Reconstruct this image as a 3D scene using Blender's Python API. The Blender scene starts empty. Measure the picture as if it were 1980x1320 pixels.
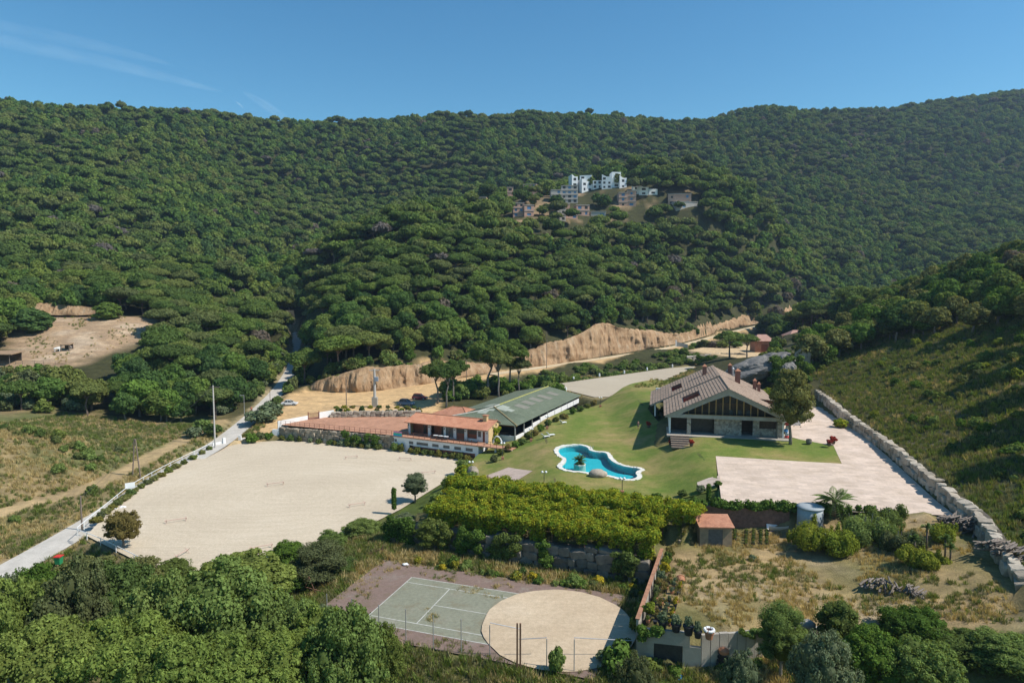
import bpy, math, random
import numpy as np
from mathutils import Vector, Matrix
from mathutils.geometry import delaunay_2d_cdt
from math import sin, cos, pi, radians, sqrt, atan2, hypot

# ------------------------------------------------------------------ camera, sky, sun, exposure
SC = bpy.context.scene
COL = SC.collection
FPX, PITCH, HCAM = 1280.0, radians(4.469), 33.72
cam_d = bpy.data.cameras.new('camera'); cam = bpy.data.objects.new('camera', cam_d); COL.objects.link(cam)
cam_d.sensor_width = 36.0; cam_d.lens = 36.0 * FPX / 1980.0
cam_d.clip_start = 1.0; cam_d.clip_end = 60000.0
cam.location = (0, 0, HCAM); cam.rotation_euler = (pi / 2 - PITCH, 0, 0)
SC.camera = cam

SUN_EL, SUN_AZ = radians(50.0), radians(104.0)      # azimuth clockwise from +Y
world = bpy.data.worlds.new('World'); SC.world = world; world.use_nodes = True
wn = world.node_tree
sky = wn.nodes.new('ShaderNodeTexSky'); sky.sky_type = 'NISHITA'; sky.sun_disc = False
sky.sun_elevation = SUN_EL; sky.sun_rotation = SUN_AZ
sky.altitude = 60; sky.air_density = 1.0; sky.dust_density = 0.15; sky.ozone_density = 1.0
hs = wn.nodes.new('ShaderNodeHueSaturation'); hs.inputs['Saturation'].default_value = 1.3; hs.inputs['Value'].default_value = 1.0
tint = wn.nodes.new('ShaderNodeMix'); tint.data_type = 'RGBA'; tint.blend_type = 'MULTIPLY'; tint.inputs[0].default_value = 1.0; tint.inputs[7].default_value = (0.80, 1.06, 1.0, 1)
wn.links.new(sky.outputs[0], hs.inputs['Color']); wn.links.new(hs.outputs[0], tint.inputs[6]); wn.links.new(tint.outputs[2], wn.nodes['Background'].inputs['Color'])
wn.nodes['Background'].inputs['Strength'].default_value = 0.114
sun_d = bpy.data.lights.new('sun', 'SUN'); sun = bpy.data.objects.new('sun', sun_d); COL.objects.link(sun)
sun_d.energy = 4.7; sun_d.angle = radians(0.53); sun_d.color = (1.0, 0.955, 0.89)
sdir = Vector((sin(SUN_AZ) * cos(SUN_EL), cos(SUN_AZ) * cos(SUN_EL), sin(SUN_EL)))
sun.rotation_euler = sdir.to_track_quat('Z', 'Y').to_euler(); sun.location = (150, 0, 220)
SC.view_settings.view_transform = 'Standard'; SC.view_settings.look = 'None'
SC.view_settings.exposure = 0.3; SC.view_settings.gamma = 1.0; SC.view_settings.use_curve_mapping = False
SC.render.engine = 'CYCLES'
SC.cycles.max_bounces = 5; SC.cycles.diffuse_bounces = 2; SC.cycles.glossy_bounces = 2
SC.cycles.transmission_bounces = 3; SC.cycles.volume_bounces = 0; SC.cycles.transparent_max_bounces = 6
SC.cycles.use_denoising = True
SC.cycles.caustics_reflective = False; SC.cycles.caustics_refractive = False

random.seed(7); RNG = np.random.default_rng(7)
def rnd(a, b): return random.uniform(a, b)

# ------------------------------------------------------------------ survey helpers: photo reading + known height -> place on the ground
def ray(px, py):
    a = (px - 990.0) / FPX; b = (660.0 - py) / FPX
    return (a, cos(PITCH) + b * sin(PITCH), -sin(PITCH) + b * cos(PITCH))
def G(px, py, z):
    d = ray(px, py); t = (z - HCAM) / d[2]
    return (d[0] * t, d[1] * t, z)
def at(px, py, D):
    d = ray(px, py); t = D / d[1]
    return (d[0] * t, D, HCAM + d[2] * t)
def PX(p):
    y = p[1] * cos(PITCH) - (p[2] - HCAM) * sin(PITCH); u = p[1] * sin(PITCH) + (p[2] - HCAM) * cos(PITCH)
    return (990 + FPX * p[0] / y, 660 - FPX * u / y)
def poly(z, *pts): return [G(a, b, z)[:2] for a, b in pts]

# ------------------------------------------------------------------ materials
MATS = {}
def nodes_mat(name):
    m = bpy.data.materials.new(name); m.use_nodes = True
    nt = m.node_tree; b = nt.nodes['Principled BSDF']
    return m, nt, b
def N(nt, t, **kw):
    n = nt.nodes.new(t)
    for k, v in kw.items(): setattr(n, k, v)
    return n
def pos_node(nt, scale=(1, 1, 1), obj=False):
    if obj:
        s = N(nt, 'ShaderNodeTexCoord').outputs['Object']
    else:
        s = N(nt, 'ShaderNodeNewGeometry').outputs['Position']
    mp = N(nt, 'ShaderNodeMapping'); mp.inputs['Scale'].default_value = scale
    nt.links.new(s, mp.inputs['Vector']); return mp.outputs[0]
def noise(nt, vec, scale, detail=4, rough=0.6):
    n = N(nt, 'ShaderNodeTexNoise'); n.inputs['Scale'].default_value = scale
    n.inputs['Detail'].default_value = detail; n.inputs['Roughness'].default_value = rough
    nt.links.new(vec, n.inputs['Vector']); return n.outputs['Fac']
def ramp(nt, fac, stops):
    r = N(nt, 'ShaderNodeValToRGB'); el = r.color_ramp.elements
    while len(el) < len(stops): el.new(0.5)
    for e, (p, c) in zip(el, stops):
        e.position = p; e.color = (c[0], c[1], c[2], 1)
    nt.links.new(fac, r.inputs[0]); return r.outputs[0]
def mixc(nt, fac, a, b, mode='MIX'):
    m = N(nt, 'ShaderNodeMix', data_type='RGBA', blend_type=mode)
    for s, v in ((m.inputs[0], fac), (m.inputs[6], a), (m.inputs[7], b)):
        if hasattr(v, 'is_linked'): nt.links.new(v, s)
        elif isinstance(v, (int, float)): s.default_value = v
        else: s.default_value = (v[0], v[1], v[2], 1)
    return m.outputs[2]
def bump(nt, bs, h, dist, strength=1.0):
    b = N(nt, 'ShaderNodeBump'); b.inputs['Distance'].default_value = dist; b.inputs['Strength'].default_value = strength
    nt.links.new(h, b.inputs['Height']); nt.links.new(b.outputs[0], bs.inputs['Normal'])
def simple(name, col, rough=0.8, var=0.25, scale=1.5, metal=0.0, bmp=0.0, bscale=8.0, obj=False, spec=0.3):
    """plain surface: colour broken by two octaves of noise"""
    if name in MATS: return MATS[name]
    m, nt, b = nodes_mat(name)
    v = pos_node(nt, obj=obj)
    c0 = [x * (1 - var) for x in col]; c1 = [min(1, x * (1 + var)) for x in col]
    f = noise(nt, v, scale, 6, 0.65)
    c = ramp(nt, f, [(0.28, c0), (0.72, c1)])
    nt.links.new(c, b.inputs['Base Color'])
    b.inputs['Roughness'].default_value = rough; b.inputs['Metallic'].default_value = metal
    b.inputs['Specular IOR Level'].default_value = spec
    if bmp: bump(nt, b, noise(nt, v, bscale, 5, 0.6), bmp)
    MATS[name] = m; return m
def leafmat(name, cols, trans=0.22, dead=None, patch=None, lvr=(0.62, 1.4)):
    """foliage: colour differs from plant to plant (object random) and from leaf to leaf (attribute lv)"""
    m = bpy.data.materials.new(name); m.use_nodes = True; nt = m.node_tree
    nt.nodes.remove(nt.nodes['Principled BSDF']); out = nt.nodes['Material Output']
    oi = N(nt, 'ShaderNodeObjectInfo')
    n = len(cols)
    c = ramp(nt, oi.outputs['Random'], [((i + 0.5) / n, q) for i, q in enumerate(cols)])
    if dead:
        gt = N(nt, 'ShaderNodeMath', operation='GREATER_THAN'); 
        mul = N(nt, 'ShaderNodeMath', operation='MULTIPLY'); mul.inputs[1].default_value = 37.31
        fr = N(nt, 'ShaderNodeMath', operation='FRACT')
        nt.links.new(oi.outputs['Random'], mul.inputs[0]); nt.links.new(mul.outputs[0], fr.inputs[0])
        nt.links.new(fr.outputs[0], gt.inputs[0]); gt.inputs[1].default_value = 1 - dead[0]
        c = mixc(nt, gt.outputs[0], c, dead[1])
    if patch:
        c = mixc(nt, ramp(nt, noise(nt, pos_node(nt), patch[1], 4, 0.65), [(0.42, (0, 0, 0)), (0.62, (1, 1, 1))]), c, patch[0])
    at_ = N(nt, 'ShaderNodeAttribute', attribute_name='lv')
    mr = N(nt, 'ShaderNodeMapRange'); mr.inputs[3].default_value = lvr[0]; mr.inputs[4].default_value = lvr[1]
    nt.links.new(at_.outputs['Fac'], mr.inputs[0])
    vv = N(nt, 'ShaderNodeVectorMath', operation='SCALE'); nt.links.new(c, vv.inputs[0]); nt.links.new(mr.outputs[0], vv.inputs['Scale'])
    d = N(nt, 'ShaderNodeBsdfDiffuse'); t = N(nt, 'ShaderNodeBsdfTranslucent')
    yel = mixc(nt, 1.0, vv.outputs[0], (1.25, 1.1, 0.55), 'MULTIPLY')
    nt.links.new(vv.outputs[0], d.inputs[0]); nt.links.new(yel, t.inputs[0])
    mx = N(nt, 'ShaderNodeMixShader'); mx.inputs[0].default_value = trans
    nt.links.new(d.outputs[0], mx.inputs[1]); nt.links.new(t.outputs[0], mx.inputs[2])
    nt.links.new(mx.outputs[0], out.inputs['Surface'])
    MATS[name] = m; return m

# ------------------------------------------------------------------ mesh helpers
def tag(o, label=None, cat=None, group=None, kind=None):
    if label: o['label'] = label
    if cat: o['category'] = cat
    if group: o['group'] = group
    if kind: o['kind'] = kind
    return o
def link(name, me, parent=None):
    o = bpy.data.objects.new(name, me); COL.objects.link(o)
    if parent is not None: o.parent = parent
    return o
def empty(name, loc, label, cat, group=None, rz=0.0):
    o = bpy.data.objects.new(name, None); COL.objects.link(o)
    o.location = loc; o.rotation_euler = (0, 0, rz); o.empty_display_size = 0.5
    return tag(o, label, cat, group)
def pmesh(name, v, f, mat, smooth=False):
    me = bpy.data.meshes.new(name); me.from_pydata([tuple(p) for p in v], [], [tuple(q) for q in f])
    if mat is not None:
        for m in (mat if isinstance(mat, (list, tuple)) else [mat]): me.materials.append(m)
    if smooth: me.polygons.foreach_set('use_smooth', [True] * len(me.polygons))
    me.update(); return me
def nmesh(name, V, F, mat, smooth=False, lv=None):
    """fast mesh from numpy arrays, all faces the same size"""
    me = bpy.data.meshes.new(name); V = np.asarray(V, np.float32); F = np.asarray(F, np.int32); k = F.shape[1]
    me.vertices.add(len(V)); me.vertices.foreach_set('co', V.ravel())
    me.loops.add(F.size); me.loops.foreach_set('vertex_index', F.ravel())
    me.polygons.add(len(F)); me.polygons.foreach_set('loop_start', np.arange(0, F.size, k, dtype=np.int32))
    if smooth: me.polygons.foreach_set('use_smooth', np.ones(len(F), bool))
    if mat is not None: me.materials.append(mat)
    if lv is not None:
        a = me.attributes.new('lv', 'FLOAT', 'POINT'); a.data.foreach_set('value', np.asarray(lv, np.float32))
    me.update(calc_edges=True); return me
def rot2(x, y, a): return (x * cos(a) - y * sin(a), x * sin(a) + y * cos(a))
class MB:
    """collects shapes in world (or local) coordinates into one mesh"""
    def __init__(s): s.v = []; s.f = []; s.m = []
    def add(s, v, f, m=0):
        n = len(s.v); s.v += [tuple(p) for p in v]; s.f += [tuple(i + n for i in q) for q in f]; s.m += [m] * len(f); return s
    def box(s, c, d, rz=0.0, m=0, tilt=None):
        v = []
        for k in (-.5, .5):
            for a, b in ((-.5, -.5), (.5, -.5), (.5, .5), (-.5, .5)):
                p = Vector((a * d[0], b * d[1], k * d[2]))
                if tilt is not None: p = tilt @ p
                x, y = rot2(p.x, p.y, rz); v.append((c[0] + x, c[1] + y, c[2] + p.z))
        return s.add(v, [(3, 2, 1, 0), (4, 5, 6, 7), (0, 1, 5, 4), (1, 2, 6, 5), (2, 3, 7, 6), (3, 0, 4, 7)], m)
    def hexa(s, lo, hi, m=0):
        """8 corners: lower ring, upper ring"""
        n = len(lo); f = [tuple(range(n))[::-1], tuple(range(n, 2 * n))]
        f += [(i, (i + 1) % n, n + (i + 1) % n, n + i) for i in range(n)]
        return s.add(list(lo) + list(hi), f, m)
    def prism(s, pts, z0, z1, m=0):
        return s.hexa([(p[0], p[1], z0) for p in pts], [(p[0], p[1], z1) for p in pts], m)
    def tube(s, pts, rs, n=8, m=0, cap=True):
        pts = [Vector(p) for p in pts]
        if not isinstance(rs, (list, tuple)): rs = [rs] * len(pts)
        v = []; f = []
        for i, p in enumerate(pts):
            d = (pts[min(i + 1, len(pts) - 1)] - pts[max(i - 1, 0)]).normalized()
            u = d.orthogonal().normalized() if abs(d.z) < 0.95 else Vector((1, 0, 0)); u = (u - d * u.dot(d)).normalized(); w = d.cross(u)
            for k in range(n):
                a = 2 * pi * k / n; v.append(p + (u * cos(a) + w * sin(a)) * rs[i])
        for i in range(len(pts) - 1):
            for k in range(n): f.append((i * n + k, i * n + (k + 1) % n, (i + 1) * n + (k + 1) % n, (i + 1) * n + k))
        if cap: f += [tuple(range(n))[::-1], tuple(range((len(pts) - 1) * n, len(pts) * n))]
        return s.add(v, f, m)
    def bar(s, a, b, r, n=6, m=0): return s.tube([a, b], r, n, m)
    def lathe(s, c, prof, n=14, m=0):
        v = []; f = []
        for r, z in prof:
            for k in range(n): v.append((c[0] + r * cos(2 * pi * k / n), c[1] + r * sin(2 * pi * k / n), c[2] + z))
        for i in range(len(prof) - 1):
            for k in range(n): f.append((i * n + k, i * n + (k + 1) % n, (i + 1) * n + (k + 1) % n, (i + 1) * n + k))
        f += [tuple(range(n))[::-1], tuple(range((len(prof) - 1) * n, len(prof) * n))]
        return s.add(v, f, m)
    def blob(s, c, r, n=10, k=6, jit=0.12, m=0, seed=0):
        rr = random.Random(seed); v = []; f = []
        for i in range(1, k):
            for j in range(n):
                t = pi * i / k; a = 2 * pi * j / n; q = 1 + rr.uniform(-jit, jit)
                v.append((c[0] + r[0] * q * sin(t) * cos(a), c[1] + r[1] * q * sin(t) * sin(a), c[2] + r[2] * q * cos(t)))
        v.append((c[0], c[1], c[2] + r[2])); v.append((c[0], c[1], c[2] - r[2]))
        T = len(v) - 2; B = T + 1
        for i in range(k - 2):
            for j in range(n): f.append((i * n + j, (i + 1) * n + j, (i + 1) * n + (j + 1) % n, i * n + (j + 1) % n))
        for j in range(n):
            f.append((T, j, (j + 1) % n)); f.append((B, (k - 2) * n + (j + 1) % n, (k - 2) * n + j))
        return s.add(v, f, m)
    def mesh(s, name, mat, smooth=False, off=(0, 0, 0)):
        me = pmesh(name, [(p[0] - off[0], p[1] - off[1], p[2] - off[2]) for p in s.v], s.f, mat, smooth)
        if any(s.m): me.polygons.foreach_set('material_index', s.m)
        return me
    def build(s, name, mat, parent=None, smooth=False, off=None):
        """world-coordinate shapes under an unrotated parent Empty: shift by the root's place"""
        if off is None:
            r = parent
            while r is not None and r.parent is not None: r = r.parent
            off = r.location if r is not None else (0, 0, 0)
        return link(name, s.mesh(name, mat, smooth, off), parent)

def sheet(name, pts, zf, mat, step=4.0, kind='structure', lift=0.0, hole=None):
    """a sheet over a plan polygon, heights from zf(x,y)"""
    P = [Vector(p[:2]) for p in pts]; n = len(P)
    ring = []
    for i in range(n):
        a, b = P[i], P[(i + 1) % n]; k = max(1, int((b - a).length / step))
        for j in range(k): ring.append(a + (b - a) * (j / k))
    A = np.array([(p.x, p.y) for p in ring])
    x0, y0 = A.min(0); x1, y1 = A.max(0)
    gx, gy = np.meshgrid(np.arange(x0 + step / 2, x1, step), np.arange(y0 + step / 2, y1, step))
    q = np.stack([gx.ravel(), gy.ravel()], 1)
    if len(q):
        d = sdist(q[:, 0], q[:, 1], A); q = q[d < -step * 0.4]
    if hole is not None and len(q): q = q[sdist(q[:, 0], q[:, 1], hole) > step * 0.4]
    hr = [Vector(p) for p in hole] if hole is not None else []; nr = len(ring)
    vs = ring + hr + [Vector(p) for p in q]
    ed = [(i, (i + 1) % nr) for i in range(nr)] + [(nr + i, nr + (i + 1) % len(hr)) for i in range(len(hr))]
    vo, _, fo, *_ = delaunay_2d_cdt(vs, ed, [], 1, 1e-4)
    if hole is not None:
        cen = np.array([[(vo[f[0]].x + vo[f[1]].x + vo[f[2]].x) / 3, (vo[f[0]].y + vo[f[1]].y + vo[f[2]].y) / 3] for f in fo]); dd = sdist(cen[:, 0], cen[:, 1], hole); fo = [f for f, d in zip(fo, dd) if d > 0]
    V = [(p.x, p.y, float(zf(p.x, p.y)) + lift) for p in vo]
    F = [f if (vo[f[1]] - vo[f[0]]).cross(vo[f[2]] - vo[f[0]]) > 0 else f[::-1] for f in fo]
    o = link(name, pmesh(name, V, F, mat, True)); o['kind'] = kind
    return o
def sdist(X, Y, A):
    """signed distance of points to polygon A (negative inside)"""
    X = np.asarray(X, float); Y = np.asarray(Y, float); A = np.asarray(A, float)
    d2 = np.full(X.shape, 1e18); ins = np.zeros(X.shape, bool); n = len(A)
    for i in range(n):
        ax, ay = A[i]; bx, by = A[(i + 1) % n]; ex, ey = bx - ax, by - ay
        t = np.clip(((X - ax) * ex + (Y - ay) * ey) / (ex * ex + ey * ey + 1e-12), 0, 1)
        d2 = np.minimum(d2, (X - ax - t * ex) ** 2 + (Y - ay - t * ey) ** 2)
        c = ((ay > Y) != (by > Y)) & (X < (bx - ax) * (Y - ay) / (by - ay + 1e-12) + ax)
        ins ^= c
    d = np.sqrt(d2); return np.where(ins, -d, d)
def pdist(X, Y, L):
    """distance to polyline L and height (3rd coord) at the nearest point"""
    X = np.asarray(X, float); Y = np.asarray(Y, float); d2 = np.full(X.shape, 1e18); z = np.zeros(X.shape); w = np.zeros(X.shape)
    for a, b in zip(L[:-1], L[1:]):
        ex, ey = b[0] - a[0], b[1] - a[1]
        t = np.clip(((X - a[0]) * ex + (Y - a[1]) * ey) / (ex * ex + ey * ey + 1e-12), 0, 1)
        q = (X - a[0] - t * ex) ** 2 + (Y - a[1] - t * ey) ** 2; m = q < d2
        d2 = np.where(m, q, d2); z = np.where(m, a[2] + t * (b[2] - a[2]), z)
        if len(a) > 3: w = np.where(m, a[3] + t * (b[3] - a[3]), w)
    return np.sqrt(d2), z, w
def smooth_line(L, k=6):
    """Catmull-Rom through points of any dimension"""
    L = [np.array(p, float) for p in L]; out = []
    for i in range(len(L) - 1):
        p0, p1, p2, p3 = L[max(i - 1, 0)], L[i], L[i + 1], L[min(i + 2, len(L) - 1)]
        for j in range(k):
            t = j / k
            out.append(tuple(0.5 * (2 * p1 + (p2 - p0) * t + (2 * p0 - 5 * p1 + 4 * p2 - p3) * t * t + (3 * p1 - p0 - 3 * p2 + p3) * t ** 3)))
    out.append(tuple(L[-1])); return out
def sstep(a, b, x):
    t = np.clip((x - a) / (b - a), 0, 1); return t * t * (3 - 2 * t)
def fbm(X, Y, s, seed=0, octv=4):
    """cheap value noise on arrays, about -1..1"""
    r = np.random.default_rng(seed); T = r.random((64, 64)) * 2 - 1; o = np.zeros(np.shape(X)); amp = 1.0; tot = 0
    for k in range(octv):
        u = np.asarray(X) / s + k * 17.3; v = np.asarray(Y) / s + k * 9.1
        i = np.floor(u).astype(int); j = np.floor(v).astype(int); a = u - i; b = v - j; a = a * a * (3 - 2 * a); b = b * b * (3 - 2 * b)
        g = lambda p, q: T[p % 64, q % 64]
        o += amp * ((g(i, j) * (1 - a) + g(i + 1, j) * a) * (1 - b) + (g(i, j + 1) * (1 - a) + g(i + 1, j + 1) * a) * b); tot += amp
        amp *= 0.5; s *= 0.5
    return o / tot * 1.6
# ------------------------------------------------------------------ plan of the place (metres; court level = 0)
CA, CYAW = (-11.794, 75.499), radians(-18.703)
def CT(a, b):                                   # tennis court: a along the court, b across it (away from camera +)
    x, y = rot2(a, b, CYAW); return (CA[0] + x, CA[1] + y)
Z_AR, Z_TE, Z_A2, Z_GA = -1.0, 2.1, 4.5, 3.0
def PZ(x, y): return np.interp(y, [84, 104, 116], [6.0, 6.3, 7.0])
def LZ(x, y=130.0): return np.minimum(np.interp(x, [-12, -8, -4, 1, 7, 9, 23, 26, 31, 34], [0.0, 0.4, 0.9, 1.9, 3.5, 3.6, 3.6, 4.6, 6.5, 7.0]), PZ(x, y))
def GZ(x, y): return Z_GA + np.clip((np.asarray(x) - 34) * 0.17, 0, 3.6)
ARENA = poly(Z_AR, (348, 1126), (167, 1036), (215, 985), (270, 945), (330, 910), (420, 867), (470, 856), (535, 852), (650, 856), (757, 869), (925, 891), (870, 925), (775, 985), (560, 1090))
ARENA2 = poly(Z_A2, (1078, 742), (1140, 733), (1220, 722), (1290, 712), (1345, 708), (1330, 722), (1270, 745), (1212, 766), (1150, 768), (1085, 752))
LAWN = [(-9, 121), (-8, 112), (-6, 104), (1, 98.5), (12, 95), (24, 92.5), (31, 90.5), (33.4, 88.5)] + poly(6.3, (1390, 968), (1384, 884)) + \
       [G(1628, 893, 6.6)[:2], G(1612, 860, 7)[:2], G(1548, 850, 7)[:2], (50, 119), (30, 124), (31, 150), (46, 190), (42, 196), (33, 186), (20, 168), (13, 164), (1.6, 139.5), (-3, 138), (-7, 131)]
PATIO = [G(1384, 884, 6.3)[:2], G(1628, 893, 6.6)[:2], G(1612, 860, 7)[:2], G(1548, 850, 7)[:2], (50.5, 119), (57, 150)] + \
        [(71, 150), (66, 128), (61, 104), (56, 86), (54.5, 79.5), (44, 80.6), (34, 82.5), G(1395, 970, 6.0)[:2]]
WALLR = [(73, 158, 8.0), (70, 145, 7.6), (66.5, 130, 7.1), (61.8, 106, 6.5), (57, 88, 6.1), (54.2, 76, 5.8), (51, 68, 5.6), (48, 61, 5.4), (46, 54, 5.2)]   # boulder wall on the right
GARDEN = [(17.6, 75.5), (11.35, 58.6), (17.0, 57.2), (20, 57.6), (30, 58.8), (36, 59.5), (40, 56), (45, 54), (50.5, 68), (53.5, 76), (54, 79), (44, 80.2), (33.5, 82.2), (24, 83.2), (21.4, 84)]
WF = [(-15, 86.2), (14.9, 73.4)]                # foot of the big boulder wall under the pergolas
def wl(t, off): 
    dx, dy = WF[1][0] - WF[0][0], WF[1][1] - WF[0][1]; L = hypot(dx, dy)
    return (WF[0][0] + dx * t - dy / L * off, WF[0][1] + dy * t + dx / L * off)
TER1 = [wl(0.0, 0.9), wl(1.02, 0.9), wl(1.12, 6.5), wl(0.1, 6.5), wl(-0.03, 4)]
TER2 = [wl(0.02, 6.5), wl(1.13, 6.5), wl(1.2, 11), wl(1.15, 13.5), wl(0.6, 14), wl(0.1, 14)]
COURT = [CT(-5.6, 3.4), CT(24.5, 3.4), CT(24.5, -13.4), CT(-5.6, -13.4)]
# white stable block: front foot line at arena level
BL, BR = G(757, 869, Z_AR), G(925, 891, Z_AR)
_bd = hypot(BR[0] - BL[0], BR[1] - BL[1]); BE = ((BR[0] - BL[0]) / _bd, (BR[1] - BL[1]) / _bd); BN = (-BE[1], BE[0]); BLEN = _bd
def BP(a, n): return (BL[0] + BE[0] * a + BN[0] * n, BL[1] + BE[1] * a + BN[1] * n)   # a along facade, n away from camera
TWL = G(540, 848, Z_AR)[:2]                     # left end of terrace wall
TERRACE = [BP(0, 0.3), BP(BLEN, 0.3), BP(BLEN, 14), BP(0, 14)] + poly(Z_TE, (800, 806), (650, 806), (625, 804)) + [(TWL[0] - 1, TWL[1] + 6), (TWL[0] + 0.4, TWL[1] + 0.8)]
LOT = poly(3.0, (545, 800), (560, 762), (600, 757), (720, 752), (850, 737), (862, 752), (832, 792), (720, 797), (640, 800))
ROAD = smooth_line([G(-120, 1172, -3.2) + (4.4,), G(40, 1090, -2.6) + (4.4,), G(200, 997, -2.0) + (4.4,), G(330, 912, -1.3) + (4.2,), G(430, 853, -0.4) + (4.2,), G(505, 790, 1.4) + (4.0,), G(548, 742, 3.6) + (3.8,), G(569, 700, 6.3) + (3.6,), G(574, 660, 11.0) + (3.4,), G(566, 638, 14.5) + (3.4,), G(560, 600, 24) + (3.4,)])
DIRT = smooth_line([G(445, 858, -0.5) + (3.5,), G(520, 822, 1.0) + (5,), G(600, 788, 2.5) + (7.5,), G(700, 769, 3.0) + (8,), G(850, 742, 3.7) + (6.5,), G(950, 724, 4.3) + (4.5,), G(1020, 714, 4.6) + (4.0,), G(1150, 695, 5.6) + (3.8,), G(1300, 671, 8) + (3.6,), G(1400, 646, 11) + (3.4,), G(1480, 627, 14) + (3,), G(1580, 609, 18) + (3,), G(1700, 601, 21) + (3,)])
TRACK = smooth_line([G(-60, 1010, -1.8) + (4.4,), G(60, 972, -1.4) + (4.0,), G(150, 950, -1.1) + (3.4,), G(240, 910, -0.6) + (3.0,), G(330, 862, 0.2) + (3.0,), G(380, 838, 0.6) + (2.8,), G(430, 812, 1.5) + (2.4,)])
CLEAR = [at(20, 700, 200)[:2], at(40, 650, 218)[:2], at(70, 600, 238)[:2], at(140, 590, 244)[:2], at(300, 600, 246)[:2], at(300, 640, 232)[:2], at(215, 680, 212)[:2], at(120, 705, 200)[:2], at(0, 722, 195)[:2], at(-60, 722, 195)[:2], at(-60, 700, 200)[:2]]
YARD = poly(9.0, (1330, 676), (1400, 663), (1500, 672), (1470, 700), (1420, 690))
# cut banks along the dirt road: photo column, foot row, top row, foot height
CUT1 = [(600, 752, 744, 3.2), (640, 757, 728, 3.0), (690, 757, 715, 3.0), (740, 753, 712, 3.2), (790, 746, 708, 3.5), (850, 737, 700, 3.8), (920, 724, 705, 4.0), (960, 718, 705, 4.2)]
CUT2 = [(985, 712, 690, 4.4), (1015, 710, 682, 4.6), (1060, 705, 664, 4.9), (1110, 697, 652, 5.3), (1165, 688, 624, 5.8), (1200, 683, 636, 6.2), (1250, 674, 638, 7.0), (1300, 665, 646, 8.0), (1340, 655, 641, 9.2), (1400, 638, 626, 11), (1450, 627, 612, 13), (1500, 620, 606, 15), (1560, 608, 598, 17.4), (1600, 605, 600, 18.5)]
def cut_pts(rows):
    out = []
    for x, yf, yt, zf in rows:
        f = G(x, yf, zf); h = (yf - yt) * f[1] / FPX; out.append((f, at(x, yt, f[1] + 1.2 + 0.42 * h)))
    return out

# ------------------------------------------------------------------ natural ground: thin-plate surface through surveyed points
CP = []
TH = 7.0
for x, y, D in [(-500, 195, 700), (-250, 200, 660), (0, 208, 650), (200, 215, 680), (430, 228, 720), (620, 240, 800), (850, 233, 800), (1000, 222, 800), (1200, 232, 850), (1400, 228, 900), (1480, 208, 880), (1650, 213, 960), (1780, 200, 1020), (1900, 189, 1080), (1980, 195, 1100), (2250, 200, 1100), (2600, 200, 1000)]:
    p = at(x, y, D); CP.append((p[0], p[1], p[2] - TH)); q = (p[0] * 1.3, p[1] * 1.3, p[2] - 70); CP.append(q)
for x, y, D in [(-300, 420, 420), (0, 400, 430), (200, 400, 450), (400, 400, 520), (600, 400, 620), (800, 350, 660), (1000, 330, 680), (1200, 320, 700), (1400, 320, 740), (1700, 330, 800), (1900, 330, 800), (2200, 330, 780),
                (-300, 560, 280), (0, 550, 290), (150, 560, 285), (300, 560, 300), (450, 560, 330), (530, 590, 330), (565, 560, 420), (580, 480, 500),
                (590, 530, 350), (600, 600, 266), (640, 650, 240), (800, 620, 246), (800, 520, 300), (700, 480, 345), (850, 440, 390), (950, 620, 268), (950, 530, 315),
                (930, 425, 405), (1150, 435, 400), (1150, 380, 445), (1350, 410, 430), (1300, 395, 445), (1420, 440, 445), (1250, 420, 425), (1000, 375, 455), (1350, 370, 480), (1250, 355, 480), (1100, 630, 288), (1100, 520, 340), (1300, 560, 365), (1400, 600, 392), (1400, 500, 425), (1500, 450, 475),
                (1600, 560, 480), (1750, 490, 580), (1900, 460, 620), (1650, 590, 455), (2150, 450, 580),
                (170, 645, 225), (60, 690, 205), (280, 620, 240), (-60, 700, 200), (250, 735, 188), (120, 760, 178), (400, 660, 240), (500, 705, 235), (450, 740, 195), (100, 810, 152), (300, 815, 162), (400, 800, 176), (-120, 800, 150)]:
    CP.append(at(x, y, D))
CP += [(30, 550, 100), (110, 560, 108), (-60, 540, 92)]
for x, y, z in [(0, 1010, -1.8), (-100, 950, 0.2), (60, 880, 3.2), (150, 868, 2.7), (-60, 860, 6), (230, 850, 1.4), (150, 985, -2.0), (0, 1080, -2.8), (60, 1120, -3.2), (200, 1070, -3.0), (300, 1130, -3.6), (560, 1110, -1.8), (640, 1080, -0.9), (760, 1000, -0.6)]:
    CP.append(G(x, y, z))
CP += [(-45, 55, -6), (-25, 45, -5), (0, 45, -3), (-60, 70, -5), (-20, 62, -2.2), (-5, 58, -0.8), (10, 52, -1), (25, 50, -1), (40, 46, 2), (60, 40, 9), (-10, 30, -6), (20, 30, -3), (-90, 60, -5), (-45, 30, -8),
       (-14, 112, 0), (-12, 95, 0.4)]
for x, y, D in [(1980, 900, 84), (1980, 700, 118), (1750, 700, 152), (1980, 600, 150), (1900, 610, 160), (1700, 645, 190), (1980, 520, 190), (1830, 560, 205), (1600, 690, 178), (2200, 600, 130), (2200, 800, 90), (1980, 1060, 72), (2300, 450, 200), (1560, 640, 250), (1640, 620, 280), (1450, 660, 290), (1530, 720, 175)]:
    CP.append(at(x, y, D))
for r in WALLR: CP.append((r[0] + 1.5, r[1], r[2] + 1.6))
for rows in (CUT1, CUT2):
    for f, t in cut_pts(rows):
        CP.append((t[0], t[1] + 1.5, t[2] + 0.2))
for L in (ROAD, DIRT, TRACK):
    for p in L[::6]: CP.append(p[:3])
for p in ARENA[::3]: CP.append((p[0], p[1], Z_AR))
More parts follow.
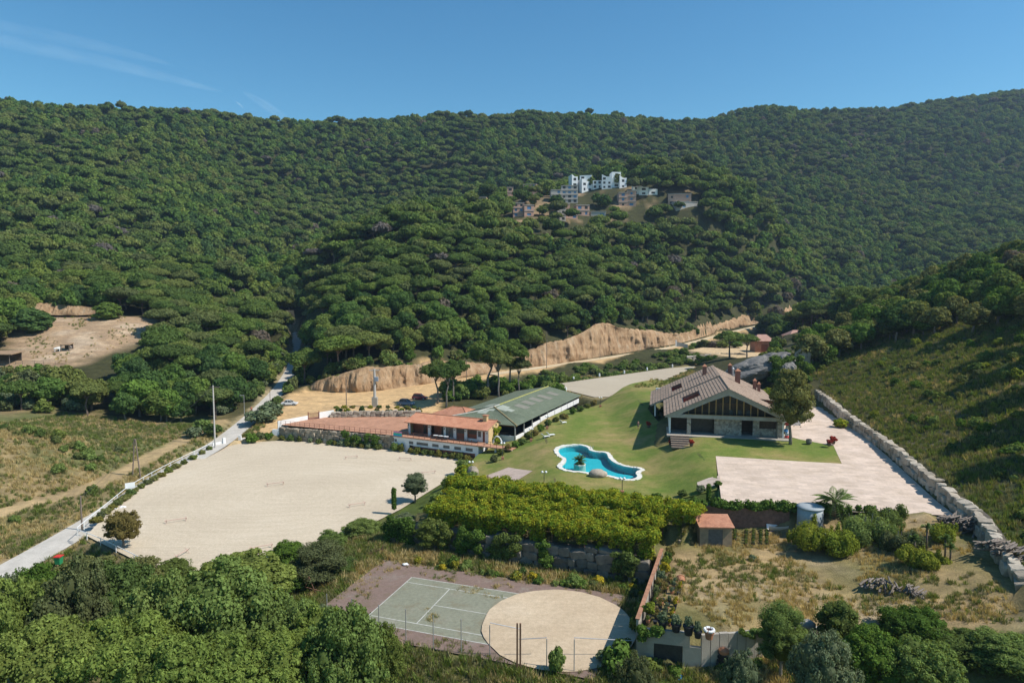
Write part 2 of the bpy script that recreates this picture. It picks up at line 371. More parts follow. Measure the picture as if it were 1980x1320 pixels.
for p in ((10, 195), (25, 208), (45, 235), (-10, 190), (-25, 178)): CP.append((p[0], p[1], 3.6))
CP = np.array([p[:3] for p in CP])
def _tps_k(r2): return np.where(r2 > 1e-9, 0.5 * r2 * np.log(r2 + 1e-12), 0)
_S = 200.0; _cx = CP[:, :2] / _S; _n = len(CP)
_K = _tps_k(((_cx[:, None] - _cx[None]) ** 2).sum(-1)) + np.eye(_n) * 0.0015
_P = np.c_[np.ones(_n), _cx]; _A = np.zeros((_n + 3, _n + 3)); _A[:_n, :_n] = _K; _A[:_n, _n:] = _P; _A[_n:, :_n] = _P.T
_w = np.linalg.solve(_A, np.r_[CP[:, 2], 0, 0, 0])
def natural(X, Y):
    q = np.stack([np.ravel(X), np.ravel(Y)], 1) / _S; out = np.zeros(len(q))
    for i in range(0, len(q), 20000):
        s = q[i:i + 20000]; out[i:i + 20000] = _tps_k(((s[:, None] - _cx[None]) ** 2).sum(-1)) @ _w[:_n] + np.c_[np.ones(len(s)), s] @ _w[_n:]
    return out.reshape(np.shape(X))
def axis(a, b, step, lo, hi, g):
    mid = list(np.arange(a, b, step)); s = step; x = b
    while x < hi: mid.append(x); s *= g; x += s
    mid.append(hi); s = step; x = a
    left = []
    while x > lo: s *= g; x -= s; left.append(max(x, lo))
    return np.array(left[::-1] + mid)
AX = axis(-76, 96, 0.9, -1400, 1600, 1.045); AY = axis(44, 175, 0.9, 12, 1900, 1.014)
GX, GYY = np.meshgrid(AX, AY); HZ = natural(GX, GYY)
far_w = sstep(150, 320, GYY); HZ += fbm(GX, GYY, 120, 3) * 6 * far_w * sstep(0, 40, HZ - 30) + fbm(GX, GYY, 9, 4) * 0.25
def flatten(P, zf, fall, under=0.12, inset=0.0):
    global HZ
    d = sdist(GX, GYY, P); w = 1 - sstep(0, fall, d + inset); z = zf(GX, GYY) if callable(zf) else zf
    HZ = HZ * (1 - w) + (z - under) * w; return d
def carve(L, fall, under=0.1):
    global HZ
    d, z, w = pdist(GX, GYY, L); w = w * 0.6; k = 1 - sstep(0, fall, d - w); HZ = HZ * (1 - k) + (z - under) * k; return d - w
flatten(COURT, 0.0, 5); dAR = flatten(ARENA, Z_AR, 3.5); dA2 = flatten(ARENA2, Z_A2, 3.0)
dTR = carve(TRACK, 3); dDI = carve(DIRT, 3.0, 0.0); dLO = flatten(LOT, lambda x, y: pdist(x, y, DIRT)[1] - 0.02, 2.5, 0.0)
dRO = carve(ROAD, 2.5)
flatten(YARD, 9.0, 4)
dLA = flatten(LAWN, LZ, 2.5, 0.02)
flatten([(28, 121), (51, 116), (60, 155), (38, 162)], 6.98, 1.5)
dAR = flatten(ARENA, Z_AR, 0.6)
flatten([(-16.5, 148), (0.4, 139), (18.5, 177), (2, 186)], 1.4, 2.0)
flatten(GARDEN, GZ, 0.8, 0.0, 0.9)
flatten([wl(-.12, 0.6), wl(1.04, 0.6), wl(1.04, -7), wl(-.12, -7)], 0.08, 1.5)
flatten(TER1, 3.2, 0.5, 0.1, 0.9); flatten(TER2, 4.7, 0.5, 0.1, 0.5)
carve([(r[0] - 1.5, r[1], r[2] - 0.02, 2.6) for r in WALLR[:-1]], 0.45, 0.1)
POOLPX = [(1035,680),(1080,668),(1150,664),(1200,668),(1235,682),(1250,700),(1290,712),(1350,716),(1375,730),(1385,755),(1420,785),(1480,810),(1540,822),(1585,828),(1612,838),(1588,850),(1578,866),(1590,885),(1570,901),(1530,907),(1480,904),(1430,892),(1380,880),(1300,874),(1240,862),(1180,852),(1120,847),(1062,832),(1046,810),(1072,782),(1076,760),(1045,742),(1028,722),(1020,700)]
POOL = [p[:2] for p in smooth_line([G(800 + a / 3.667, 680 + b / 3.667, 3.6) for a, b in POOLPX + POOLPX[:1]], 3)][:-1]
flatten(POOL, 1.7, 0.6)
dPA = flatten(PATIO, PZ, 0.5, 0.12, 0.6)
dTE = flatten(TERRACE, Z_TE, 0.6, 0.12, 1.5)
# the cut banks stand free: ground in front of them stays at road level
for rows in (CUT1, CUT2):
    c_ = cut_pts(rows); fx = [p[0][0] for p in c_]; tx = [p[1][0] for p in c_]
    yf = np.interp(GX, fx, [p[0][1] for p in c_], left=-1, right=-1); yt = np.interp(GX, tx, [p[1][1] for p in c_], left=-1, right=-1); zf_ = np.interp(GX, fx, [p[0][2] for p in c_])
    m_ = (yf > 0) & (yt > 0) & (GYY > yf - 9) & (GYY < yt + 1.2); HZ = np.where(m_, np.minimum(HZ, zf_ - 0.1 - 0.008 * np.clip(GX - 60, 0, 100)), HZ)
# boulder wall on the right: ground steps up behind it
dW, zW, _ = pdist(GX, GYY, WALLR)
def hz(x, y):
    x = np.asarray(x, float); y = np.asarray(y, float)
    i = np.clip(np.searchsorted(AX, x) - 1, 0, len(AX) - 2); j = np.clip(np.searchsorted(AY, y) - 1, 0, len(AY) - 2)
    a = (x - AX[i]) / (AX[i + 1] - AX[i]); b = (y - AY[j]) / (AY[j + 1] - AY[j])
    return (HZ[j, i] * (1 - a) + HZ[j, i + 1] * a) * (1 - b) + (HZ[j + 1, i] * (1 - a) + HZ[j + 1, i + 1] * a) * b
def gp(x, y): return (x, y, float(hz(x, y)))
# soil and grass colours of the open ground
def lerp3(A, c, w): return A * (1 - w[..., None]) + np.array(c) * w[..., None]
C = np.zeros(HZ.shape + (3,)); C[:] = (0.055, 0.056, 0.024)
n1 = fbm(GX, GYY, 14, 11); n2 = fbm(GX, GYY, 5, 12); n3 = fbm(GX, GYY, 30, 13)
near_open = 1 - sstep(120, 190, GYY)
C = lerp3(C, (0.20, 0.165, 0.075), near_open * 0.8)
C = lerp3(C, (0.085, 0.115, 0.028), np.clip(0.45 + n1 * 0.8, 0, 1) * near_open)
left = (1 - sstep(-62, -50, GX + (GYY - 100) * 0.25)) * sstep(60, 80, GYY) * (1 - sstep(165, 185, GYY))
C = lerp3(C, (0.27, 0.20, 0.105), left * np.clip(0.65 + n2 * 0.6, 0, 1))
C = lerp3(C, (0.11, 0.13, 0.045), left * np.clip(n1 * 1.4 + 0.1, 0, 0.75))
dr = np.where(GX > 40, dW, 99); right = sstep(0, 3, GX - np.interp(GYY, [54, 61, 68, 76, 88, 106, 130, 145, 158, 400], [46, 48, 51, 54.2, 57, 61.8, 66.5, 70, 73, 120])) * (GYY < 230) * (GYY > 40)
C = lerp3(C, (0.085, 0.085, 0.04), right); C = lerp3(C, (0.05, 0.07, 0.02), right * np.clip(0.5 + n1 * 1.2, 0, 1)); C = lerp3(C, (0.22, 0.175, 0.11), right * np.clip(n2 * 1.5 - 0.4, 0, 0.8))
dG = sdist(GX, GYY, GARDEN); gw = 1 - sstep(-0.5, 0.8, dG)
C = lerp3(C, (0.34, 0.245, 0.125), gw); C = lerp3(C, (0.14, 0.135, 0.045), gw * np.clip(n1 * 1.6 - 0.05 + 0.4 * (GX < 25), 0, 0.85)); C = lerp3(C, (0.42, 0.33, 0.21), gw * np.clip(n3 * 1.5 + n2 * 0.6 - 0.25, 0, 0.8))
dC = sdist(GX, GYY, CLEAR); cw = 1 - sstep(-2, 5, dC + n2 * 4)
C = lerp3(C, (0.36, 0.25, 0.155), cw); C = lerp3(C, (0.52, 0.40, 0.28), cw * np.clip(n2 * 1.6 + n1 * 0.6 - 0.2, 0, 0.8)); C = lerp3(C, (0.14, 0.13, 0.06), cw * np.clip(-n1 * 1.5 - 0.35, 0, 0.6))
dep_ = GYY * cos(PITCH) - (HZ - HCAM) * sin(PITCH); pr_ = 660 - FPX * (GYY * sin(PITCH) + (HZ - HCAM) * cos(PITCH)) / dep_; pc_ = 990 + FPX * GX / dep_; hw = ((pc_ > 930) & (pc_ < 1350) & (pr_ > 365) & (pr_ < 430) & (GYY > 365) & (GYY < 500)) * 1.0; C = lerp3(C, (0.38, 0.26, 0.155), np.clip(hw * (0.2 + n1 * 1.3), 0, 1))
C = lerp3(C, (0.47, 0.335, 0.18), np.clip((1 - sstep(-0.6, 0.9, dTR + n2 * 0.8)) * (0.75 + 0.3 * n1), 0, 1))
for d_, e_ in ((dDI, 1.6), (dLO, 2.0)):
    C = lerp3(C, (0.56, 0.375, 0.19), np.clip(1 - sstep(0.2, e_ + 1.0, d_ + n2 * 1.2), 0, 1))
C = lerp3(C, (0.40, 0.32, 0.19), np.clip(1 - sstep(0.1, 1.6, dRO + n2 * 0.9), 0, 1) * 0.75)
dY = sdist(GX, GYY, YARD); C = lerp3(C, (0.56, 0.41, 0.24), 1 - sstep(-1, 2.5, dY + n2))
C = lerp3(C, (0.36, 0.28, 0.14), np.clip(1 - sstep(0, 2.5, dA2), 0, 1) * 0.8)
def terrain():
    ny, nx = HZ.shape; V = np.stack([GX, GYY, HZ], -1).reshape(-1, 3)
    I = np.arange(nx * ny).reshape(ny, nx); F = np.stack([I[:-1, :-1], I[:-1, 1:], I[1:, 1:], I[1:, :-1]], -1).reshape(-1, 4)
    m, nt, b = nodes_mat('earth_and_grass')
    a = N(nt, 'ShaderNodeAttribute', attribute_name='soil'); v = pos_node(nt)
    f = noise(nt, v, 0.9, 8, 0.7); f2 = noise(nt, v, 5.0, 4, 0.7)
    k = ramp(nt, f, [(0.3, (0.74, 0.74, 0.74)), (0.7, (1.24, 1.22, 1.2))]); k2 = ramp(nt, f2, [(0.3, (0.84, 0.85, 0.83)), (0.7, (1.14, 1.13, 1.12))])
    k3 = ramp(nt, noise(nt, pos_node(nt, (1, 2.2, 1)), 0.22, 6, 0.7), [(0.32, (0.72, 0.72, 0.74)), (0.52, (1, 1, 1)), (0.7, (1.26, 1.24, 1.2))])
    c = mixc(nt, 1.0, a.outputs['Color'], k, 'MULTIPLY'); c = mixc(nt, 1.0, c, k2, 'MULTIPLY'); c = mixc(nt, 1.0, c, k3, 'MULTIPLY')
    nt.links.new(c, b.inputs['Base Color']); b.inputs['Roughness'].default_value = 0.95; b.inputs['Specular IOR Level'].default_value = 0.1
    bump(nt, b, f2, 0.12)
    me = nmesh('terrain', V, F, m, True)
    at_ = me.attributes.new('soil', 'FLOAT_COLOR', 'POINT'); q = np.ones((len(V), 4), np.float32); q[:, :3] = np.clip(C.reshape(-1, 3), 0, 1); at_.data.foreach_set('color', q.ravel())
    tag(link('terrain', me), 'wooded valley sides and open ground around the estate', None, None, 'structure')
terrain()
# ------------------------------------------------------------------ ground sheets
def sand_mat(name, c0, c1, c2):
    m, nt, b = nodes_mat(name); v = pos_node(nt)
    big = noise(nt, v, 0.07, 6, 0.6); fine = noise(nt, v, 2.2, 6, 0.75)
    dist = N(nt, 'ShaderNodeTexWave', wave_type='RINGS', rings_direction='Z'); dist.inputs['Scale'].default_value = 0.16
    dist.inputs['Distortion'].default_value = 9.0; dist.inputs['Detail'].default_value = 4; dist.inputs['Detail Scale'].default_value = 0.35
    mp = N(nt, 'ShaderNodeMapping'); mp.inputs['Location'].default_value = (38, -110, 0); nt.links.new(v, mp.inputs[0]); nt.links.new(mp.outputs[0], dist.inputs['Vector'])
    c = ramp(nt, big, [(0.3, c0), (0.55, c1), (0.75, c2)])
    k = ramp(nt, fine, [(0.25, (0.82, 0.81, 0.79)), (0.75, (1.14, 1.14, 1.13))]); c = mixc(nt, 1.0, c, k, 'MULTIPLY')
    k = ramp(nt, dist.outputs['Fac'], [(0.3, (0.985, 0.985, 0.98)), (0.7, (1.01, 1.01, 1.01))]); c = mixc(nt, 1.0, c, k, 'MULTIPLY')
    mp2 = N(nt, 'ShaderNodeMapping'); mp2.inputs['Rotation'].default_value = (0, 0, 0.55); mp2.inputs['Scale'].default_value = (0.10, 1.5, 1); nt.links.new(v, mp2.inputs[0])
    k = ramp(nt, noise(nt, mp2.outputs[0], 1.0, 5, 0.7), [(0.3, (0.93, 0.925, 0.915)), (0.7, (1.06, 1.06, 1.06))]); c = mixc(nt, 1.0, c, k, 'MULTIPLY')
    nt.links.new(c, b.inputs['Base Color']); b.inputs['Roughness'].default_value = 1.0; b.inputs['Specular IOR Level'].default_value = 0.1
    bump(nt, b, fine, 0.06); return m
M_SAND = sand_mat('arena_sand', (0.493, 0.409, 0.302), (0.539, 0.451, 0.335), (0.577, 0.488, 0.372))
M_SAND2 = sand_mat('back_arena_sand', (0.400, 0.339, 0.256), (0.437, 0.372, 0.279), (0.465, 0.400, 0.307))
M_SAND3 = sand_mat('round_sand', (0.44, 0.335, 0.225), (0.52, 0.41, 0.285), (0.58, 0.475, 0.35))
sheet('riding_arena', ARENA, lambda x, y: Z_AR + 0.05 * float(fbm(x, y, 9, 5)), M_SAND, 4, lift=0.06)
sheet('back_arena', ARENA2, lambda x, y: Z_A2, M_SAND2, 6, lift=0.05)

def lawn_mat():
    m, nt, b = nodes_mat('lawn_grass'); v = pos_node(nt)
    big = noise(nt, v, 0.11, 5, 0.6); mid = noise(nt, v, 0.55, 5, 0.7); fine = noise(nt, v, 4.5, 5, 0.75)
    c = ramp(nt, big, [(0.30, (0.115, 0.175, 0.030)), (0.44, (0.155, 0.19, 0.042)), (0.54, (0.22, 0.21, 0.065)), (0.66, (0.30, 0.235, 0.10))])
    k = ramp(nt, mid, [(0.3, (0.74, 0.82, 0.7)), (0.7, (1.22, 1.12, 1.2))]); c = mixc(nt, 1.0, c, k, 'MULTIPLY')
    k = ramp(nt, fine, [(0.25, (0.7, 0.72, 0.66)), (0.75, (1.25, 1.22, 1.2))]); c = mixc(nt, 1.0, c, k, 'MULTIPLY')
    nt.links.new(c, b.inputs['Base Color']); b.inputs['Roughness'].default_value = 0.95; b.inputs['Specular IOR Level'].default_value = 0.15
    bump(nt, b, fine, 0.08); return m
M_LAWN = lawn_mat()
sheet('lawn', LAWN, lambda x, y: float(LZ(x, y)) + 0.05 * float(fbm(x, y, 6, 8)), M_LAWN, 1.6, lift=0.06, hole=POOL)

def paving_mat(name, base, var, mortar, sx, sy, rot, relief=0.01):
    m, nt, b = nodes_mat(name)
    mp = N(nt, 'ShaderNodeMapping'); mp.inputs['Rotation'].default_value = (0, 0, rot); nt.links.new(pos_node(nt), mp.inputs[0])
    br = N(nt, 'ShaderNodeTexBrick'); br.inputs['Scale'].default_value = 1.0; br.inputs['Brick Width'].default_value = sx; br.inputs['Row Height'].default_value = sy
    br.inputs['Mortar Size'].default_value = 0.02; br.inputs['Color1'].default_value = (*[q * (1 - var) for q in base], 1); br.inputs['Color2'].default_value = (*[min(1, q * (1 + var)) for q in base], 1)
    br.inputs['Mortar'].default_value = (*mortar, 1); nt.links.new(mp.outputs[0], br.inputs['Vector'])
    v = pos_node(nt); k = ramp(nt, noise(nt, v, 0.35, 6, 0.65), [(0.3, (0.86, 0.84, 0.8)), (0.7, (1.12, 1.12, 1.14))]); c = mixc(nt, 1.0, br.outputs['Color'], k, 'MULTIPLY')
    k = ramp(nt, noise(nt, v, 3, 4, 0.7), [(0.3, (0.9, 0.9, 0.88)), (0.7, (1.08, 1.08, 1.08))]); c = mixc(nt, 1.0, c, k, 'MULTIPLY')
    nt.links.new(c, b.inputs['Base Color']); b.inputs['Roughness'].default_value = 0.85; bump(nt, b, br.outputs['Fac'], -relief); return m
M_PATIO = paving_mat('pale_stone_paving', (0.565, 0.445, 0.35), 0.10, (0.50, 0.39, 0.30), 1.7, 0.85, 0.12)
M_TERR = paving_mat('terracotta_paving', (0.43, 0.215, 0.125), 0.16, (0.36, 0.21, 0.14), 0.6, 0.3, -0.45)
sheet('patio', PATIO, lambda x, y: float(PZ(x, y)), M_PATIO, 5, lift=0.07)
sheet('terrace', TERRACE, lambda x, y: Z_TE, M_TERR, 6, lift=0.05)
sq = poly(1.6, (940, 912), (983, 904), (1030, 922), (985, 938))
M_SQ = paving_mat('pink_slab_paving', (0.47, 0.36, 0.29), 0.1, (0.42, 0.32, 0.25), 0.8, 0.8, 0.7)
sheet('paved_square', sq, lambda x, y: float(LZ(x, y)), M_SQ, 1.5, lift=0.13)
sheet('stepping_slab', poly(5.9, (1348, 924), (1392, 924), (1392, 938), (1350, 937)), lambda x, y: float(LZ(x, y)), M_PATIO, 1.5, lift=0.14)

def ribbon(name, L, mat, lift, wscale=1.0):
    V = []; F = []
    for i, p in enumerate(L):
        a = L[max(i - 1, 0)]; b = L[min(i + 1, len(L) - 1)]; dx, dy = b[0] - a[0], b[1] - a[1]; l = hypot(dx, dy) + 1e-9; w = p[3] * wscale / 2 if False else p[3] * wscale
        for s in (-1, -0.33, 0.33, 1): V.append((p[0] - dy / l * w * s * 0.5 * 1.0, p[1] + dx / l * w * s * 0.5, p[2] + lift + 0.03 * (1 - s * s)))
    for i in range(len(L) - 1):
        for k in range(3): F.append((i * 4 + k, i * 4 + k + 1, (i + 1) * 4 + k + 1, (i + 1) * 4 + k)[::-1])
    o = link(name, pmesh(name, V, F, mat, True)); o['kind'] = 'structure'; return o
def road_mat():
    m, nt, b = nodes_mat('worn_concrete_road'); v = pos_node(nt)
    c = ramp(nt, noise(nt, v, 0.5, 7, 0.65), [(0.3, (0.40, 0.365, 0.31)), (0.6, (0.52, 0.475, 0.41)), (0.75, (0.58, 0.52, 0.43))])
    k = ramp(nt, noise(nt, v, 5, 4, 0.7), [(0.3, (0.86, 0.86, 0.85)), (0.7, (1.1, 1.1, 1.1))]); c = mixc(nt, 1.0, c, k, 'MULTIPLY')
    nt.links.new(c, b.inputs['Base Color']); b.inputs['Roughness'].default_value = 0.9; return m
ribbon('concrete_road', ROAD, road_mat(), 0.06, 1.12)
M_ROADDIRT = sand_mat('beaten_track_earth', (0.50, 0.385, 0.235), (0.58, 0.46, 0.30), (0.64, 0.53, 0.37))
ribbon('dirt_road', [p for p in DIRT if p[0] > -8], M_ROADDIRT, 0.07, 1.15)

# tennis court: worn surface, play area, painted lines, round sand area laid over it
def court_mat(name, base, wear, weed):
    m, nt, b = nodes_mat(name); v = pos_node(nt)
    c = ramp(nt, noise(nt, v, 0.30, 7, 0.7), [(0.32, base), (0.55, [q * 1.08 for q in base]), (0.70, wear)])
    k = ramp(nt, noise(nt, v, 2.5, 6, 0.75), [(0.3, (0.75, 0.75, 0.74)), (0.7, (1.18, 1.18, 1.18))]); c = mixc(nt, 1.0, c, k, 'MULTIPLY')
    w = ramp(nt, noise(nt, v, 0.42, 6, 0.72), [(0.52, (0, 0, 0)), (0.66, (1, 1, 1))]); c = mixc(nt, w, c, weed)
    nt.links.new(c, b.inputs['Base Color']); b.inputs['Roughness'].default_value = 0.92; return m
M_CRED = court_mat('faded_red_court', (0.185, 0.125, 0.098), (0.225, 0.185, 0.15), (0.15, 0.11, 0.065))
M_CGRN = court_mat('faded_green_court', (0.20, 0.20, 0.14), (0.255, 0.24, 0.18), (0.185, 0.165, 0.105))
sheet('tennis_court', COURT, lambda x, y: 0.0, M_CRED, 3, lift=0.03)
sheet('play_area', [CT(0, 0), CT(23.77, 0), CT(23.77, -10.97), CT(0, -10.97)], lambda x, y: 0.0, M_CGRN, 3, lift=0.036)
M_LINE = simple('worn_white_line', (0.46, 0.45, 0.40), 0.9, 0.35, 2.0)
lm = MB()
def cline(a0, b0, a1, b1, w=0.05):
    dx, dy = a1 - a0, b1 - b0; l = hypot(dx, dy); ox, oy = -dy / l * w, dx / l * w
    lm.add([CT(a0 + ox, b0 + oy) + (0.042,), CT(a0 - ox, b0 - oy) + (0.042,), CT(a1 - ox, b1 - oy) + (0.042,), CT(a1 + ox, b1 + oy) + (0.042,)], [(0, 1, 2, 3)])
for l in ((0, 0, 0, -10.97), (0.08, -1.37, 23.7, -1.37), (0.08, -9.6, 23.7, -9.6), (0.08, 0, 23.77, 0), (0.08, -10.97, 23.77, -10.97), (5.485, -1.45, 5.485, -9.52), (5.57, -5.485, 18.2, -5.485)): cline(*l)
lo = lm.build('court_lines', M_LINE); lo['kind'] = 'structure'
RC = G(1080, 1213, 0)[:2]
def round_pts(r0, r1, n=44, s=1):
    return [(RC[0] + r0 * cos(2 * pi * i / n) * (1 + 0.012 * sin(5 * i)), RC[1] + r1 * sin(2 * pi * i / n) * (1 + 0.012 * cos(3 * i))) for i in range(n)]
RR = (G(1228, 1213, 0)[0] - G(932, 1213, 0)[0]) / 2, (G(1080, 1141, 0)[1] - G(1080, 1300, 0)[1]) / 2
RC = (RC[0], (G(1080, 1141, 0)[1] + G(1080, 1300, 0)[1]) / 2)
sheet('round_sand_pen', round_pts(*RR), lambda x, y: 0.06 * float(fbm(x, y, 3, 9)), M_SAND3, 1.0, lift=0.13)
# cut banks
def cut_mat():
    m, nt, b = nodes_mat('ochre_cut_earth'); v = pos_node(nt); st = pos_node(nt, (0.55, 0.55, 0.12))
    c = ramp(nt, noise(nt, st, 0.8, 7, 0.65), [(0.28, (0.24, 0.145, 0.08)), (0.42, (0.40, 0.26, 0.145)), (0.58, (0.48, 0.335, 0.20)), (0.74, (0.52, 0.42, 0.30))])
    k = ramp(nt, noise(nt, v, 0.16, 5, 0.6), [(0.3, (0.75, 0.72, 0.7)), (0.7, (1.15, 1.12, 1.1))]); c = mixc(nt, 1.0, c, k, 'MULTIPLY')
    nt.links.new(c, b.inputs['Base Color']); b.inputs['Roughness'].default_value = 0.97; b.inputs['Specular IOR Level'].default_value = 0.1
    bump(nt, b, noise(nt, st, 2.2, 6, 0.75), 1.0); return m
M_CUT = cut_mat()
def cut_bank(name, rows, seed):
    L = cut_pts(rows); F = smooth_line([p[0] for p in L], 34); T = smooth_line([p[1] for p in L], 34); n = len(F); k = 20
    Q = []; f = np.array(F)[:, :3]; t = np.array(T)[:, :3]; f[:, 1] -= 0.3; f[:, 2] -= 0.3; h = (t[:, 2] - f[:, 2])[:, None]
    sv = np.linspace(0, 1, k + 1)[None, :]; p = f[:, None] * (1 - sv[..., None]) + t[:, None] * sv[..., None]; x, z = p[..., 0], p[..., 2]
    g = fbm(x, z * 0.35, 7, seed) * 1.5 + fbm(x, z * 0.2, 2.6, seed + 1) * 0.75 + fbm(x, z * .5, 1.1, seed + 2) * 0.45 + (((z * 1.1 + x * .07).astype(int) * 37 % 7) / 7 - .5) * .2
    e = np.sin(pi * sv) ** 0.6 * np.ones_like(x); top = (fbm(x, x * 0, 5, seed + 5) * 0.5 + fbm(x, x * 0 + 3, 1.3, seed + 6) * 0.2) * sv * sv * np.minimum(1, h / 4)
    A = np.stack([x, p[..., 1] - (g + 0.5) * e * np.minimum(1, h / 6) ** 1.5 * 1.9 - 0.25, z + 0.25 * sv + top], -1)
    bk = A[:, -1].copy(); bk[:, 1] += 3.5; bk[:, 2] = hz(bk[:, 0], bk[:, 1]) - 0.3
    V = np.concatenate([A, bk[:, None]], 1).reshape(-1, 3).tolist()
    kk = k + 2
    for i in range(n - 1):
        for j in range(kk - 1): Q.append((i * kk + j, (i + 1) * kk + j, (i + 1) * kk + j + 1, i * kk + j + 1))
    o = link(name, pmesh(name, V, Q, M_CUT, True)); tag(o, None, None, None, 'structure'); return o
cut_bank('cut_bank', CUT1, 40); cut_bank('cut_bank', CUT2, 50)
cut_bank('cut_bank', [(62, 600, 590, at(62, 600, 240)[2]), (90, 606, 588, at(90, 606, 241)[2]), (140, 608, 592, at(140, 608, 242)[2]), (190, 606, 598, at(190, 606, 243)[2])], 60)
# ------------------------------------------------------------------ foliage
def leaf_arrays(puffs, n, size, rng, zmin=-0.35, aspect=1.0, shell=(0.84, 1.1), jit=0.36, core=0.8, coren=(7, 5)):
    """quads spread over a set of ellipsoid puffs + dark inner cores; returns V, F, lv"""
    P = np.array([p[:3] for p in puffs], float); R = np.array([p[3:6] for p in puffs], float)
    w = (R[:, 0] * R[:, 1] + R[:, 0] * R[:, 2]); w = w / w.sum()
    k = rng.choice(len(P), n, p=w)
    z = rng.uniform(zmin, 1, n); a = rng.uniform(0, 2 * pi, n); s = np.sqrt(1 - z * z)
    d = np.stack([s * np.cos(a), s * np.sin(a), z], 1)
    pos = P[k] + R[k] * d * rng.uniform(*shell, (n, 1))
    nr = d / R[k]; nr /= np.linalg.norm(nr, axis=1, keepdims=True); nr = nr + rng.normal(0, jit, (n, 3)); nr /= np.linalg.norm(nr, axis=1, keepdims=True)
    t = rng.normal(0, 1, (n, 3)); t -= (t * nr).sum(1, keepdims=True) * nr; t /= np.linalg.norm(t, axis=1, keepdims=True) + 1e-9
    b = np.cross(nr, t); sz = size * rng.uniform(0.55, 1.25, (n, 1))
    q = [pos + t * sz * rng.uniform(0.7, 1.15, (n, 1)) * aspect, pos + b * sz * rng.uniform(0.6, 1.1, (n, 1)), pos - t * sz * rng.uniform(0.7, 1.15, (n, 1)) * aspect, pos - b * sz * rng.uniform(0.6, 1.1, (n, 1))]
    V = np.stack(q, 1).reshape(-1, 3); F = np.arange(4 * n).reshape(n, 4)
    lv = np.repeat(rng.random(n), 4)
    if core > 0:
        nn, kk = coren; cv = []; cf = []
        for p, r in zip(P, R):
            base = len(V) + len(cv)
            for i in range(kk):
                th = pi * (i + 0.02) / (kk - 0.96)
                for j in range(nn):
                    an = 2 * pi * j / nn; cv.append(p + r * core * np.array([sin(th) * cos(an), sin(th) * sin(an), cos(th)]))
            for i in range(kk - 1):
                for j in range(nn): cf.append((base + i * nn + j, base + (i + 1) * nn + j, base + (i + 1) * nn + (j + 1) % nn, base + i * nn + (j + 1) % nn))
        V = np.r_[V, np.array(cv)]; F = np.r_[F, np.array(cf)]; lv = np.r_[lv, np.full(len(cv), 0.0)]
    return V, F, lv
def pine_puffs(rng, R=4.5, h=8.0, n=11):
    P = [(rng.normal(0, 0.2), rng.normal(0, 0.2), h + 0.25, R * 0.78, R * 0.78, R * 0.34)]
    for i in range(n):
        a = i * 2.4 + rng.uniform(-0.5, 0.5); q = sqrt((i + 0.7) / n); r = R * 0.74 * q
        pr = R * rng.uniform(0.22, 0.36)
        P.append((r * cos(a), r * sin(a), h + R * 0.30 * (1 - q * q) + rng.uniform(-0.4, 0.25), pr, pr, pr * rng.uniform(0.55, 0.75)))
    return P
def oak_puffs(rng, R=3.2, h=4.0, n=12, tall=1.0):
    P = [(0, 0, h, R * 0.72, R * 0.72, R * 0.8 * tall)]
    for i in range(n):
        z = 1 - 1.45 * (i + 0.5) / n; a = i * 2.4 + rng.uniform(-0.4, 0.4); s = sqrt(max(0, 1 - z * z)); pr = R * rng.uniform(0.26, 0.48)
        P.append((R * 0.68 * s * cos(a), R * 0.68 * s * sin(a), h + R * 0.68 * tall * z, pr, pr, pr * rng.uniform(0.75, 1.0)))
    return P
M_PINE = leafmat('pine_needles', [(0.085, 0.126, 0.037), (0.128, 0.183, 0.044), (0.183, 0.214, 0.061), (0.122, 0.145, 0.057), (0.152, 0.212, 0.046), (0.100, 0.154, 0.040)], 0.34, (0.012, (0.165, 0.145, 0.13)), None, (0.74, 1.26))
M_OAK = leafmat('evergreen_leaves', [(0.063, 0.113, 0.035), (0.110, 0.183, 0.040), (0.189, 0.239, 0.053), (0.076, 0.129, 0.046), (0.137, 0.224, 0.044), (0.165, 0.189, 0.053)], 0.34, (0.015, (0.17, 0.14, 0.105)), None, (0.72, 1.28))
M_BARK = simple('pine_bark', (0.16, 0.115, 0.085), 0.95, 0.4, 3.0, bmp=0.05)
M_BARKG = simple('grey_bark', (0.20, 0.175, 0.145), 0.95, 0.35, 3.0, bmp=0.05)
def trunk_mesh(name, rng, h, r, puffs, mat, limbs=5):
    m = MB(); bend = [(rng.normal(0, 0.15), rng.normal(0, 0.15)) for _ in range(4)]
    pts = [(0, 0, -0.6)] + [(bend[i][0] * (i + 1) * 0.5, bend[i][1] * (i + 1) * 0.5, h * (i + 1) / 4.6) for i in range(4)]
    m.tube(pts, [r * 1.25, r, r * 0.85, r * 0.7, r * 0.5], 7)
    for p in puffs[1:1 + limbs]:
        s = pts[-2]; e = (p[0] * 0.8, p[1] * 0.8, p[2] - p[5] * 0.3); md = ((s[0] + e[0]) / 2 + 0.1, (s[1] + e[1]) / 2, s[2] + (e[2] - s[2]) * 0.4)
        m.tube([s, md, e], [r * 0.5, r * 0.36, r * 0.16], 5)
    return m.mesh(name, mat, True)
PROTO = {}
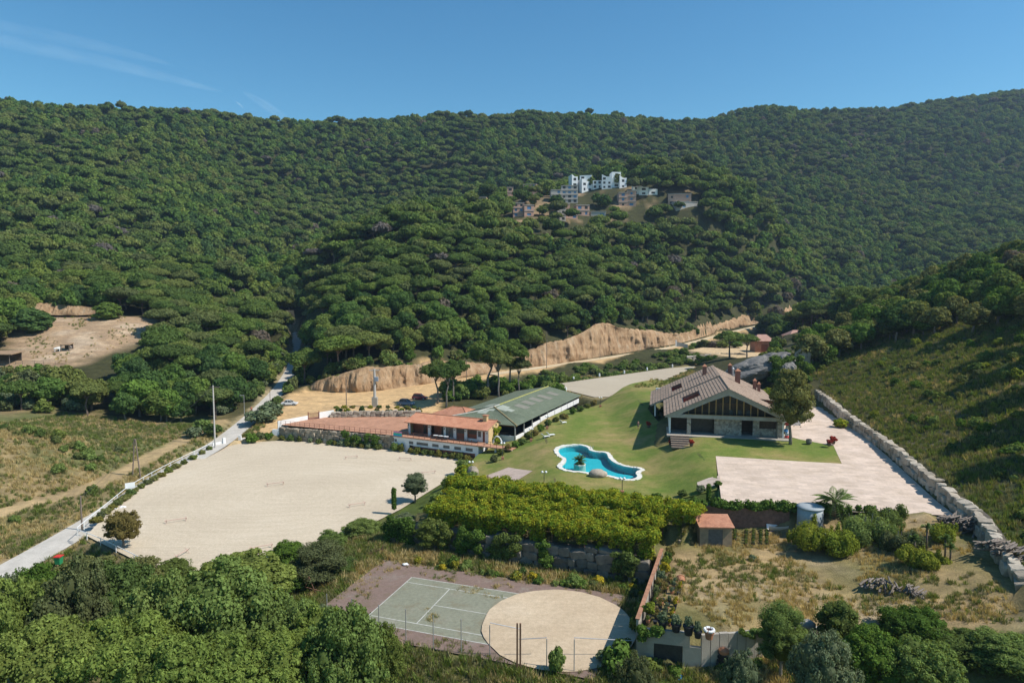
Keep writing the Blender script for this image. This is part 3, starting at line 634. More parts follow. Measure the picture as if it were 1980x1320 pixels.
def make_protos():
    rng = np.random.default_rng(21)
    for kind, fn, mt in (('pine', pine_puffs, M_PINE), ('oak', oak_puffs, M_OAK)):
        for lod, (nl, sz, nv, cn) in {'far': (520, 0.50, 7, (6, 4)), 'mid': (3800, 0.245, 6, (7, 5))}.items():
            L = []
            for k in range(nv):
                if kind == 'pine': pf = pine_puffs(rng, rng.uniform(4.2, 5.4), rng.uniform(5.0, 6.6), int(rng.integers(10, 16)))
                else: pf = oak_puffs(rng, rng.uniform(2.8, 3.5), rng.uniform(3.2, 4.2), int(rng.integers(9, 15)), rng.uniform(0.85, 1.2))
                V, F, lv = leaf_arrays(pf, nl, sz, rng, -0.3 if kind == 'pine' else -0.7, coren=cn)
                crown = nmesh('%s_crown' % kind, V, F, mt, False, lv)
                h = pf[0][2]
                trunk = trunk_mesh('%s_trunk' % kind, rng, h, 0.26 if kind == 'pine' else 0.2, pf, M_BARK if kind == 'pine' else M_BARKG) if lod != 'far' else None
                L.append((crown, trunk))
            PROTO[kind, lod] = L
make_protos()
def plant(kind, lod, k, loc, s, name, label, cat, group=None, rz=None, sz=None):
    """a tree as a thing: Empty at its foot > trunk, crown"""
    o = empty(name, loc, label, cat, group, rnd(0, 6.28) if rz is None else rz); o.scale = (s, s, s if sz is None else sz)
    c, t = PROTO[kind, lod][k % len(PROTO[kind, lod])]
    if t: link('trunk', t, o)
    link('crown', c, o); return o
# hillside forest: one jittered grid of trees; nearest ones become single trees, the rest one wood
EXCL = [(ARENA, 5), (LAWN, 6), (PATIO, 5), (GARDEN, 4), (TERRACE, 4), (LOT, 4), (ARENA2, 5), (COURT, 8), (CLEAR, 1.5), (YARD, 4)]
def forest_points():
    rng = np.random.default_rng(5); pts = []
    for y0, y1, st in ((150, 330, 6.0), (330, 620, 5.6), (620, 1250, 6.3)):
        xm = 0.86 * y1 + 40
        gx, gy = np.meshgrid(np.arange(-xm, xm, st), np.arange(y0, y1, st * 0.92))
        gx = gx + (np.arange(gx.shape[0])[:, None] % 2) * st / 2
        gx = gx + rng.uniform(-0.42, 0.42, gx.shape) * st; gy = gy + rng.uniform(-0.42, 0.42, gy.shape) * st
        m = np.abs(gx) < 0.82 * gy + 30; pts.append(np.stack([gx[m], gy[m]], 1))
    q = np.concatenate(pts); X, Y = q[:, 0], q[:, 1]
    Z = hz(X, Y); keep = np.ones(len(q), bool)
    for P, m in EXCL: keep &= sdist(X, Y, P) > m
    for L, m in ((ROAD, 3.2), (DIRT, 3.2), (TRACK, 4)):
        d, _, w = pdist(X, Y, L); keep &= d - w > m
    wallx = np.interp(Y, [54, 158, 176, 195, 215], [46, 73, 92, 96, 70]); nearR = (X > wallx - 14) & (Y < 172 + 0.12 * (X - 73)); keep &= ~((X > 26) & (Y < 178) ) | ((X > wallx + 45) & (Y > 150))
    yroad = np.interp(X, [p[0] for p in DIRT], [p[1] for p in DIRT], left=-1, right=-1); keep &= ~((X > -62) & (X < 130) & (Y < yroad + 3))
    keep &= ~((X < -30) & (Y < 158 + 0.0 * X))
    # steep cut faces and the strip on top of them stay bare
    for rows in (CUT1, CUT2):
        c = cut_pts(rows); T = [p[1] for p in c]; Fo = [p[0] for p in c]
        keep &= (pdist(X, Y, T)[0] > 2.0) & (pdist(X, Y, Fo)[0] > 4)
        yc = np.interp(X, [p[0] for p in T], [p[1] for p in T], left=-1, right=-1); keep &= ~((yc > 0) & (Y < yc + 2) & (Y > yc - 16))
    # behind the skyline nothing shows
    el = (Z + 8 - HCAM) / Y
    # open ground among the hillside houses
    hw = np.exp(-(((X - 52) / 85) ** 2 + ((Y - 430) / 30) ** 2) * 1.4); dep = Y * cos(PITCH) - (Z - HCAM) * sin(PITCH); pr = 660 - FPX * (Y * sin(PITCH) + (Z - HCAM) * cos(PITCH)) / dep; pc = 990 + FPX * X / dep
    keep &= ~((pc > 915) & (pc < 1365) & (pr > 372) & (pr < 445) & (Y > 365) & (Y < 500) & (rng.random(len(q)) < 0.5))
    bl = np.interp(pc, [-80, 0, 120, 215, 300], [728, 724, 708, 684, 645]); keep &= ~((pc < 305) & (Y < 236) & (pr > bl - 25) & (pr - 9.5 * FPX / Y < bl - 4))
    keep &= ~((np.abs(fbm(X, Y, 45, 31)) < 0.03) & (rng.random(len(q)) < 0.5))
    return X[keep], Y[keep], Z[keep]
def instance_points(o, pc):
    ng = bpy.data.node_groups.new('scatter', 'GeometryNodeTree')
    ng.interface.new_socket('Geometry', in_out='INPUT', socket_type='NodeSocketGeometry'); ng.interface.new_socket('Geometry', in_out='OUTPUT', socket_type='NodeSocketGeometry')
    gi = ng.nodes.new('NodeGroupInput'); go = ng.nodes.new('NodeGroupOutput'); ip = ng.nodes.new('GeometryNodeInstanceOnPoints'); ci = ng.nodes.new('GeometryNodeCollectionInfo')
    ci.inputs['Collection'].default_value = pc; ci.inputs['Separate Children'].default_value = True; ci.inputs['Reset Children'].default_value = True
    def na(name, t):
        q = ng.nodes.new('GeometryNodeInputNamedAttribute'); q.data_type = t; q.inputs[0].default_value = name; return q.outputs['Attribute']
    L = ng.links; L.new(gi.outputs[0], ip.inputs['Points']); L.new(ci.outputs[0], ip.inputs['Instance']); ip.inputs['Pick Instance'].default_value = True
    L.new(na('pick', 'INT'), ip.inputs['Instance Index']); L.new(na('turn', 'FLOAT_VECTOR'), ip.inputs['Rotation']); L.new(na('size', 'FLOAT_VECTOR'), ip.inputs['Scale'])
    L.new(ip.outputs[0], go.inputs[0])
    md = o.modifiers.new('scatter', 'NODES'); md.node_group = ng
# ------------------------------------------------------------------ buildings
class Frame:
    def __init__(s, o, ang, z): s.o = o; s.c = cos(ang); s.s = sin(ang); s.z = z; s.ang = ang
    def P(s, a, n, h): return (s.o[0] + a * s.c - n * s.s, s.o[1] + a * s.s + n * s.c, s.z + h)
    def box(s, mb, a0, a1, n0, n1, h0, h1, m=0):
        q = [(a0, n0), (a1, n0), (a1, n1), (a0, n1)]
        return mb.hexa([s.P(a, n, h0) for a, n in q], [s.P(a, n, h1) for a, n in q], m)
    def bx(s, name, mat, par, *d): mb = MB(); s.box(mb, *d); return mb.build(name, mat, par)
    def holes(s, mb, a0, a1, n0, n1, h0, h1, hs):
        """a wall slab between n0..n1 with rectangular openings (a0,a1,h0,h1)"""
        A = sorted({a0, a1} | {q for r in hs for q in r[:2] if a0 < q < a1}); H = sorted({h0, h1} | {q for r in hs for q in r[2:] if h0 < q < h1})
        for i in range(len(A) - 1):
            for j in range(len(H) - 1):
                ca, ch = (A[i] + A[i + 1]) / 2, (H[j] + H[j + 1]) / 2
                if not any(r[0] < ca < r[1] and r[2] < ch < r[3] for r in hs): s.box(mb, A[i], A[i + 1], n0, n1, H[j], H[j + 1])
        return mb
def tile_mat(name, c0, c1, c2):
    m, nt, b = nodes_mat(name); v = pos_node(nt)
    c = ramp(nt, noise(nt, v, 0.7, 7, 0.7), [(0.28, c0), (0.5, c1), (0.72, c2)]); k = ramp(nt, noise(nt, v, 5, 4, 0.7), [(0.3, (0.75, 0.74, 0.72)), (0.7, (1.2, 1.2, 1.2))]); c = mixc(nt, 1.0, c, k, 'MULTIPLY')
    nt.links.new(c, b.inputs['Base Color']); b.inputs['Roughness'].default_value = 0.92; bump(nt, b, noise(nt, v, 7, 3, 0.6), 0.03); return m
M_WHITE = simple('white_render', (0.74, 0.73, 0.70), 0.9, 0.09, 0.8)
M_RED = simple('brick_red_render', (0.24, 0.085, 0.05), 0.9, 0.2, 1.2)
M_REDM = simple('red_oxide_metal', (0.20, 0.075, 0.05), 0.7, 0.25, 3)
M_OCHRE = simple('ochre_render', (0.60, 0.42, 0.21), 0.9, 0.12, 0.8)
M_DARK = simple('dark_glass', (0.045, 0.045, 0.042), 0.35, 0.3, 2)
M_GREYGL = simple('grey_shutter', (0.15, 0.14, 0.125), 0.7, 0.2, 2)
M_TERRA = tile_mat('terracotta_tiles', (0.30, 0.13, 0.075), (0.42, 0.185, 0.105), (0.48, 0.25, 0.155))
M_BROWN = tile_mat('grey_brown_roof_tiles', (0.225, 0.155, 0.11), (0.32, 0.23, 0.165), (0.385, 0.285, 0.21))
M_CONC = simple('grey_concrete', (0.36, 0.325, 0.27), 0.9, 0.18, 0.7, bmp=0.02)
M_WOOD = simple('honey_wood', (0.40, 0.235, 0.09), 0.7, 0.25, 3)
M_DWOOD = simple('dark_wood', (0.085, 0.06, 0.04), 0.85, 0.3, 2)
M_BRICK = simple('chimney_brick', (0.25, 0.12, 0.085), 0.95, 0.25, 5)
M_METALG = simple('galvanised_metal', (0.42, 0.42, 0.42), 0.5, 0.15, 3, metal=0.6)
M_RUST = simple('rusty_steel', (0.16, 0.085, 0.05), 0.9, 0.35, 4)
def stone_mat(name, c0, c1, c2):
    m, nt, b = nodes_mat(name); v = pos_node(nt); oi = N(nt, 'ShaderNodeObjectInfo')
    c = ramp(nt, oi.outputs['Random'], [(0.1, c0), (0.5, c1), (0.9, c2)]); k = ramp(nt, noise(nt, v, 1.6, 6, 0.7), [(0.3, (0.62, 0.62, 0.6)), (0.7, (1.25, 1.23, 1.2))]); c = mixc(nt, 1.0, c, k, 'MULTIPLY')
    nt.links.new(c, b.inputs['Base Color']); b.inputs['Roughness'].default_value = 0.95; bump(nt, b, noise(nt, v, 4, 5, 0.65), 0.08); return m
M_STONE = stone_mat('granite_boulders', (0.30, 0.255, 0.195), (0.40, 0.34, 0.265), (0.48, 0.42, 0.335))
M_STONED = stone_mat('weathered_boulders', (0.24, 0.195, 0.14), (0.32, 0.26, 0.185), (0.40, 0.335, 0.25))
M_MORTAR = simple('dark_earth_joint', (0.10, 0.085, 0.065), 1.0, 0.3, 2)
def masonry_mat(name, c0, c1, c2, sc):
    m, nt, b = nodes_mat(name); v = pos_node(nt); vo = N(nt, 'ShaderNodeTexVoronoi'); vo.inputs['Scale'].default_value = sc; nt.links.new(v, vo.inputs['Vector'])
    c = ramp(nt, vo.outputs['Color'], [(0.2, c0), (0.5, c1), (0.8, c2)]); nt.links.new(c, b.inputs['Base Color']); b.inputs['Roughness'].default_value = 0.95
    bump(nt, b, vo.outputs['Distance'], -0.1); return m
M_MASON = masonry_mat('rubble_masonry', (0.22, 0.185, 0.145), (0.34, 0.295, 0.235), (0.42, 0.365, 0.29), 2.6)

# stone walls: every boulder a piece of the wall
def rock_mesh(i, mat):
    r = random.Random(100 + i); m = MB(); 
    # cube with cut corners, uneven
    pts = []
    for sx in (-1, 1):
        for sy in (-1, 1):
            for sz in (-1, 1):
                for ax in range(3):
                    p = [sx, sy, sz]; p[ax] *= r.uniform(0.45, 0.8); pts.append([0.5 * q * r.uniform(0.86, 1.06) for q in p])
    import bmesh
    bm = bmesh.new(); [bm.verts.new(p) for p in pts]; bmesh.ops.convex_hull(bm, input=bm.verts)
    me = bpy.data.meshes.new('stone'); bm.to_mesh(me); bm.free(); me.materials.append(mat); return me
M_STONEX = stone_mat('shade_darkened_boulders', (0.12, 0.105, 0.085), (0.17, 0.145, 0.115), (0.24, 0.205, 0.165))  # stone colour lowered to carry the shade on the wall under the vines
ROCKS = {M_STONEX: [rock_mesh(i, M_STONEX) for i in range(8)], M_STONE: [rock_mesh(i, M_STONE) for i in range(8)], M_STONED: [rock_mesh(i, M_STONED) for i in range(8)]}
def stone_wall(name, line, hs, label, size, mat=M_STONE, thick=0.9, batter=0.0, skip=None, cat='stone wall', seed=1, back=True):
    """line: plan points with base height; hs: wall height at each point. courses of single boulders on a dark backing"""
    r = random.Random(seed); L = [0]
    for a, b in zip(line[:-1], line[1:]): L.append(L[-1] + hypot(b[0] - a[0], b[1] - a[1]))
    root = empty(name, (line[0][0], line[0][1], line[0][2]), label, cat); off = Vector(root.location)
    def ptat(s):
        for i in range(len(L) - 1):
            if s <= L[i + 1] or i == len(L) - 2:
                t = (s - L[i]) / (L[i + 1] - L[i]); a, b = line[i], line[i + 1]; an = atan2(b[1] - a[1], b[0] - a[0])
                return [a[k] + (b[k] - a[k]) * t for k in range(3)], hs[i] + (hs[i + 1] - hs[i]) * t, an
    if back:
        mb = MB(); n = max(2, int(L[-1] / 2)); 
        for i in range(n):
            p, h, a = ptat(L[-1] * i / n); q, h2, a2 = ptat(L[-1] * (i + 1) / n); nx, ny = -sin(a), cos(a); d0, d1 = 0.4 * thick, 1.15 * thick; mx, my = -sin(a2), cos(a2)
            lo = [(p[0] + nx * d0, p[1] + ny * d0, p[2] - 0.3), (q[0] + mx * d0, q[1] + my * d0, q[2] - 0.3), (q[0] + mx * d1, q[1] + my * d1, q[2] - 0.3), (p[0] + nx * d1, p[1] + ny * d1, p[2] - 0.3)]
            bt = batter * h; hi = [(v[0] + nx * bt, v[1] + ny * bt, v[2] + 0.3 + (h if k in (0, 3) else h2) - 0.45) for k, v in enumerate(lo)]
            mb.hexa(lo, hi)
        mb.build('backing', M_MORTAR, root)
    hmax = max(hs); z = 0.0; row = 0
    while z < hmax - 0.15:
        ch = size * r.uniform(0.72, 0.98); s = -r.uniform(0, size * 0.6)
        while s < L[-1]:
            w = size * r.uniform(0.8, 1.75); mid = min(max(s + w / 2, 0), L[-1]); p, h, a = ptat(mid)
            if z < h * r.uniform(0.8, 1.0) - 0.1 and not (skip and skip(mid / L[-1], z)):
                hh = min(ch, h - z) + 0.04; me = r.choice(ROCKS[mat]); o = link('stone', me, root)
                d = batter * (z + hh / 2) + r.uniform(-0.16, 0.12) * size + 0.28 * thick
                o.location = (p[0] - sin(a) * d - off.x, p[1] + cos(a) * d - off.y, p[2] + z + hh / 2 - off.z)
                o.rotation_euler = (r.uniform(-.2, .2), r.uniform(-.22, .22), a + r.uniform(-.2, .2) + (pi if r.random() < .5 else 0)); o.scale = (w * r.uniform(0.93, 1.02), thick * r.uniform(0.8, 1.25), hh * r.uniform(0.95, 1.15))
            s += w
        z += ch; row += 1
    return root

# white stable block with gallery and terracotta roof
def stable_block():
    F = Frame(BL[:2], atan2(BE[1], BE[0]), 1.5); L = BLEN
    t = empty('stable_block', BL, 'long white stable block with red-brown doors, gallery and terracotta tiled roof', 'building')
    fr = lambda x: (x - 135) / 1305 * L
    wins = [(fr(185), fr(222), -0.6, 0.0), (fr(412), fr(480), -0.75, -0.1), (fr(530), fr(707), -0.72, -0.1), (fr(768), fr(865), -0.72, -0.08), (fr(932), fr(1028), -0.74, -0.08), (fr(1095), fr(1193), -0.74, -0.08), (fr(1258), fr(1360), -0.74, -0.06)]
    door = (fr(415), fr(485), -2.6, -0.95)
    mb = MB(); F.holes(mb, 0, L, 0, 0.3, -2.7, 0.5, wins + [door]); F.box(mb, L - 0.3, L, 0.3, 8, -2.7, 0.5); F.box(mb, 0, 0.3, 0.3, 3, -2.7, 0.5)
    w = mb.build('lower_wall', M_WHITE, t)
    for q in wins: F.bx('window', M_GREYGL, w, q[0], q[1], 0.12, 0.18, q[2], q[3])
    F.bx('door', M_DARK, w, door[0], door[1], 0.5, 0.6, -2.6, -0.95)
    F.bx('plinth', M_RED, w, fr(488), fr(1393), -0.06, -0.003, -2.65, -1.08)
    F.bx('end_door', M_DARK, w, L + 0.003, L + 0.05, 4.2, 5.2, -2.4, -0.5); F.bx('end_pier', M_WHITE, w, L + 0.003, L + 0.35, 5.4, 5.9, -2.5, 0.5)
    F.bx('gallery_edge', M_TERR, t, -0.1, L + 7.5, -0.18, 0.9, 0.5, 0.68); F.bx('walkway', M_TERR, t, L + 0.0, L + 7.5, 0.9, 2.4, 0.48, 0.66)
    for a in (L + 3.4, L + 7.0): F.bx('walkway_post', M_WHITE, t, a, a + 0.35, 0.6, 0.95, -1.6, 0.5)
    # upper storey
    a0, a1, n0, n1 = 2.0, L + 0.5, 3.3, 8.4; zf, ze = 0.6, 3.45
    fu = lambda x: a0 + (x - 260) / 1235 * (a1 - a0)
    op = [(fu(298), fu(585), zf, ze - 0.35), (fu(625), fu(830), zf, ze - 0.35), (fu(862), fu(980), zf + 0.15, ze - 0.45), (fu(1022), fu(1145), zf + 0.05, ze - 0.45), (fu(1187), fu(1330), zf + 0.5, ze - 0.45), (fu(1342), fu(1392), zf + 1.0, ze - 0.6), (fu(1412), fu(1447), zf, ze - 0.6)]
    mb = MB(); F.holes(mb, a0, a1, n0, n0 + 0.3, zf, ze, op); w = mb.build('upper_wall', M_WHITE, t)
    for i, q in enumerate(op):
        dd = 1.4 if i < 2 else 0.2
        F.bx('recess_panel', [M_RED, M_RED, M_GREYGL, M_RED, M_RED, M_GREYGL, M_RED][i], w, q[0], q[1], n0 + dd, n0 + dd + 0.08, q[2], q[3])
    F.bx('door', M_DARK, w, fu(455), fu(505), n0 + 1.33, n0 + 1.39, zf, ze - 0.7); F.bx('door', M_DARK, w, fu(745), fu(790), n0 + 1.33, n0 + 1.39, zf, ze - 0.7)
    F.bx('window', M_DARK, w, fu(1032), fu(1137), n0 + 0.13, n0 + 0.19, zf + 1.35, ze - 0.55); F.bx('window', M_DARK, w, fu(1195), fu(1322), n0 + 0.13, n0 + 0.19, zf + 1.45, ze - 0.55)
    for x in (510, 752, 915, 1198):
        a = fu(x); mb = MB(); mb.tube([F.P(a, n0 - 0.05, zf + 0.05), F.P(a, n0 - 0.05, zf + 1.4), F.P(a + 1.25, n0 - 1.05, ze - 0.25)], 0.07, 5); mb.build('awning_brace', M_REDM, t)
    for x in (278, 606, 845, 1000, 1160, 1480):
        mb = MB(); mb.blob(F.P(fu(x), n0 - 0.12, zf + 2.0), (0.1, 0.1, 0.16), 6, 4); mb.build('wall_lamp', M_DARK, t)
    # end and rear walls (gable rising to the ridge)
    zr = 4.65; nr = 6.9; zb = 4.0
    mb = MB()
    for a in (a0, a1 - 0.25):
        prof = [(n0, -2.6 if a > 5 else zf), (n1, -2.6 if a > 5 else zf), (n1, zb - 0.12), (nr, zr - 0.12), (n0, ze)]
        if a > 5: prof = [(n0 + 0.003, -2.6)] + prof[1:4] + [(n0 + 0.003, ze)]
        mb.hexa([F.P(a, n, h) for n, h in prof], [F.P(a + 0.25, n, h) for n, h in prof])
    F.box(mb, a0, a1, n1 - 0.3, n1, zf, zb - 0.1); e = mb.build('end_wall', M_OCHRE, t)
    for n, h in ((5.2, 3.25), (6.6, 3.55)): F.bx('vent', M_DARK, e, a1 + 0.003, a1 + 0.06, n, n + 0.35, h, h + 0.45)
    # roof: two tiled slopes with real corrugation
    mb = MB(); ov = 0.5
    def slope(n_a, z_a, n_b, z_b):
        k = int((a1 - a0 + 2 * 0.3) / 0.24); V = []; Fc = []
        for i in range(k * 2 + 1):
            a = a0 - 0.3 + i * (a1 - a0 + 0.6) / (k * 2); up = 0.07 if i % 2 else 0.0
            V += [F.P(a, n_a, z_a + up), F.P(a, n_b, z_b + up)]
        for i in range(k * 2): Fc.append((2 * i, 2 * i + 2, 2 * i + 3, 2 * i + 1))
        mb.add(V, Fc)
    ze2 = ze - 0.16
    slope(n0 - ov - 0.6, ze2 + 0.08, nr, zr); slope(nr, zr, n1 + 0.4, zb - 0.1)
    lo = [F.P(a0 - 0.25, n0 - ov - 0.55, ze2 - 0.06), F.P(a1 + 0.25, n0 - ov - 0.55, ze2 - 0.06), F.P(a1 + 0.25, nr, zr - 0.12), F.P(a0 - 0.25, nr, zr - 0.12)]
    hi = [(p[0], p[1], p[2] + 0.10) for p in lo]; mb.hexa(lo, hi)
    r = mb.build('roof', M_TERRA, t)
    mb = MB(); mb.tube([F.P(a0 - 0.3, nr, zr + 0.05), F.P(a1 + 0.3, nr, zr + 0.05)], 0.14, 6); mb.build('ridge_tiles', M_TERRA, r)
    mb = MB(); a = fu(1330); F.box(mb, a, a + 0.9, 5.9, 6.7, 3.9, 5.6); c = mb.build('chimney', M_OCHRE, r); mb = MB(); F.box(mb, a - 0.15, a + 1.05, 5.75, 6.85, 5.6, 5.75); mb.build('chimney_cap', M_TERRA, c)
    mb = MB(); mb.tube([F.P(L + 2.6 + 1.0 * cos(q), 3.4, 0.7 + 1.5 * sin(q)) for q in np.linspace(0, pi, 9)], 0.16, 6); mb.build('arch', M_WHITE, t)
    # red-roofed annex behind, hipped
    t2 = empty('annex', F.P(3, 9.2, 0.6), 'low annex with hipped terracotta roof behind the stable block', 'building')
    A = [(3.0, 9.2), (14.0, 9.2), (14.0, 19), (3.0, 19)]
    mb = MB(); mb.hexa([F.P(a, n, 0.3) for a, n in A], [F.P(a, n, 3.4) for a, n in A]); mb.build('wall', M_OCHRE, t2)
    mb = MB(); E = [(2.4, 8.9), (14.6, 8.9), (14.6, 19.6), (2.4, 19.6)]; RT = [(7.0, 14.4), (9.6, 14.4)]
    V = [F.P(a, n, 3.45) for a, n in E] + [F.P(a, n, 5.3) for a, n in RT]; mb.add(V, [(0, 1, 5, 4), (1, 2, 5), (2, 3, 4, 5), (3, 0, 4), (3, 2, 1, 0)]); r = mb.build('roof', M_TERRA, t2)
    mb = MB(); [mb.tube([V[i], V[j]], 0.13, 5) for i, j in ((0, 4), (1, 5), (2, 5), (3, 4), (4, 5))]; mb.build('ridge_tiles', M_TERRA, r)
    return F
FB = stable_block()

# long open shed with green corrugated roof
def green_shed():
    sh = M_GRN = tile_mat('green_corrugated_sheet', (0.095, 0.115, 0.075), (0.125, 0.15, 0.095), (0.165, 0.185, 0.13))
    F = Frame((0.65, 138.5), atan2(BE[1], BE[0]) + radians(2.5), 0.0)      # a<0 to the left, n along the shed
    W, L, ez, rz = 18.0, 43.0, 5.1, 7.0; b0 = 1.6
    t = empty('riding_shed', F.P(0, 0, b0), 'long open riding shed with patched green hipped roof beside the lawn', 'shed')
    ov = 0.7; E = [(-W - ov, -ov), (ov, -ov), (ov, L + ov), (-W - ov, L + ov)]; R0, R1 = (-W / 2, 8.5), (-W / 2, L + ov)
    # roof in corrugated panels
    mb = MB()
    def strip(p0, p1, q0, q1, n):
        V = []; Fc = []
        for i in range(n * 2 + 1):
            s = i / (2 * n); up = 0.05 if i % 2 else 0
            a = [p0[k] + (p1[k] - p0[k]) * s for k in range(3)]; b = [q0[k] + (q1[k] - q0[k]) * s for k in range(3)]
            V += [F.P(a[0], a[1], a[2] + up), F.P(b[0], b[1], b[2] + up)]
        for i in range(2 * n): Fc.append((2 * i, 2 * i + 1, 2 * i + 3, 2 * i + 2))
        mb.add(V, Fc)
    e = ez; 
    strip((ov, -ov, e), (ov, R0[1], e), (R0[0], R0[1], rz), (R0[0], R0[1], rz), 14); strip((ov, R0[1], e), (ov, L + ov, e), (R0[0], R0[1], rz), (R1[0], R1[1], rz), 60)
    strip((-W - ov, L + ov, e), (-W - ov, R0[1], e), (R1[0], R1[1], rz), (R0[0], R0[1], rz), 60); strip((-W - ov, R0[1], e), (-W - ov, -ov, e), (R0[0], R0[1], rz), (R0[0], R0[1], rz), 14)
    strip((-W - ov, -ov, e), (ov, -ov, e), (R0[0], R0[1], rz), (R0[0], R0[1], rz), 30)
    r = mb.build('roof', M_GRN, t)
    mb = MB(); mb.tube([F.P(R0[0], R0[1] + 3, rz + 0.04), F.P(R1[0], R1[1], rz + 0.04)], 0.16, 5); mb.build('ridge_cap', simple('lichen_yellow', (0.36, 0.34, 0.10), 0.9, 0.3, 1.5), r)
    mb = MB(); mb.tube([F.P(ov, -ov, e + 0.05), F.P(R0[0], R0[1], rz + 0.05)], 0.18, 5); mb.build('hip_cap', simple('lichen_brown', (0.30, 0.22, 0.10), 0.9, 0.4, 1.5), r)
    mb = MB(); mb.tube([F.P(-W - ov, -ov, e + 0.05), F.P(-W * 0.62, R0[1] * 0.66, e + 1.35), F.P(R0[0], R0[1], rz + 0.05), F.P(R0[0], R0[1] + 3, rz + 0.06)], 0.17, 5); mb.build('hip_cap', simple('pale_flashing', (0.42, 0.41, 0.36), 0.85, 0.25, 1.5), r)
    M_PATCH = simple('pale_replacement_sheet', (0.30, 0.32, 0.26), 0.85, 0.15, 1.0)
    def roofz(a, n):
        s = min((ov - a) / (W / 2 + ov), (a + W + ov) / (W / 2 + ov)); z = e + (rz - e) * s
        if n < R0[1]: z = min(z, e + (rz - e) * (n + ov) / (R0[1] + ov))
        return z
    for a0, a1, n0, n1 in ((-11.2, -9.0, 4.2, 6.0), (-10.2, -8.0, 6.0, 7.8), (-8.2, -5.6, 7.6, 8.9), (-8.4, -6.4, 9.0, 12.0), (-6.4, -4.6, 8.4, 10.6), (-13.0, -11.0, 11, 14.5)):
        q = [(a0, n0), (a1, n0), (a1, n1), (a0, n1)]; mb = MB(); mb.hexa([F.P(a, n, roofz(a, n) + 0.04) for a, n in q], [F.P(a, n, roofz(a, n) + 0.075) for a, n in q]); mb.build('roof_patch', M_PATCH, r)
    M_FADE = simple('faded_sheet', (0.20, 0.19, 0.15), 0.9, 0.15, 1.0)
    for a0, a1, n0, n1 in ((-6.5, -3.4, 14, 17), (-6.8, -4.0, 19, 22), (-7.0, -3.8, 24, 27), (-6.8, -3.2, 29, 32), (-6.5, -3.6, 35, 38)):
        q = [(a0, n0), (a1, n0), (a1, n1), (a0, n1)]; mb = MB(); mb.hexa([F.P(a, n, roofz(a, n) + 0.035) for a, n in q], [F.P(a, n, roofz(a, n) + 0.062) for a, n in q]); mb.build('roof_patch', M_FADE, r)
    def gz(n): return float(LZ(F.P(0.3, n, 0)[0]))
    for i in range(10):
        n = i * L / 9; F.bx('post', M_METALG, t, -0.12, 0.12, n - 0.12, n + 0.12, gz(n) - 0.3, e - 0.02); F.bx('post', M_METALG, t, -W - 0.12, -W + 0.12, n - 0.12, n + 0.12, 1.0, e - 0.02)
    for i in range(1, 4): F.bx('post', M_METALG, t, -W * i / 4 - 0.1, -W * i / 4 + 0.1, -0.12, 0.12, 1.0, e - 0.02)
    for i in range(9):
        n0, n1 = i * L / 9 + 0.13, (i + 1) * L / 9 - 0.13; F.bx('low_wall', M_WHITE, t, -0.15, 0.15, n0, n1, gz(n0) - 0.4, gz(n0) + 0.75)
    F.bx('low_wall', M_WHITE, t, -W + 0.13, -0.16, -0.15, 0.1, 0.6, 2.75)
    mb = MB(); F.box(mb, -W - 0.1, -W + 0.05, 0.2, L, 1.0, 4.4); F.box(mb, -W, -0.2, L - 0.1, L + 0.05, 2.0, 5.0); mb.build('rear_wall', M_DWOOD, t)
    mb = MB(); [F.box(mb, -W, 0, i * L / 9 - 0.08, i * L / 9 + 0.08, e - 0.4, e - 0.06) for i in range(10)]; mb.build('roof_beams', M_RUST, t)
    mb = MB(); F.box(mb, -W + 0.2, -0.2, 0.2, L - 0.2, 1.5, 1.6); mb.build('floor', simple('dark_riding_floor', (0.10, 0.085, 0.065), 1.0, 0.2, 1), t)
green_shed()
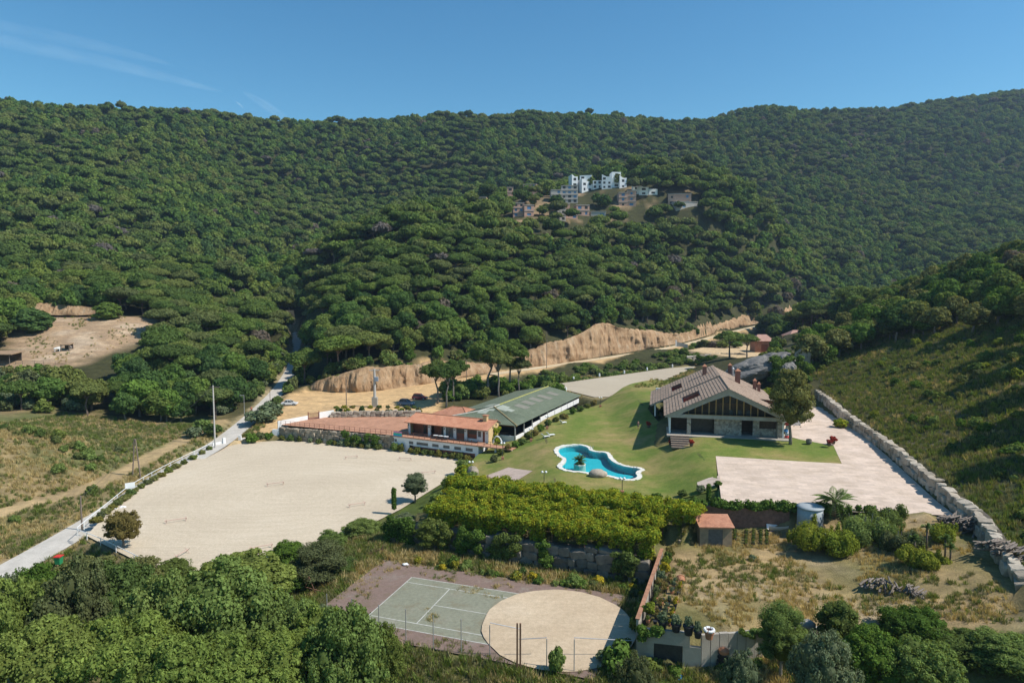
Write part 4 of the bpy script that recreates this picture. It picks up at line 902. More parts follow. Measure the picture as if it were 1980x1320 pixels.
# ------------------------------------------------------------------ main house
def main_house():
    F = Frame((39.3, 119.0), radians(-12.5), 7.0); AP, SL = 8.85, 0.477
    t = empty('main_house', F.P(0, 0, 0), 'large house with steep grey-brown tiled roof, arched concrete gable and stone ground floor', 'house')
    def on_roof(px, py, side):
        d = ray(px, py); sg = 1 if side < 0 else -1          # z = AP + sg*SL*a
        k = SL * sg; A = d[0] * F.c + d[1] * F.s; A0 = -F.o[0] * F.c - F.o[1] * F.s
        tt = (7 + AP + k * A0 - HCAM) / (d[2] - k * A); x, y = d[0] * tt, d[1] * tt
        return ((x - F.o[0]) * F.c + (y - F.o[1]) * F.s, -(x - F.o[0]) * F.s + (y - F.o[1]) * F.c)
    h1 = [on_roof(*p, -1) for p in ((1322, 772), (1350, 756), (1322, 778), (1351, 764))]; h2 = [on_roof(*p, -1) for p in ((1299, 752), (1319, 742), (1300, 759), (1321, 748))]
    def bb(q): return (min(p[0] for p in q), max(p[0] for p in q), min(p[1] for p in q) - 0.2, max(p[1] for p in q) + 0.2)
    H1, H2 = bb(h1), bb(h2)
    # decks
    def deck(a0, a1, n0, n1, lift, holes):
        mb = MB(); A = sorted({a0, a1} | {q for r in holes for q in r[:2]}); Nn = sorted({n0, n1} | {q for r in holes for q in r[2:]})
        for i in range(len(A) - 1):
            for j in range(len(Nn) - 1):
                if any(r[0] < (A[i] + A[i + 1]) / 2 < r[1] and r[2] < (Nn[j] + Nn[j + 1]) / 2 < r[3] for r in holes): continue
                q = [(A[i], Nn[j]), (A[i + 1], Nn[j]), (A[i + 1], Nn[j + 1]), (A[i], Nn[j + 1])]
                mb.hexa([F.P(a, n, AP - SL * abs(a) + lift - 0.32) for a, n in q], [F.P(a, n, AP - SL * abs(a) + lift - 0.05) for a, n in q])
        return mb.build('roof_deck', M_CONC, t)
    def tiles(par, a0, a1, n0, n1, lift, holes, seed):
        r = random.Random(seed); mb = MB(); na = int(abs(a1 - a0) / 0.56); nn = int((n1 - n0) / 0.52); sg = 1 if a1 > a0 else -1; da = abs(a1 - a0) / na; dn = (n1 - n0) / nn
        for i in range(na):
            for j in range(nn):
                u0 = a0 + sg * i * da; u1 = u0 + sg * (da + 0.06); m0 = n0 + j * dn; m1 = m0 + dn * 0.96; c = ((u0 + u1) / 2, (m0 + m1) / 2)
                if any(q[0] < c[0] < q[1] and q[2] < c[1] < q[3] for q in holes): continue
                jz = r.uniform(0, 0.02); z0 = AP - SL * abs(u0) + lift + 0.0 + jz; z1 = AP - SL * abs(u1) + lift + 0.085 + jz + r.uniform(0, 0.015)
                lo = [F.P(u0, m0, z0 - 0.03), F.P(u1, m0, z1 - 0.06), F.P(u1, m1, z1 - 0.06), F.P(u0, m1, z0 - 0.03)]; hi = [F.P(u0, m0, z0), F.P(u1, m0, z1), F.P(u1, m1, z1), F.P(u0, m1, z0)]
                if sg < 0: lo = lo[::-1]; hi = hi[::-1]
                mb.hexa(lo, hi)
        o = mb.build('roof_tiles', M_BROWN, par); o['kind'] = 'stuff'; return o
    d1 = deck(-11.2, 0, -0.35, 17, 0, [H1]); tiles(d1, 0, -11.3, -0.45, 17, 0, [H1], 1)
    d2 = deck(-14.0, 0, 17, 36, 0.28, [H2]); tiles(d2, 0, -14.1, 17, 36.1, 0.28, [H2], 2)
    d3 = deck(0, 11.2, -0.35, 36, 0, []); tiles(d3, 0, 11.3, -0.45, 36.1, 0, [], 3)
    mb = MB(); mb.tube([F.P(0, -0.45, AP + 0.05), F.P(0, 36.1, AP + 0.12)], 0.16, 6); mb.build('ridge_tiles', M_BROWN, d3)
    M_RB = simple('red_brick_lining', (0.27, 0.10, 0.065), 0.9, 0.2, 3)
    for q, li, dk in ((H1, 0, d1), (H2, 0.28, d2)):           # sunken roof terraces
        mb = MB(); zt = lambda a: AP - SL * abs(a) + li - 0.06; zb = zt(q[0]) - 1.0
        c = [(q[0], q[2]), (q[1], q[2]), (q[1], q[3]), (q[0], q[3])]
        V = [F.P(a, n, zb) for a, n in c] + [F.P(a, n, zt(a) + 0.1) for a, n in c]; mb.add(V, [(0, 1, 2, 3), (0, 4, 5, 1), (1, 5, 6, 2), (2, 6, 7, 3), (3, 7, 4, 0)]); mb.build('sunken_roof_terrace', M_RB, dk)
    # gable front with arched opening
    def inner(a):
        if a < -8.2 or a > 9.2: return None
        lim = AP - SL * abs(a) - 0.95 - 0.3 * max(0, 1 - abs(a) / 3.0)
        if a < -7.4: lim = min(lim, 3.85 + 0.9 * sqrt(max(0, 1 - ((-7.4 - a) / 0.8) ** 2)))
        return max(lim, 3.85)
    mb = MB(); S = [-11.0, -9.5] + list(np.arange(-8.2, 9.25, 0.3)) + [9.4, 11.0]
    for a, b in zip(S[:-1], S[1:]):
        za, zb_ = AP - SL * abs(a) - 0.33, AP - SL * abs(b) - 0.33; m = (a + b) / 2
        ia, ib = inner(a), inner(b)
        if ia is None or ib is None: ia = ib = 3.2
        if za - ia < 0.03 and zb_ - ib < 0.03: continue
        q0, q1 = (-0.15, 0.35); mb.hexa([F.P(a, q0, ia), F.P(b, q0, ib), F.P(b, q1, ib), F.P(a, q1, ia)], [F.P(a, q0, za), F.P(b, q0, zb_), F.P(b, q1, zb_), F.P(a, q1, za)])
    g = mb.build('gable', M_CONC, t)
    F.bx('balcony_edge', M_CONC, t, -8.2, 11.0, -0.2, 0.35, 3.2, 3.84); F.bx('balcony_floor', M_DWOOD, t, -10.8, 10.8, 0.36, 16, 3.3, 3.62); F.bx('handrail', M_WOOD, t, -7.6, 8.6, -0.1, 0.1, 3.845, 3.93)
    mw, mg = MB(), MB(); S2 = list(np.arange(-8.4, 9.3, 0.6))
    for a, b in zip(S2[:-1], S2[1:]):
        t0, t1 = AP - SL * abs(a) - 0.36, AP - SL * abs(b) - 0.36
        q = lambda x, n, h: F.P(x, n, h)
        mw.hexa([q(a, 3.4, 3.62), q(b, 3.4, 3.62), q(b, 3.6, 3.62), q(a, 3.6, 3.62)], [q(a, 3.4, min(5.6, t0)), q(b, 3.4, min(5.6, t1)), q(b, 3.6, min(5.6, t1)), q(a, 3.6, min(5.6, t0))])
        if max(t0, t1) > 5.65: mg.hexa([q(a, 3.45, 5.6), q(b, 3.45, 5.6), q(b, 3.55, 5.6), q(a, 3.55, 5.6)], [q(a, 3.45, max(5.6, t0)), q(b, 3.45, max(5.6, t1)), q(b, 3.55, max(5.6, t1)), q(a, 3.55, max(5.6, t0))])
    mw.build('upper_room_wall', simple('brown_boarding', (0.15, 0.10, 0.065), 0.85, 0.2, 2), t); mg.build('upper_glazing', M_DARK, t)
    for i in range(12):
        a = -6.9 + i * 1.22; z1 = min(AP - SL * abs(a) - 0.4, 8.3)
        F.bx('mullion', M_WOOD, t, a - 0.09, a + 0.09, 1.3, 1.5, 3.62, z1)
    F.bx('side_wall', M_WHITE, t, 9.2, 9.7, 0.6, 1.4, 3.62, 4.6)
    mb = MB(); F.box(mb, -10.4, -10.1, 0.4, 16.5, 0, 3.3); F.box(mb, 9.4, 9.7, 0.4, 35, 0, 3.8); F.box(mb, -13.2, -12.9, 17.5, 35, 0, 2.4); F.box(mb, -13, 9.4, 34.6, 35, 0, 3.5); mb.build('outer_wall', M_WHITE, t)
    # ground floor
    F.bx('porch_floor', M_CONC, t, -10.8, 10.4, -1.6, 6, -0.15, 0.14)
    F.bx('pillar', M_MASON, t, -7.2, -6.5, 0.0, 0.7, 0.14, 3.2)
    F.bx('stone_wall_panel', M_MASON, t, -2.3, 2.5, 0.9, 1.4, 0.14, 3.3); F.bx('stone_pier', M_MASON, t, 4.5, 5.6, 1.2, 1.8, 0.14, 3.3); F.bx('stone_pier', M_MASON, t, 8.6, 9.4, 0.4, 3.9, 0.14, 3.3)
    F.bx('patio_glazing', M_DARK, t, -6.5, -2.3, 2.6, 2.7, 0.14, 3.3); F.bx('back_wall', M_DWOOD, t, 2.5, 8.6, 4.0, 4.2, 0.14, 3.3); F.bx('back_wall', M_DWOOD, t, -10.1, -6.5, 3.9, 4.1, 0.14, 3.3)
    F.bx('shutter', M_DWOOD, t, 5.65, 8.55, 1.9, 2.0, 1.5, 3.2); F.bx('bench_wall', M_MASON, t, 5.6, 8.6, 1.6, 1.9, 0.14, 1.45)
    # chimneys
    for px, py, side, w, h in ((1362, 727, -1, 0.85, 2.1), (1426, 740, 1, 1.0, 2.5), (1411, 722, 1, 0.8, 1.9), (1428, 721, 1, 1.1, 1.6), (1459, 753, 1, 0.7, 1.9), (1467, 757, 1, 0.6, 1.6)):
        a, n = on_roof(px, py, side); zb = AP - SL * abs(a) - 0.5
        c = F.bx('chimney', M_BRICK, t, a - w / 2, a + w / 2, n - w / 2, n + w / 2, zb, zb + h + 0.5)
        F.bx('chimney_lip', M_TERRA, c, a - w * 0.62, a + w * 0.62, n - w * 0.62, n + w * 0.62, zb + h + 0.5, zb + h + 0.62)
        mb = MB(); q = [(a - w * .58, n - w * .58), (a + w * .58, n - w * .58), (a + w * .58, n + w * .58), (a - w * .58, n + w * .58)]; mb.add([F.P(x, y, zb + h + 0.62) for x, y in q] + [F.P(a, n, zb + h + 1.15)], [(0, 1, 4), (1, 2, 4), (2, 3, 4), (3, 0, 4)]); mb.build('chimney_cap', M_TERRA, c)
    a, n = on_roof(1417, 727, 1); mb = MB(); mb.lathe(F.P(a, n, AP - SL * a - 0.2), [(0.22, 0), (0.22, 1.9), (0.34, 1.95), (0.1, 2.2)], 10); mb.build('flue', M_METALG, t)
    # dormer on the right slope
    F.bx('dormer_wall', M_RB, t, 7.2, 10.4, 9, 13, 3.6, 5.35); mb = MB(); q = [(6.2, 8.7), (10.8, 8.7), (10.8, 13.3), (6.2, 13.3)]; mb.hexa([F.P(a, n, 5.86 - 0.1 * (a - 6.2) - 0.12) for a, n in q], [F.P(a, n, 5.86 - 0.1 * (a - 6.2)) for a, n in q]); mb.build('dormer_roof', M_BROWN, t)
    # side annex with pale flat roof
    t2 = empty('side_annex', F.P(12.5, 14, 0), 'pale flat-roofed annex behind the garden tree', 'building')
    F.bx('wall', M_WHITE, t2, 11.5, 15.0, 13, 25, -0.1, 3.6); F.bx('roof', simple('pale_grey_roof', (0.40, 0.42, 0.44), 0.8, 0.1, 1), t2, 11.3, 15.4, 12.6, 25.4, 3.6, 3.8); F.bx('window', M_DARK, t2, 12.3, 13.4, 12.95, 12.997, 1.0, 2.3)
    return F
FH = main_house()

# ------------------------------------------------------------------ pool
def pool():
    z = 3.6; cx = sum(p[0] for p in POOL) / len(POOL); cy = sum(p[1] for p in POOL) / len(POOL)
    t = empty('swimming_pool', (cx, cy, z), 'turquoise free-form swimming pool edged with white stones on the lawn', 'pool')
    M_TILE = simple('turquoise_pool_tiles', (0.05, 0.52, 0.60), 0.6, 0.07, 0.5)
    n = len(POOL); mb = MB()
    mb.add([(p[0], p[1], z + 0.1) for p in POOL] + [(p[0], p[1], z - 1.25) for p in POOL], [(i, n + i, n + (i + 1) % n, (i + 1) % n) for i in range(n)]); mb.build('basin_wall', M_TILE, t)
    s = sheet('basin_floor', POOL, lambda x, y: z - 1.2, M_TILE, 2.5); del s['kind']
    for v in s.data.vertices: v.co -= Vector((cx, cy, z))
    s.parent = t
    m = bpy.data.materials.new('pool_water'); m.use_nodes = True; nt = m.node_tree; nt.nodes.remove(nt.nodes['Principled BSDF'])
    tr = N(nt, 'ShaderNodeBsdfTransparent'); tr.inputs[0].default_value = (0.70, 0.97, 0.99, 1); gl = N(nt, 'ShaderNodeBsdfGlossy'); gl.inputs['Roughness'].default_value = 0.04
    fr = N(nt, 'ShaderNodeFresnel'); fr.inputs[0].default_value = 1.33; mx = N(nt, 'ShaderNodeMixShader'); nt.links.new(fr.outputs[0], mx.inputs[0]); nt.links.new(tr.outputs[0], mx.inputs[1]); nt.links.new(gl.outputs[0], mx.inputs[2]); nt.links.new(mx.outputs[0], nt.nodes['Material Output'].inputs[0])
    b = N(nt, 'ShaderNodeBump'); b.inputs['Distance'].default_value = 0.03; nt.links.new(noise(nt, pos_node(nt), 2.2, 3, 0.5), b.inputs['Height']); nt.links.new(b.outputs[0], gl.inputs['Normal'])
    s = sheet('water', POOL, lambda x, y: z - 0.08, m, 2.5); del s['kind']
    for v in s.data.vertices: v.co -= Vector((cx, cy, z))
    s.parent = t
    M_COP = simple('white_coping_stone', (0.66, 0.62, 0.54), 0.9, 0.18, 1.5)
    # coping: one flat stone after another
    P = [Vector(p) for p in POOL]; r = random.Random(4)
    for i in range(n):
        a, b2 = P[i], P[(i + 1) % n]; prv, nxt = P[i - 1], P[(i + 2) % n]
        def out(p, q0, q1): d = (q1 - q0).normalized(); return Vector((-d.y, d.x)) if False else Vector((d.y, -d.x))
        oa, ob = out(a, prv, b2), out(b2, a, nxt)
        if sdist(np.array([a.x + oa.x * 0.4]), np.array([a.y + oa.y * 0.4]), POOL)[0] < 0: oa = -oa; ob = -ob
        k = 2 if (b2 - a).length > 1.1 else 1
        for j in range(k):
            p = a.lerp(b2, j / k + 0.012); q = a.lerp(b2, (j + 1) / k - 0.012); o0 = oa.lerp(ob, j / k); o1 = oa.lerp(ob, (j + 1) / k); w0, w1 = r.uniform(0.5, 0.78), r.uniform(0.5, 0.78); zz = z + 0.13 + r.uniform(0, 0.04)
            pts = [p - o0 * 0.1, q - o1 * 0.1, q + o1 * w1, p + o0 * w0]
            mb = MB(); mb.prism([(v.x, v.y) for v in pts], z - 0.15, zz); mb.build('coping_stone', M_COP, t)
    # island planter
    c = G(1121, 897, z); isl = MB(); isl.lathe((c[0], c[1], z - 1.5), [(1.05, 0), (1.05, 1.52), (0.95, 1.58), (0.8, 1.5)], 18); isl.build('island_planter', M_COP, t)
    mb = MB(); mb.lathe((c[0], c[1], z + 0.08), [(0.85, -0.08), (0.65, 0.2), (0.25, 0.34)], 14); mb.build('island_soil', simple('planter_moss', (0.07, 0.09, 0.03), 1.0, 0.3, 3), t)
    for px, py in ((1144, 868), (1228, 909)):
        q = G(px, py, z); mb = MB()
        for s_ in (-0.25, 0.25): mb.tube([(q[0] + s_, q[1] + 0.3, z - 0.6), (q[0] + s_, q[1], z + 0.7), (q[0] + s_, q[1] - 0.35, z + 0.75), (q[0] + s_, q[1] - 0.5, z + 0.1)], 0.03, 5)
        mb.build('pool_ladder', M_METALG, t)
    return c
ISL = pool()
def boulder(name, px, py, z, r, label, mat=M_STONE, seed=0):
    c = G(px, py, z); mb = MB(); mb.blob((0, 0, r[2] * 0.45), r, 16, 9, 0.07, 0, seed)
    o = link(name, mb.mesh(name, mat, True)); o.location = c; o.rotation_euler = (0, 0, seed); return tag(o, label, 'boulder')
boulder('boulder', 1156, 921, 3.65, (1.5, 1.0, 0.85), 'big rounded granite boulder on the edge of the swimming pool', seed=3)
boulder('boulder', 914, 918, 0.7, (1.5, 1.1, 1.1), 'grey boulder beside the lamp at the lawn corner near the riding arena', seed=5)
# ------------------------------------------------------------------ stone walls
stone_wall('terrace_wall', [(TWL[0], TWL[1], Z_AR), (BP(0, 0)[0], BP(0, 0)[1], Z_AR)], [2.6, 3.05], 'rough stone retaining wall between red terrace and sandy riding arena', 1.05, M_STONED, 1.0, 0.05, seed=2)
stone_wall('planting_wall', [G(640, 807, Z_TE), G(720, 806, Z_TE), G(812, 805, Z_TE)], [1.2, 1.7, 1.5], 'low grey stone wall between the red terrace and the parked cars', 0.85, M_STONE, 0.9, 0.05, seed=3)
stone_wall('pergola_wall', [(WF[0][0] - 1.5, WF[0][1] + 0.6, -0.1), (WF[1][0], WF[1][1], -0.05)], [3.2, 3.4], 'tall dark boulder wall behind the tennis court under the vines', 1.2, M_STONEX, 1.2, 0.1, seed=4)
stone_wall('hillside_wall', WALLR[:-1], [1.7, 1.9, 2.0, 2.0, 2.1, 2.2, 1.8, 1.4], 'long pale boulder wall holding up the right hillside beside the driveway', 1.1, M_STONE, 1.1, 0.12, seed=5)
stone_wall('yard_wall', [G(1333, 704, 5.0), G(1390, 700, 5.6), G(1440, 698, 6.5)], [3.0, 3.4, 3.0], 'ivy-grown stone wall below the sandy yard with flat pines', 1.5, M_STONE, 1.2, 0.1, seed=6)
# ------------------------------------------------------------------ small foliage kinds
def foliage(name, puffs, n, size, mat, parent=None, seed=0, off=(0, 0, 0), zmin=-0.5, core=0.8, aspect=1.0, jit=0.4, shell=(0.84, 1.12)):
    rng = np.random.default_rng(seed); V, F, lv = leaf_arrays([(p[0] - off[0], p[1] - off[1], p[2] - off[2]) + tuple(p[3:]) for p in puffs], n, size, rng, zmin, aspect, shell, jit, core)
    return link(name, nmesh(name, V, F, mat, False, lv), parent)
M_VINE = leafmat('vine_leaves', [(0.17, 0.25, 0.028), (0.19, 0.265, 0.03)], 0.38, None, ((0.36, 0.34, 0.03), 1.3))
M_IVY = leafmat('ivy_leaves', [(0.091, 0.150, 0.029), (0.111, 0.176, 0.034)], 0.22)
M_SHRUB = leafmat('shrub_leaves', [(0.106, 0.159, 0.046), (0.151, 0.195, 0.051), (0.189, 0.231, 0.053), (0.132, 0.152, 0.066)], 0.38)
M_HEDGE = leafmat('clipped_hedge_leaves', [(0.124, 0.137, 0.034), (0.098, 0.130, 0.036), (0.163, 0.150, 0.036)], 0.2)
M_BAMB = leafmat('bamboo_leaves', [(0.198, 0.242, 0.033), (0.231, 0.259, 0.037)], 0.32)
M_LIGHT = leafmat('fresh_green_leaves', [(0.190, 0.261, 0.072), (0.172, 0.243, 0.066), (0.210, 0.274, 0.079)], 0.4)
M_BRIGHTP = leafmat('bright_pine_needles', [(0.213, 0.278, 0.063), (0.188, 0.254, 0.059), (0.233, 0.283, 0.070)], 0.42)
M_GREYG = leafmat('grey_green_leaves', [(0.168, 0.204, 0.108), (0.144, 0.180, 0.094)], 0.24)
M_OLIVE = leafmat('olive_brown_leaves', [(0.198, 0.204, 0.072), (0.180, 0.192, 0.066)], 0.35)
M_RUSS = leafmat('russet_leaves', [(0.22, 0.18, 0.06), (0.21, 0.185, 0.055)], 0.38)
M_DKG = leafmat('glossy_dark_leaves', [(0.094, 0.163, 0.030), (0.125, 0.206, 0.037)], 0.35)
M_PALM = leafmat('palm_fronds', [(0.098, 0.150, 0.039), (0.117, 0.169, 0.046)], 0.2)
M_FLOW = leafmat('red_flowers', [(0.35, 0.05, 0.03), (0.30, 0.06, 0.05)], 0.2)
M_YFLOW = leafmat('yellow_flowers', [(0.40, 0.32, 0.03), (0.24, 0.23, 0.03)], 0.2)
M_HOUSET = leafmat('laurel_leaves', [(0.20, 0.205, 0.065), (0.21, 0.215, 0.07)], 0.3)
SHR = {}
def shrub_mesh(mat, v):
    k = (mat.name, v)
    if k not in SHR:
        rng = np.random.default_rng(300 + v); pf = oak_puffs(rng, 1.0, 0.62, 8, 0.9); V, F, lv = leaf_arrays(pf, 700, 0.135, rng, -0.6); SHR[k] = nmesh('foliage', V, F, mat, False, lv)
    return SHR[k]
def shrub(p, r, h, mat, label, name='shrub', group=None, cat='shrub'):
    o = link(name, shrub_mesh(mat, random.randrange(5))); o.location = p; o.scale = (r, r, h / 1.5); o.rotation_euler = (0, 0, rnd(0, 6)); return tag(o, label, cat, group)
PR = {}
def tufts(pf, rng, k, q):
    out = []
    for p in pf:
        for _ in range(k):
            z = rng.uniform(-.35, 1); a = rng.uniform(0, 2 * pi); s = sqrt(1 - z * z); r = rng.uniform(.55, 1.3) * q; m = (p[3] + p[5]) / 2
            out.append((p[0] + p[3] * .93 * s * cos(a), p[1] + p[4] * .93 * s * sin(a), p[2] + p[5] * .93 * z, m * r, m * r, m * r * rng.uniform(.7, 1.1)))
    return out
def near_crown(kind, mat, v, n, sz):
    k = (kind, mat.name, v, n)
    if k not in PR:
        rng = np.random.default_rng(500 + v * 7 + n % 97); pf = pine_puffs(rng, 4.5, 7.5, 13) if kind == 'pine' else oak_puffs(rng, 3.2, 4.0, 18, 1.0) if kind == 'oak' else oak_puffs(rng, 3.2, 6.0, 15, 1.9)
        if n > 4000:
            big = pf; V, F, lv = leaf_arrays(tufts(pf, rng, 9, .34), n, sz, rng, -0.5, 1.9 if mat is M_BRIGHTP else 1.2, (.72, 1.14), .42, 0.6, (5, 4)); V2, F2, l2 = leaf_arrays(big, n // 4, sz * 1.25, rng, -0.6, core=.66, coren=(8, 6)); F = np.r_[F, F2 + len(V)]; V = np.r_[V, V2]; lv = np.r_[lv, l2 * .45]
        else: V, F, lv = leaf_arrays(pf, n, sz, rng, -0.45, coren=(9, 6))
        PR[k] = (nmesh('crown', V, F, mat, False, lv), trunk_mesh('trunk', rng, pf[0][2], 0.24, pf, M_BARKG, 7), 4.5 if kind == 'pine' else 3.2, pf[0][2])
    return PR[k]
def tree(px, py, D, R, kind, mat, name, label, n=9000, sz=0.15, v=0, vs=None, base=None, group=None):
    """px,py: middle of the crown in the photo at distance D; R crown radius; foot on the ground below"""
    c = at(px, py, D); g = float(hz(c[0], c[1])) if base is None else base; cr, tr, R0, H0 = near_crown(kind, mat, v, n, sz)
    s = R / R0; zs = (c[2] - g) / H0 if vs is None else vs * s
    if vs is None: zs = min(max(zs, 0.55 * s), 1.7 * s)
    o = empty(name, (c[0], c[1], c[2] - zs * H0), label, 'tree', group, rnd(0, 6.28)); o.scale = (s, s, zs); link('trunk', tr, o); link('crown', cr, o); return o

# ------------------------------------------------------------------ pergolas under vines
def pergola(name, off, t0, t1, z0, ztop, width, hang, label, seed):
    r = random.Random(seed); A, B = wl(t0, off), wl(t1, off); L = hypot(B[0] - A[0], B[1] - A[1]); e = ((B[0] - A[0]) / L, (B[1] - A[1]) / L); nn = (-e[1], e[0])
    t = empty(name, (A[0], A[1], z0), label, 'pergola'); pf = []
    P = lambda s, w, z: (A[0] + e[0] * s + nn[0] * w, A[1] + e[1] * s + nn[1] * w, z)
    for i in range(int(L / 0.9) + 1):
        s = i * 0.9
        for w in np.arange(0.3, width, 0.95): pf.append(P(s + r.uniform(-.4, .4), w + r.uniform(-.3, .3), ztop - 0.35 + (.14 * w if width > 5 else 0) + r.uniform(-.45, .35)) + (r.uniform(.4, .95), r.uniform(.4, .95), r.uniform(.3, .65)))
        h = hang * (0.3 + 0.7 * r.random()) * (1.0 if hang < 3 or s < L * .5 else .62)
        for k in range(int(h / 0.6)): pf.append(P(s + r.uniform(-.3, .3), -0.05 + r.uniform(-.15, .3), ztop - 0.6 - 0.6 * k) + (r.uniform(.4, .7), r.uniform(.3, .5), r.uniform(.4, .6)))
    foliage('vines', pf, 66000, 0.115, M_VINE, t, seed, (A[0], A[1], z0), core=.6, shell=(.7, 1.25), jit=.5)
    n = int(L / 4)
    for i in range(n + 1):
        for w in (0.6, width - 0.4):
            mb = MB(); a = P(i * L / n, w, z0 - 0.3); mb.bar(a, (a[0], a[1], ztop + (0.25 if i % 2 else -0.1)), 0.06); mb.build('post', M_RUST, t)
    return t
pergola('vine_pergola', 0.7, 0.14, 1.03, 3.2, 5.6, 6.8, 4.9, 'long yellow-green vine pergola in front, spilling down the boulder wall', 71)
pergola('vine_pergola', 7.0, 0.12, 1.16, 4.7, 7.2, 3.8, 2.9, 'second vine pergola behind the front one, along the lawn edge', 72)
def ivy_on(p0, p1, n, r0, mat, label, name='climbing_plant', leaves=2500, seed=1, size=0.14, cat='climbing plant'):
    r = random.Random(seed); pf = []
    for i in range(n):
        s = r.random(); u = r.random(); pf.append(tuple(p0[k] + (p1[k] - p0[k]) * (s if k < 2 else u) + (r.uniform(-.2, .2) if k < 2 else 0) for k in range(3)) + (r0 * r.uniform(.6, 1.2), r0 * r.uniform(.5, .9), r0 * r.uniform(.6, 1.1)))
    o = empty(name, p0, label, cat); foliage('leaves', pf, leaves, size, mat, o, seed, p0); return o
w0 = WF[0]; 
for k, (t0, t1, lab, r_, nl) in enumerate(((-0.05, 0.06, 'bushy growth hiding the left end of the boulder wall', .95, 4500), (0.13, 0.24, 'dense creeper on the left part of the boulder wall', .9, 4500), (0.28, 0.37, 'leafy shrub climbing the boulder wall left of the dark stones', .8, 3500), (0.42, 0.53, 'green creeper hanging down the middle of the boulder wall', .75, 3500), (0.62, 0.66, 'small creeper on the boulder wall above the round sand pen', .5, 1800), (0.9, 0.97, 'creeper at the right end of the boulder wall', .6, 2000))):
    a, b = wl(t0, -0.4), wl(t1, -0.4); ivy_on((a[0], a[1], 0.2), (b[0], b[1], 3.4), 18, r_, (M_IVY, M_SHRUB)[k % 2], lab, seed=80 + k, leaves=nl, size=.11)
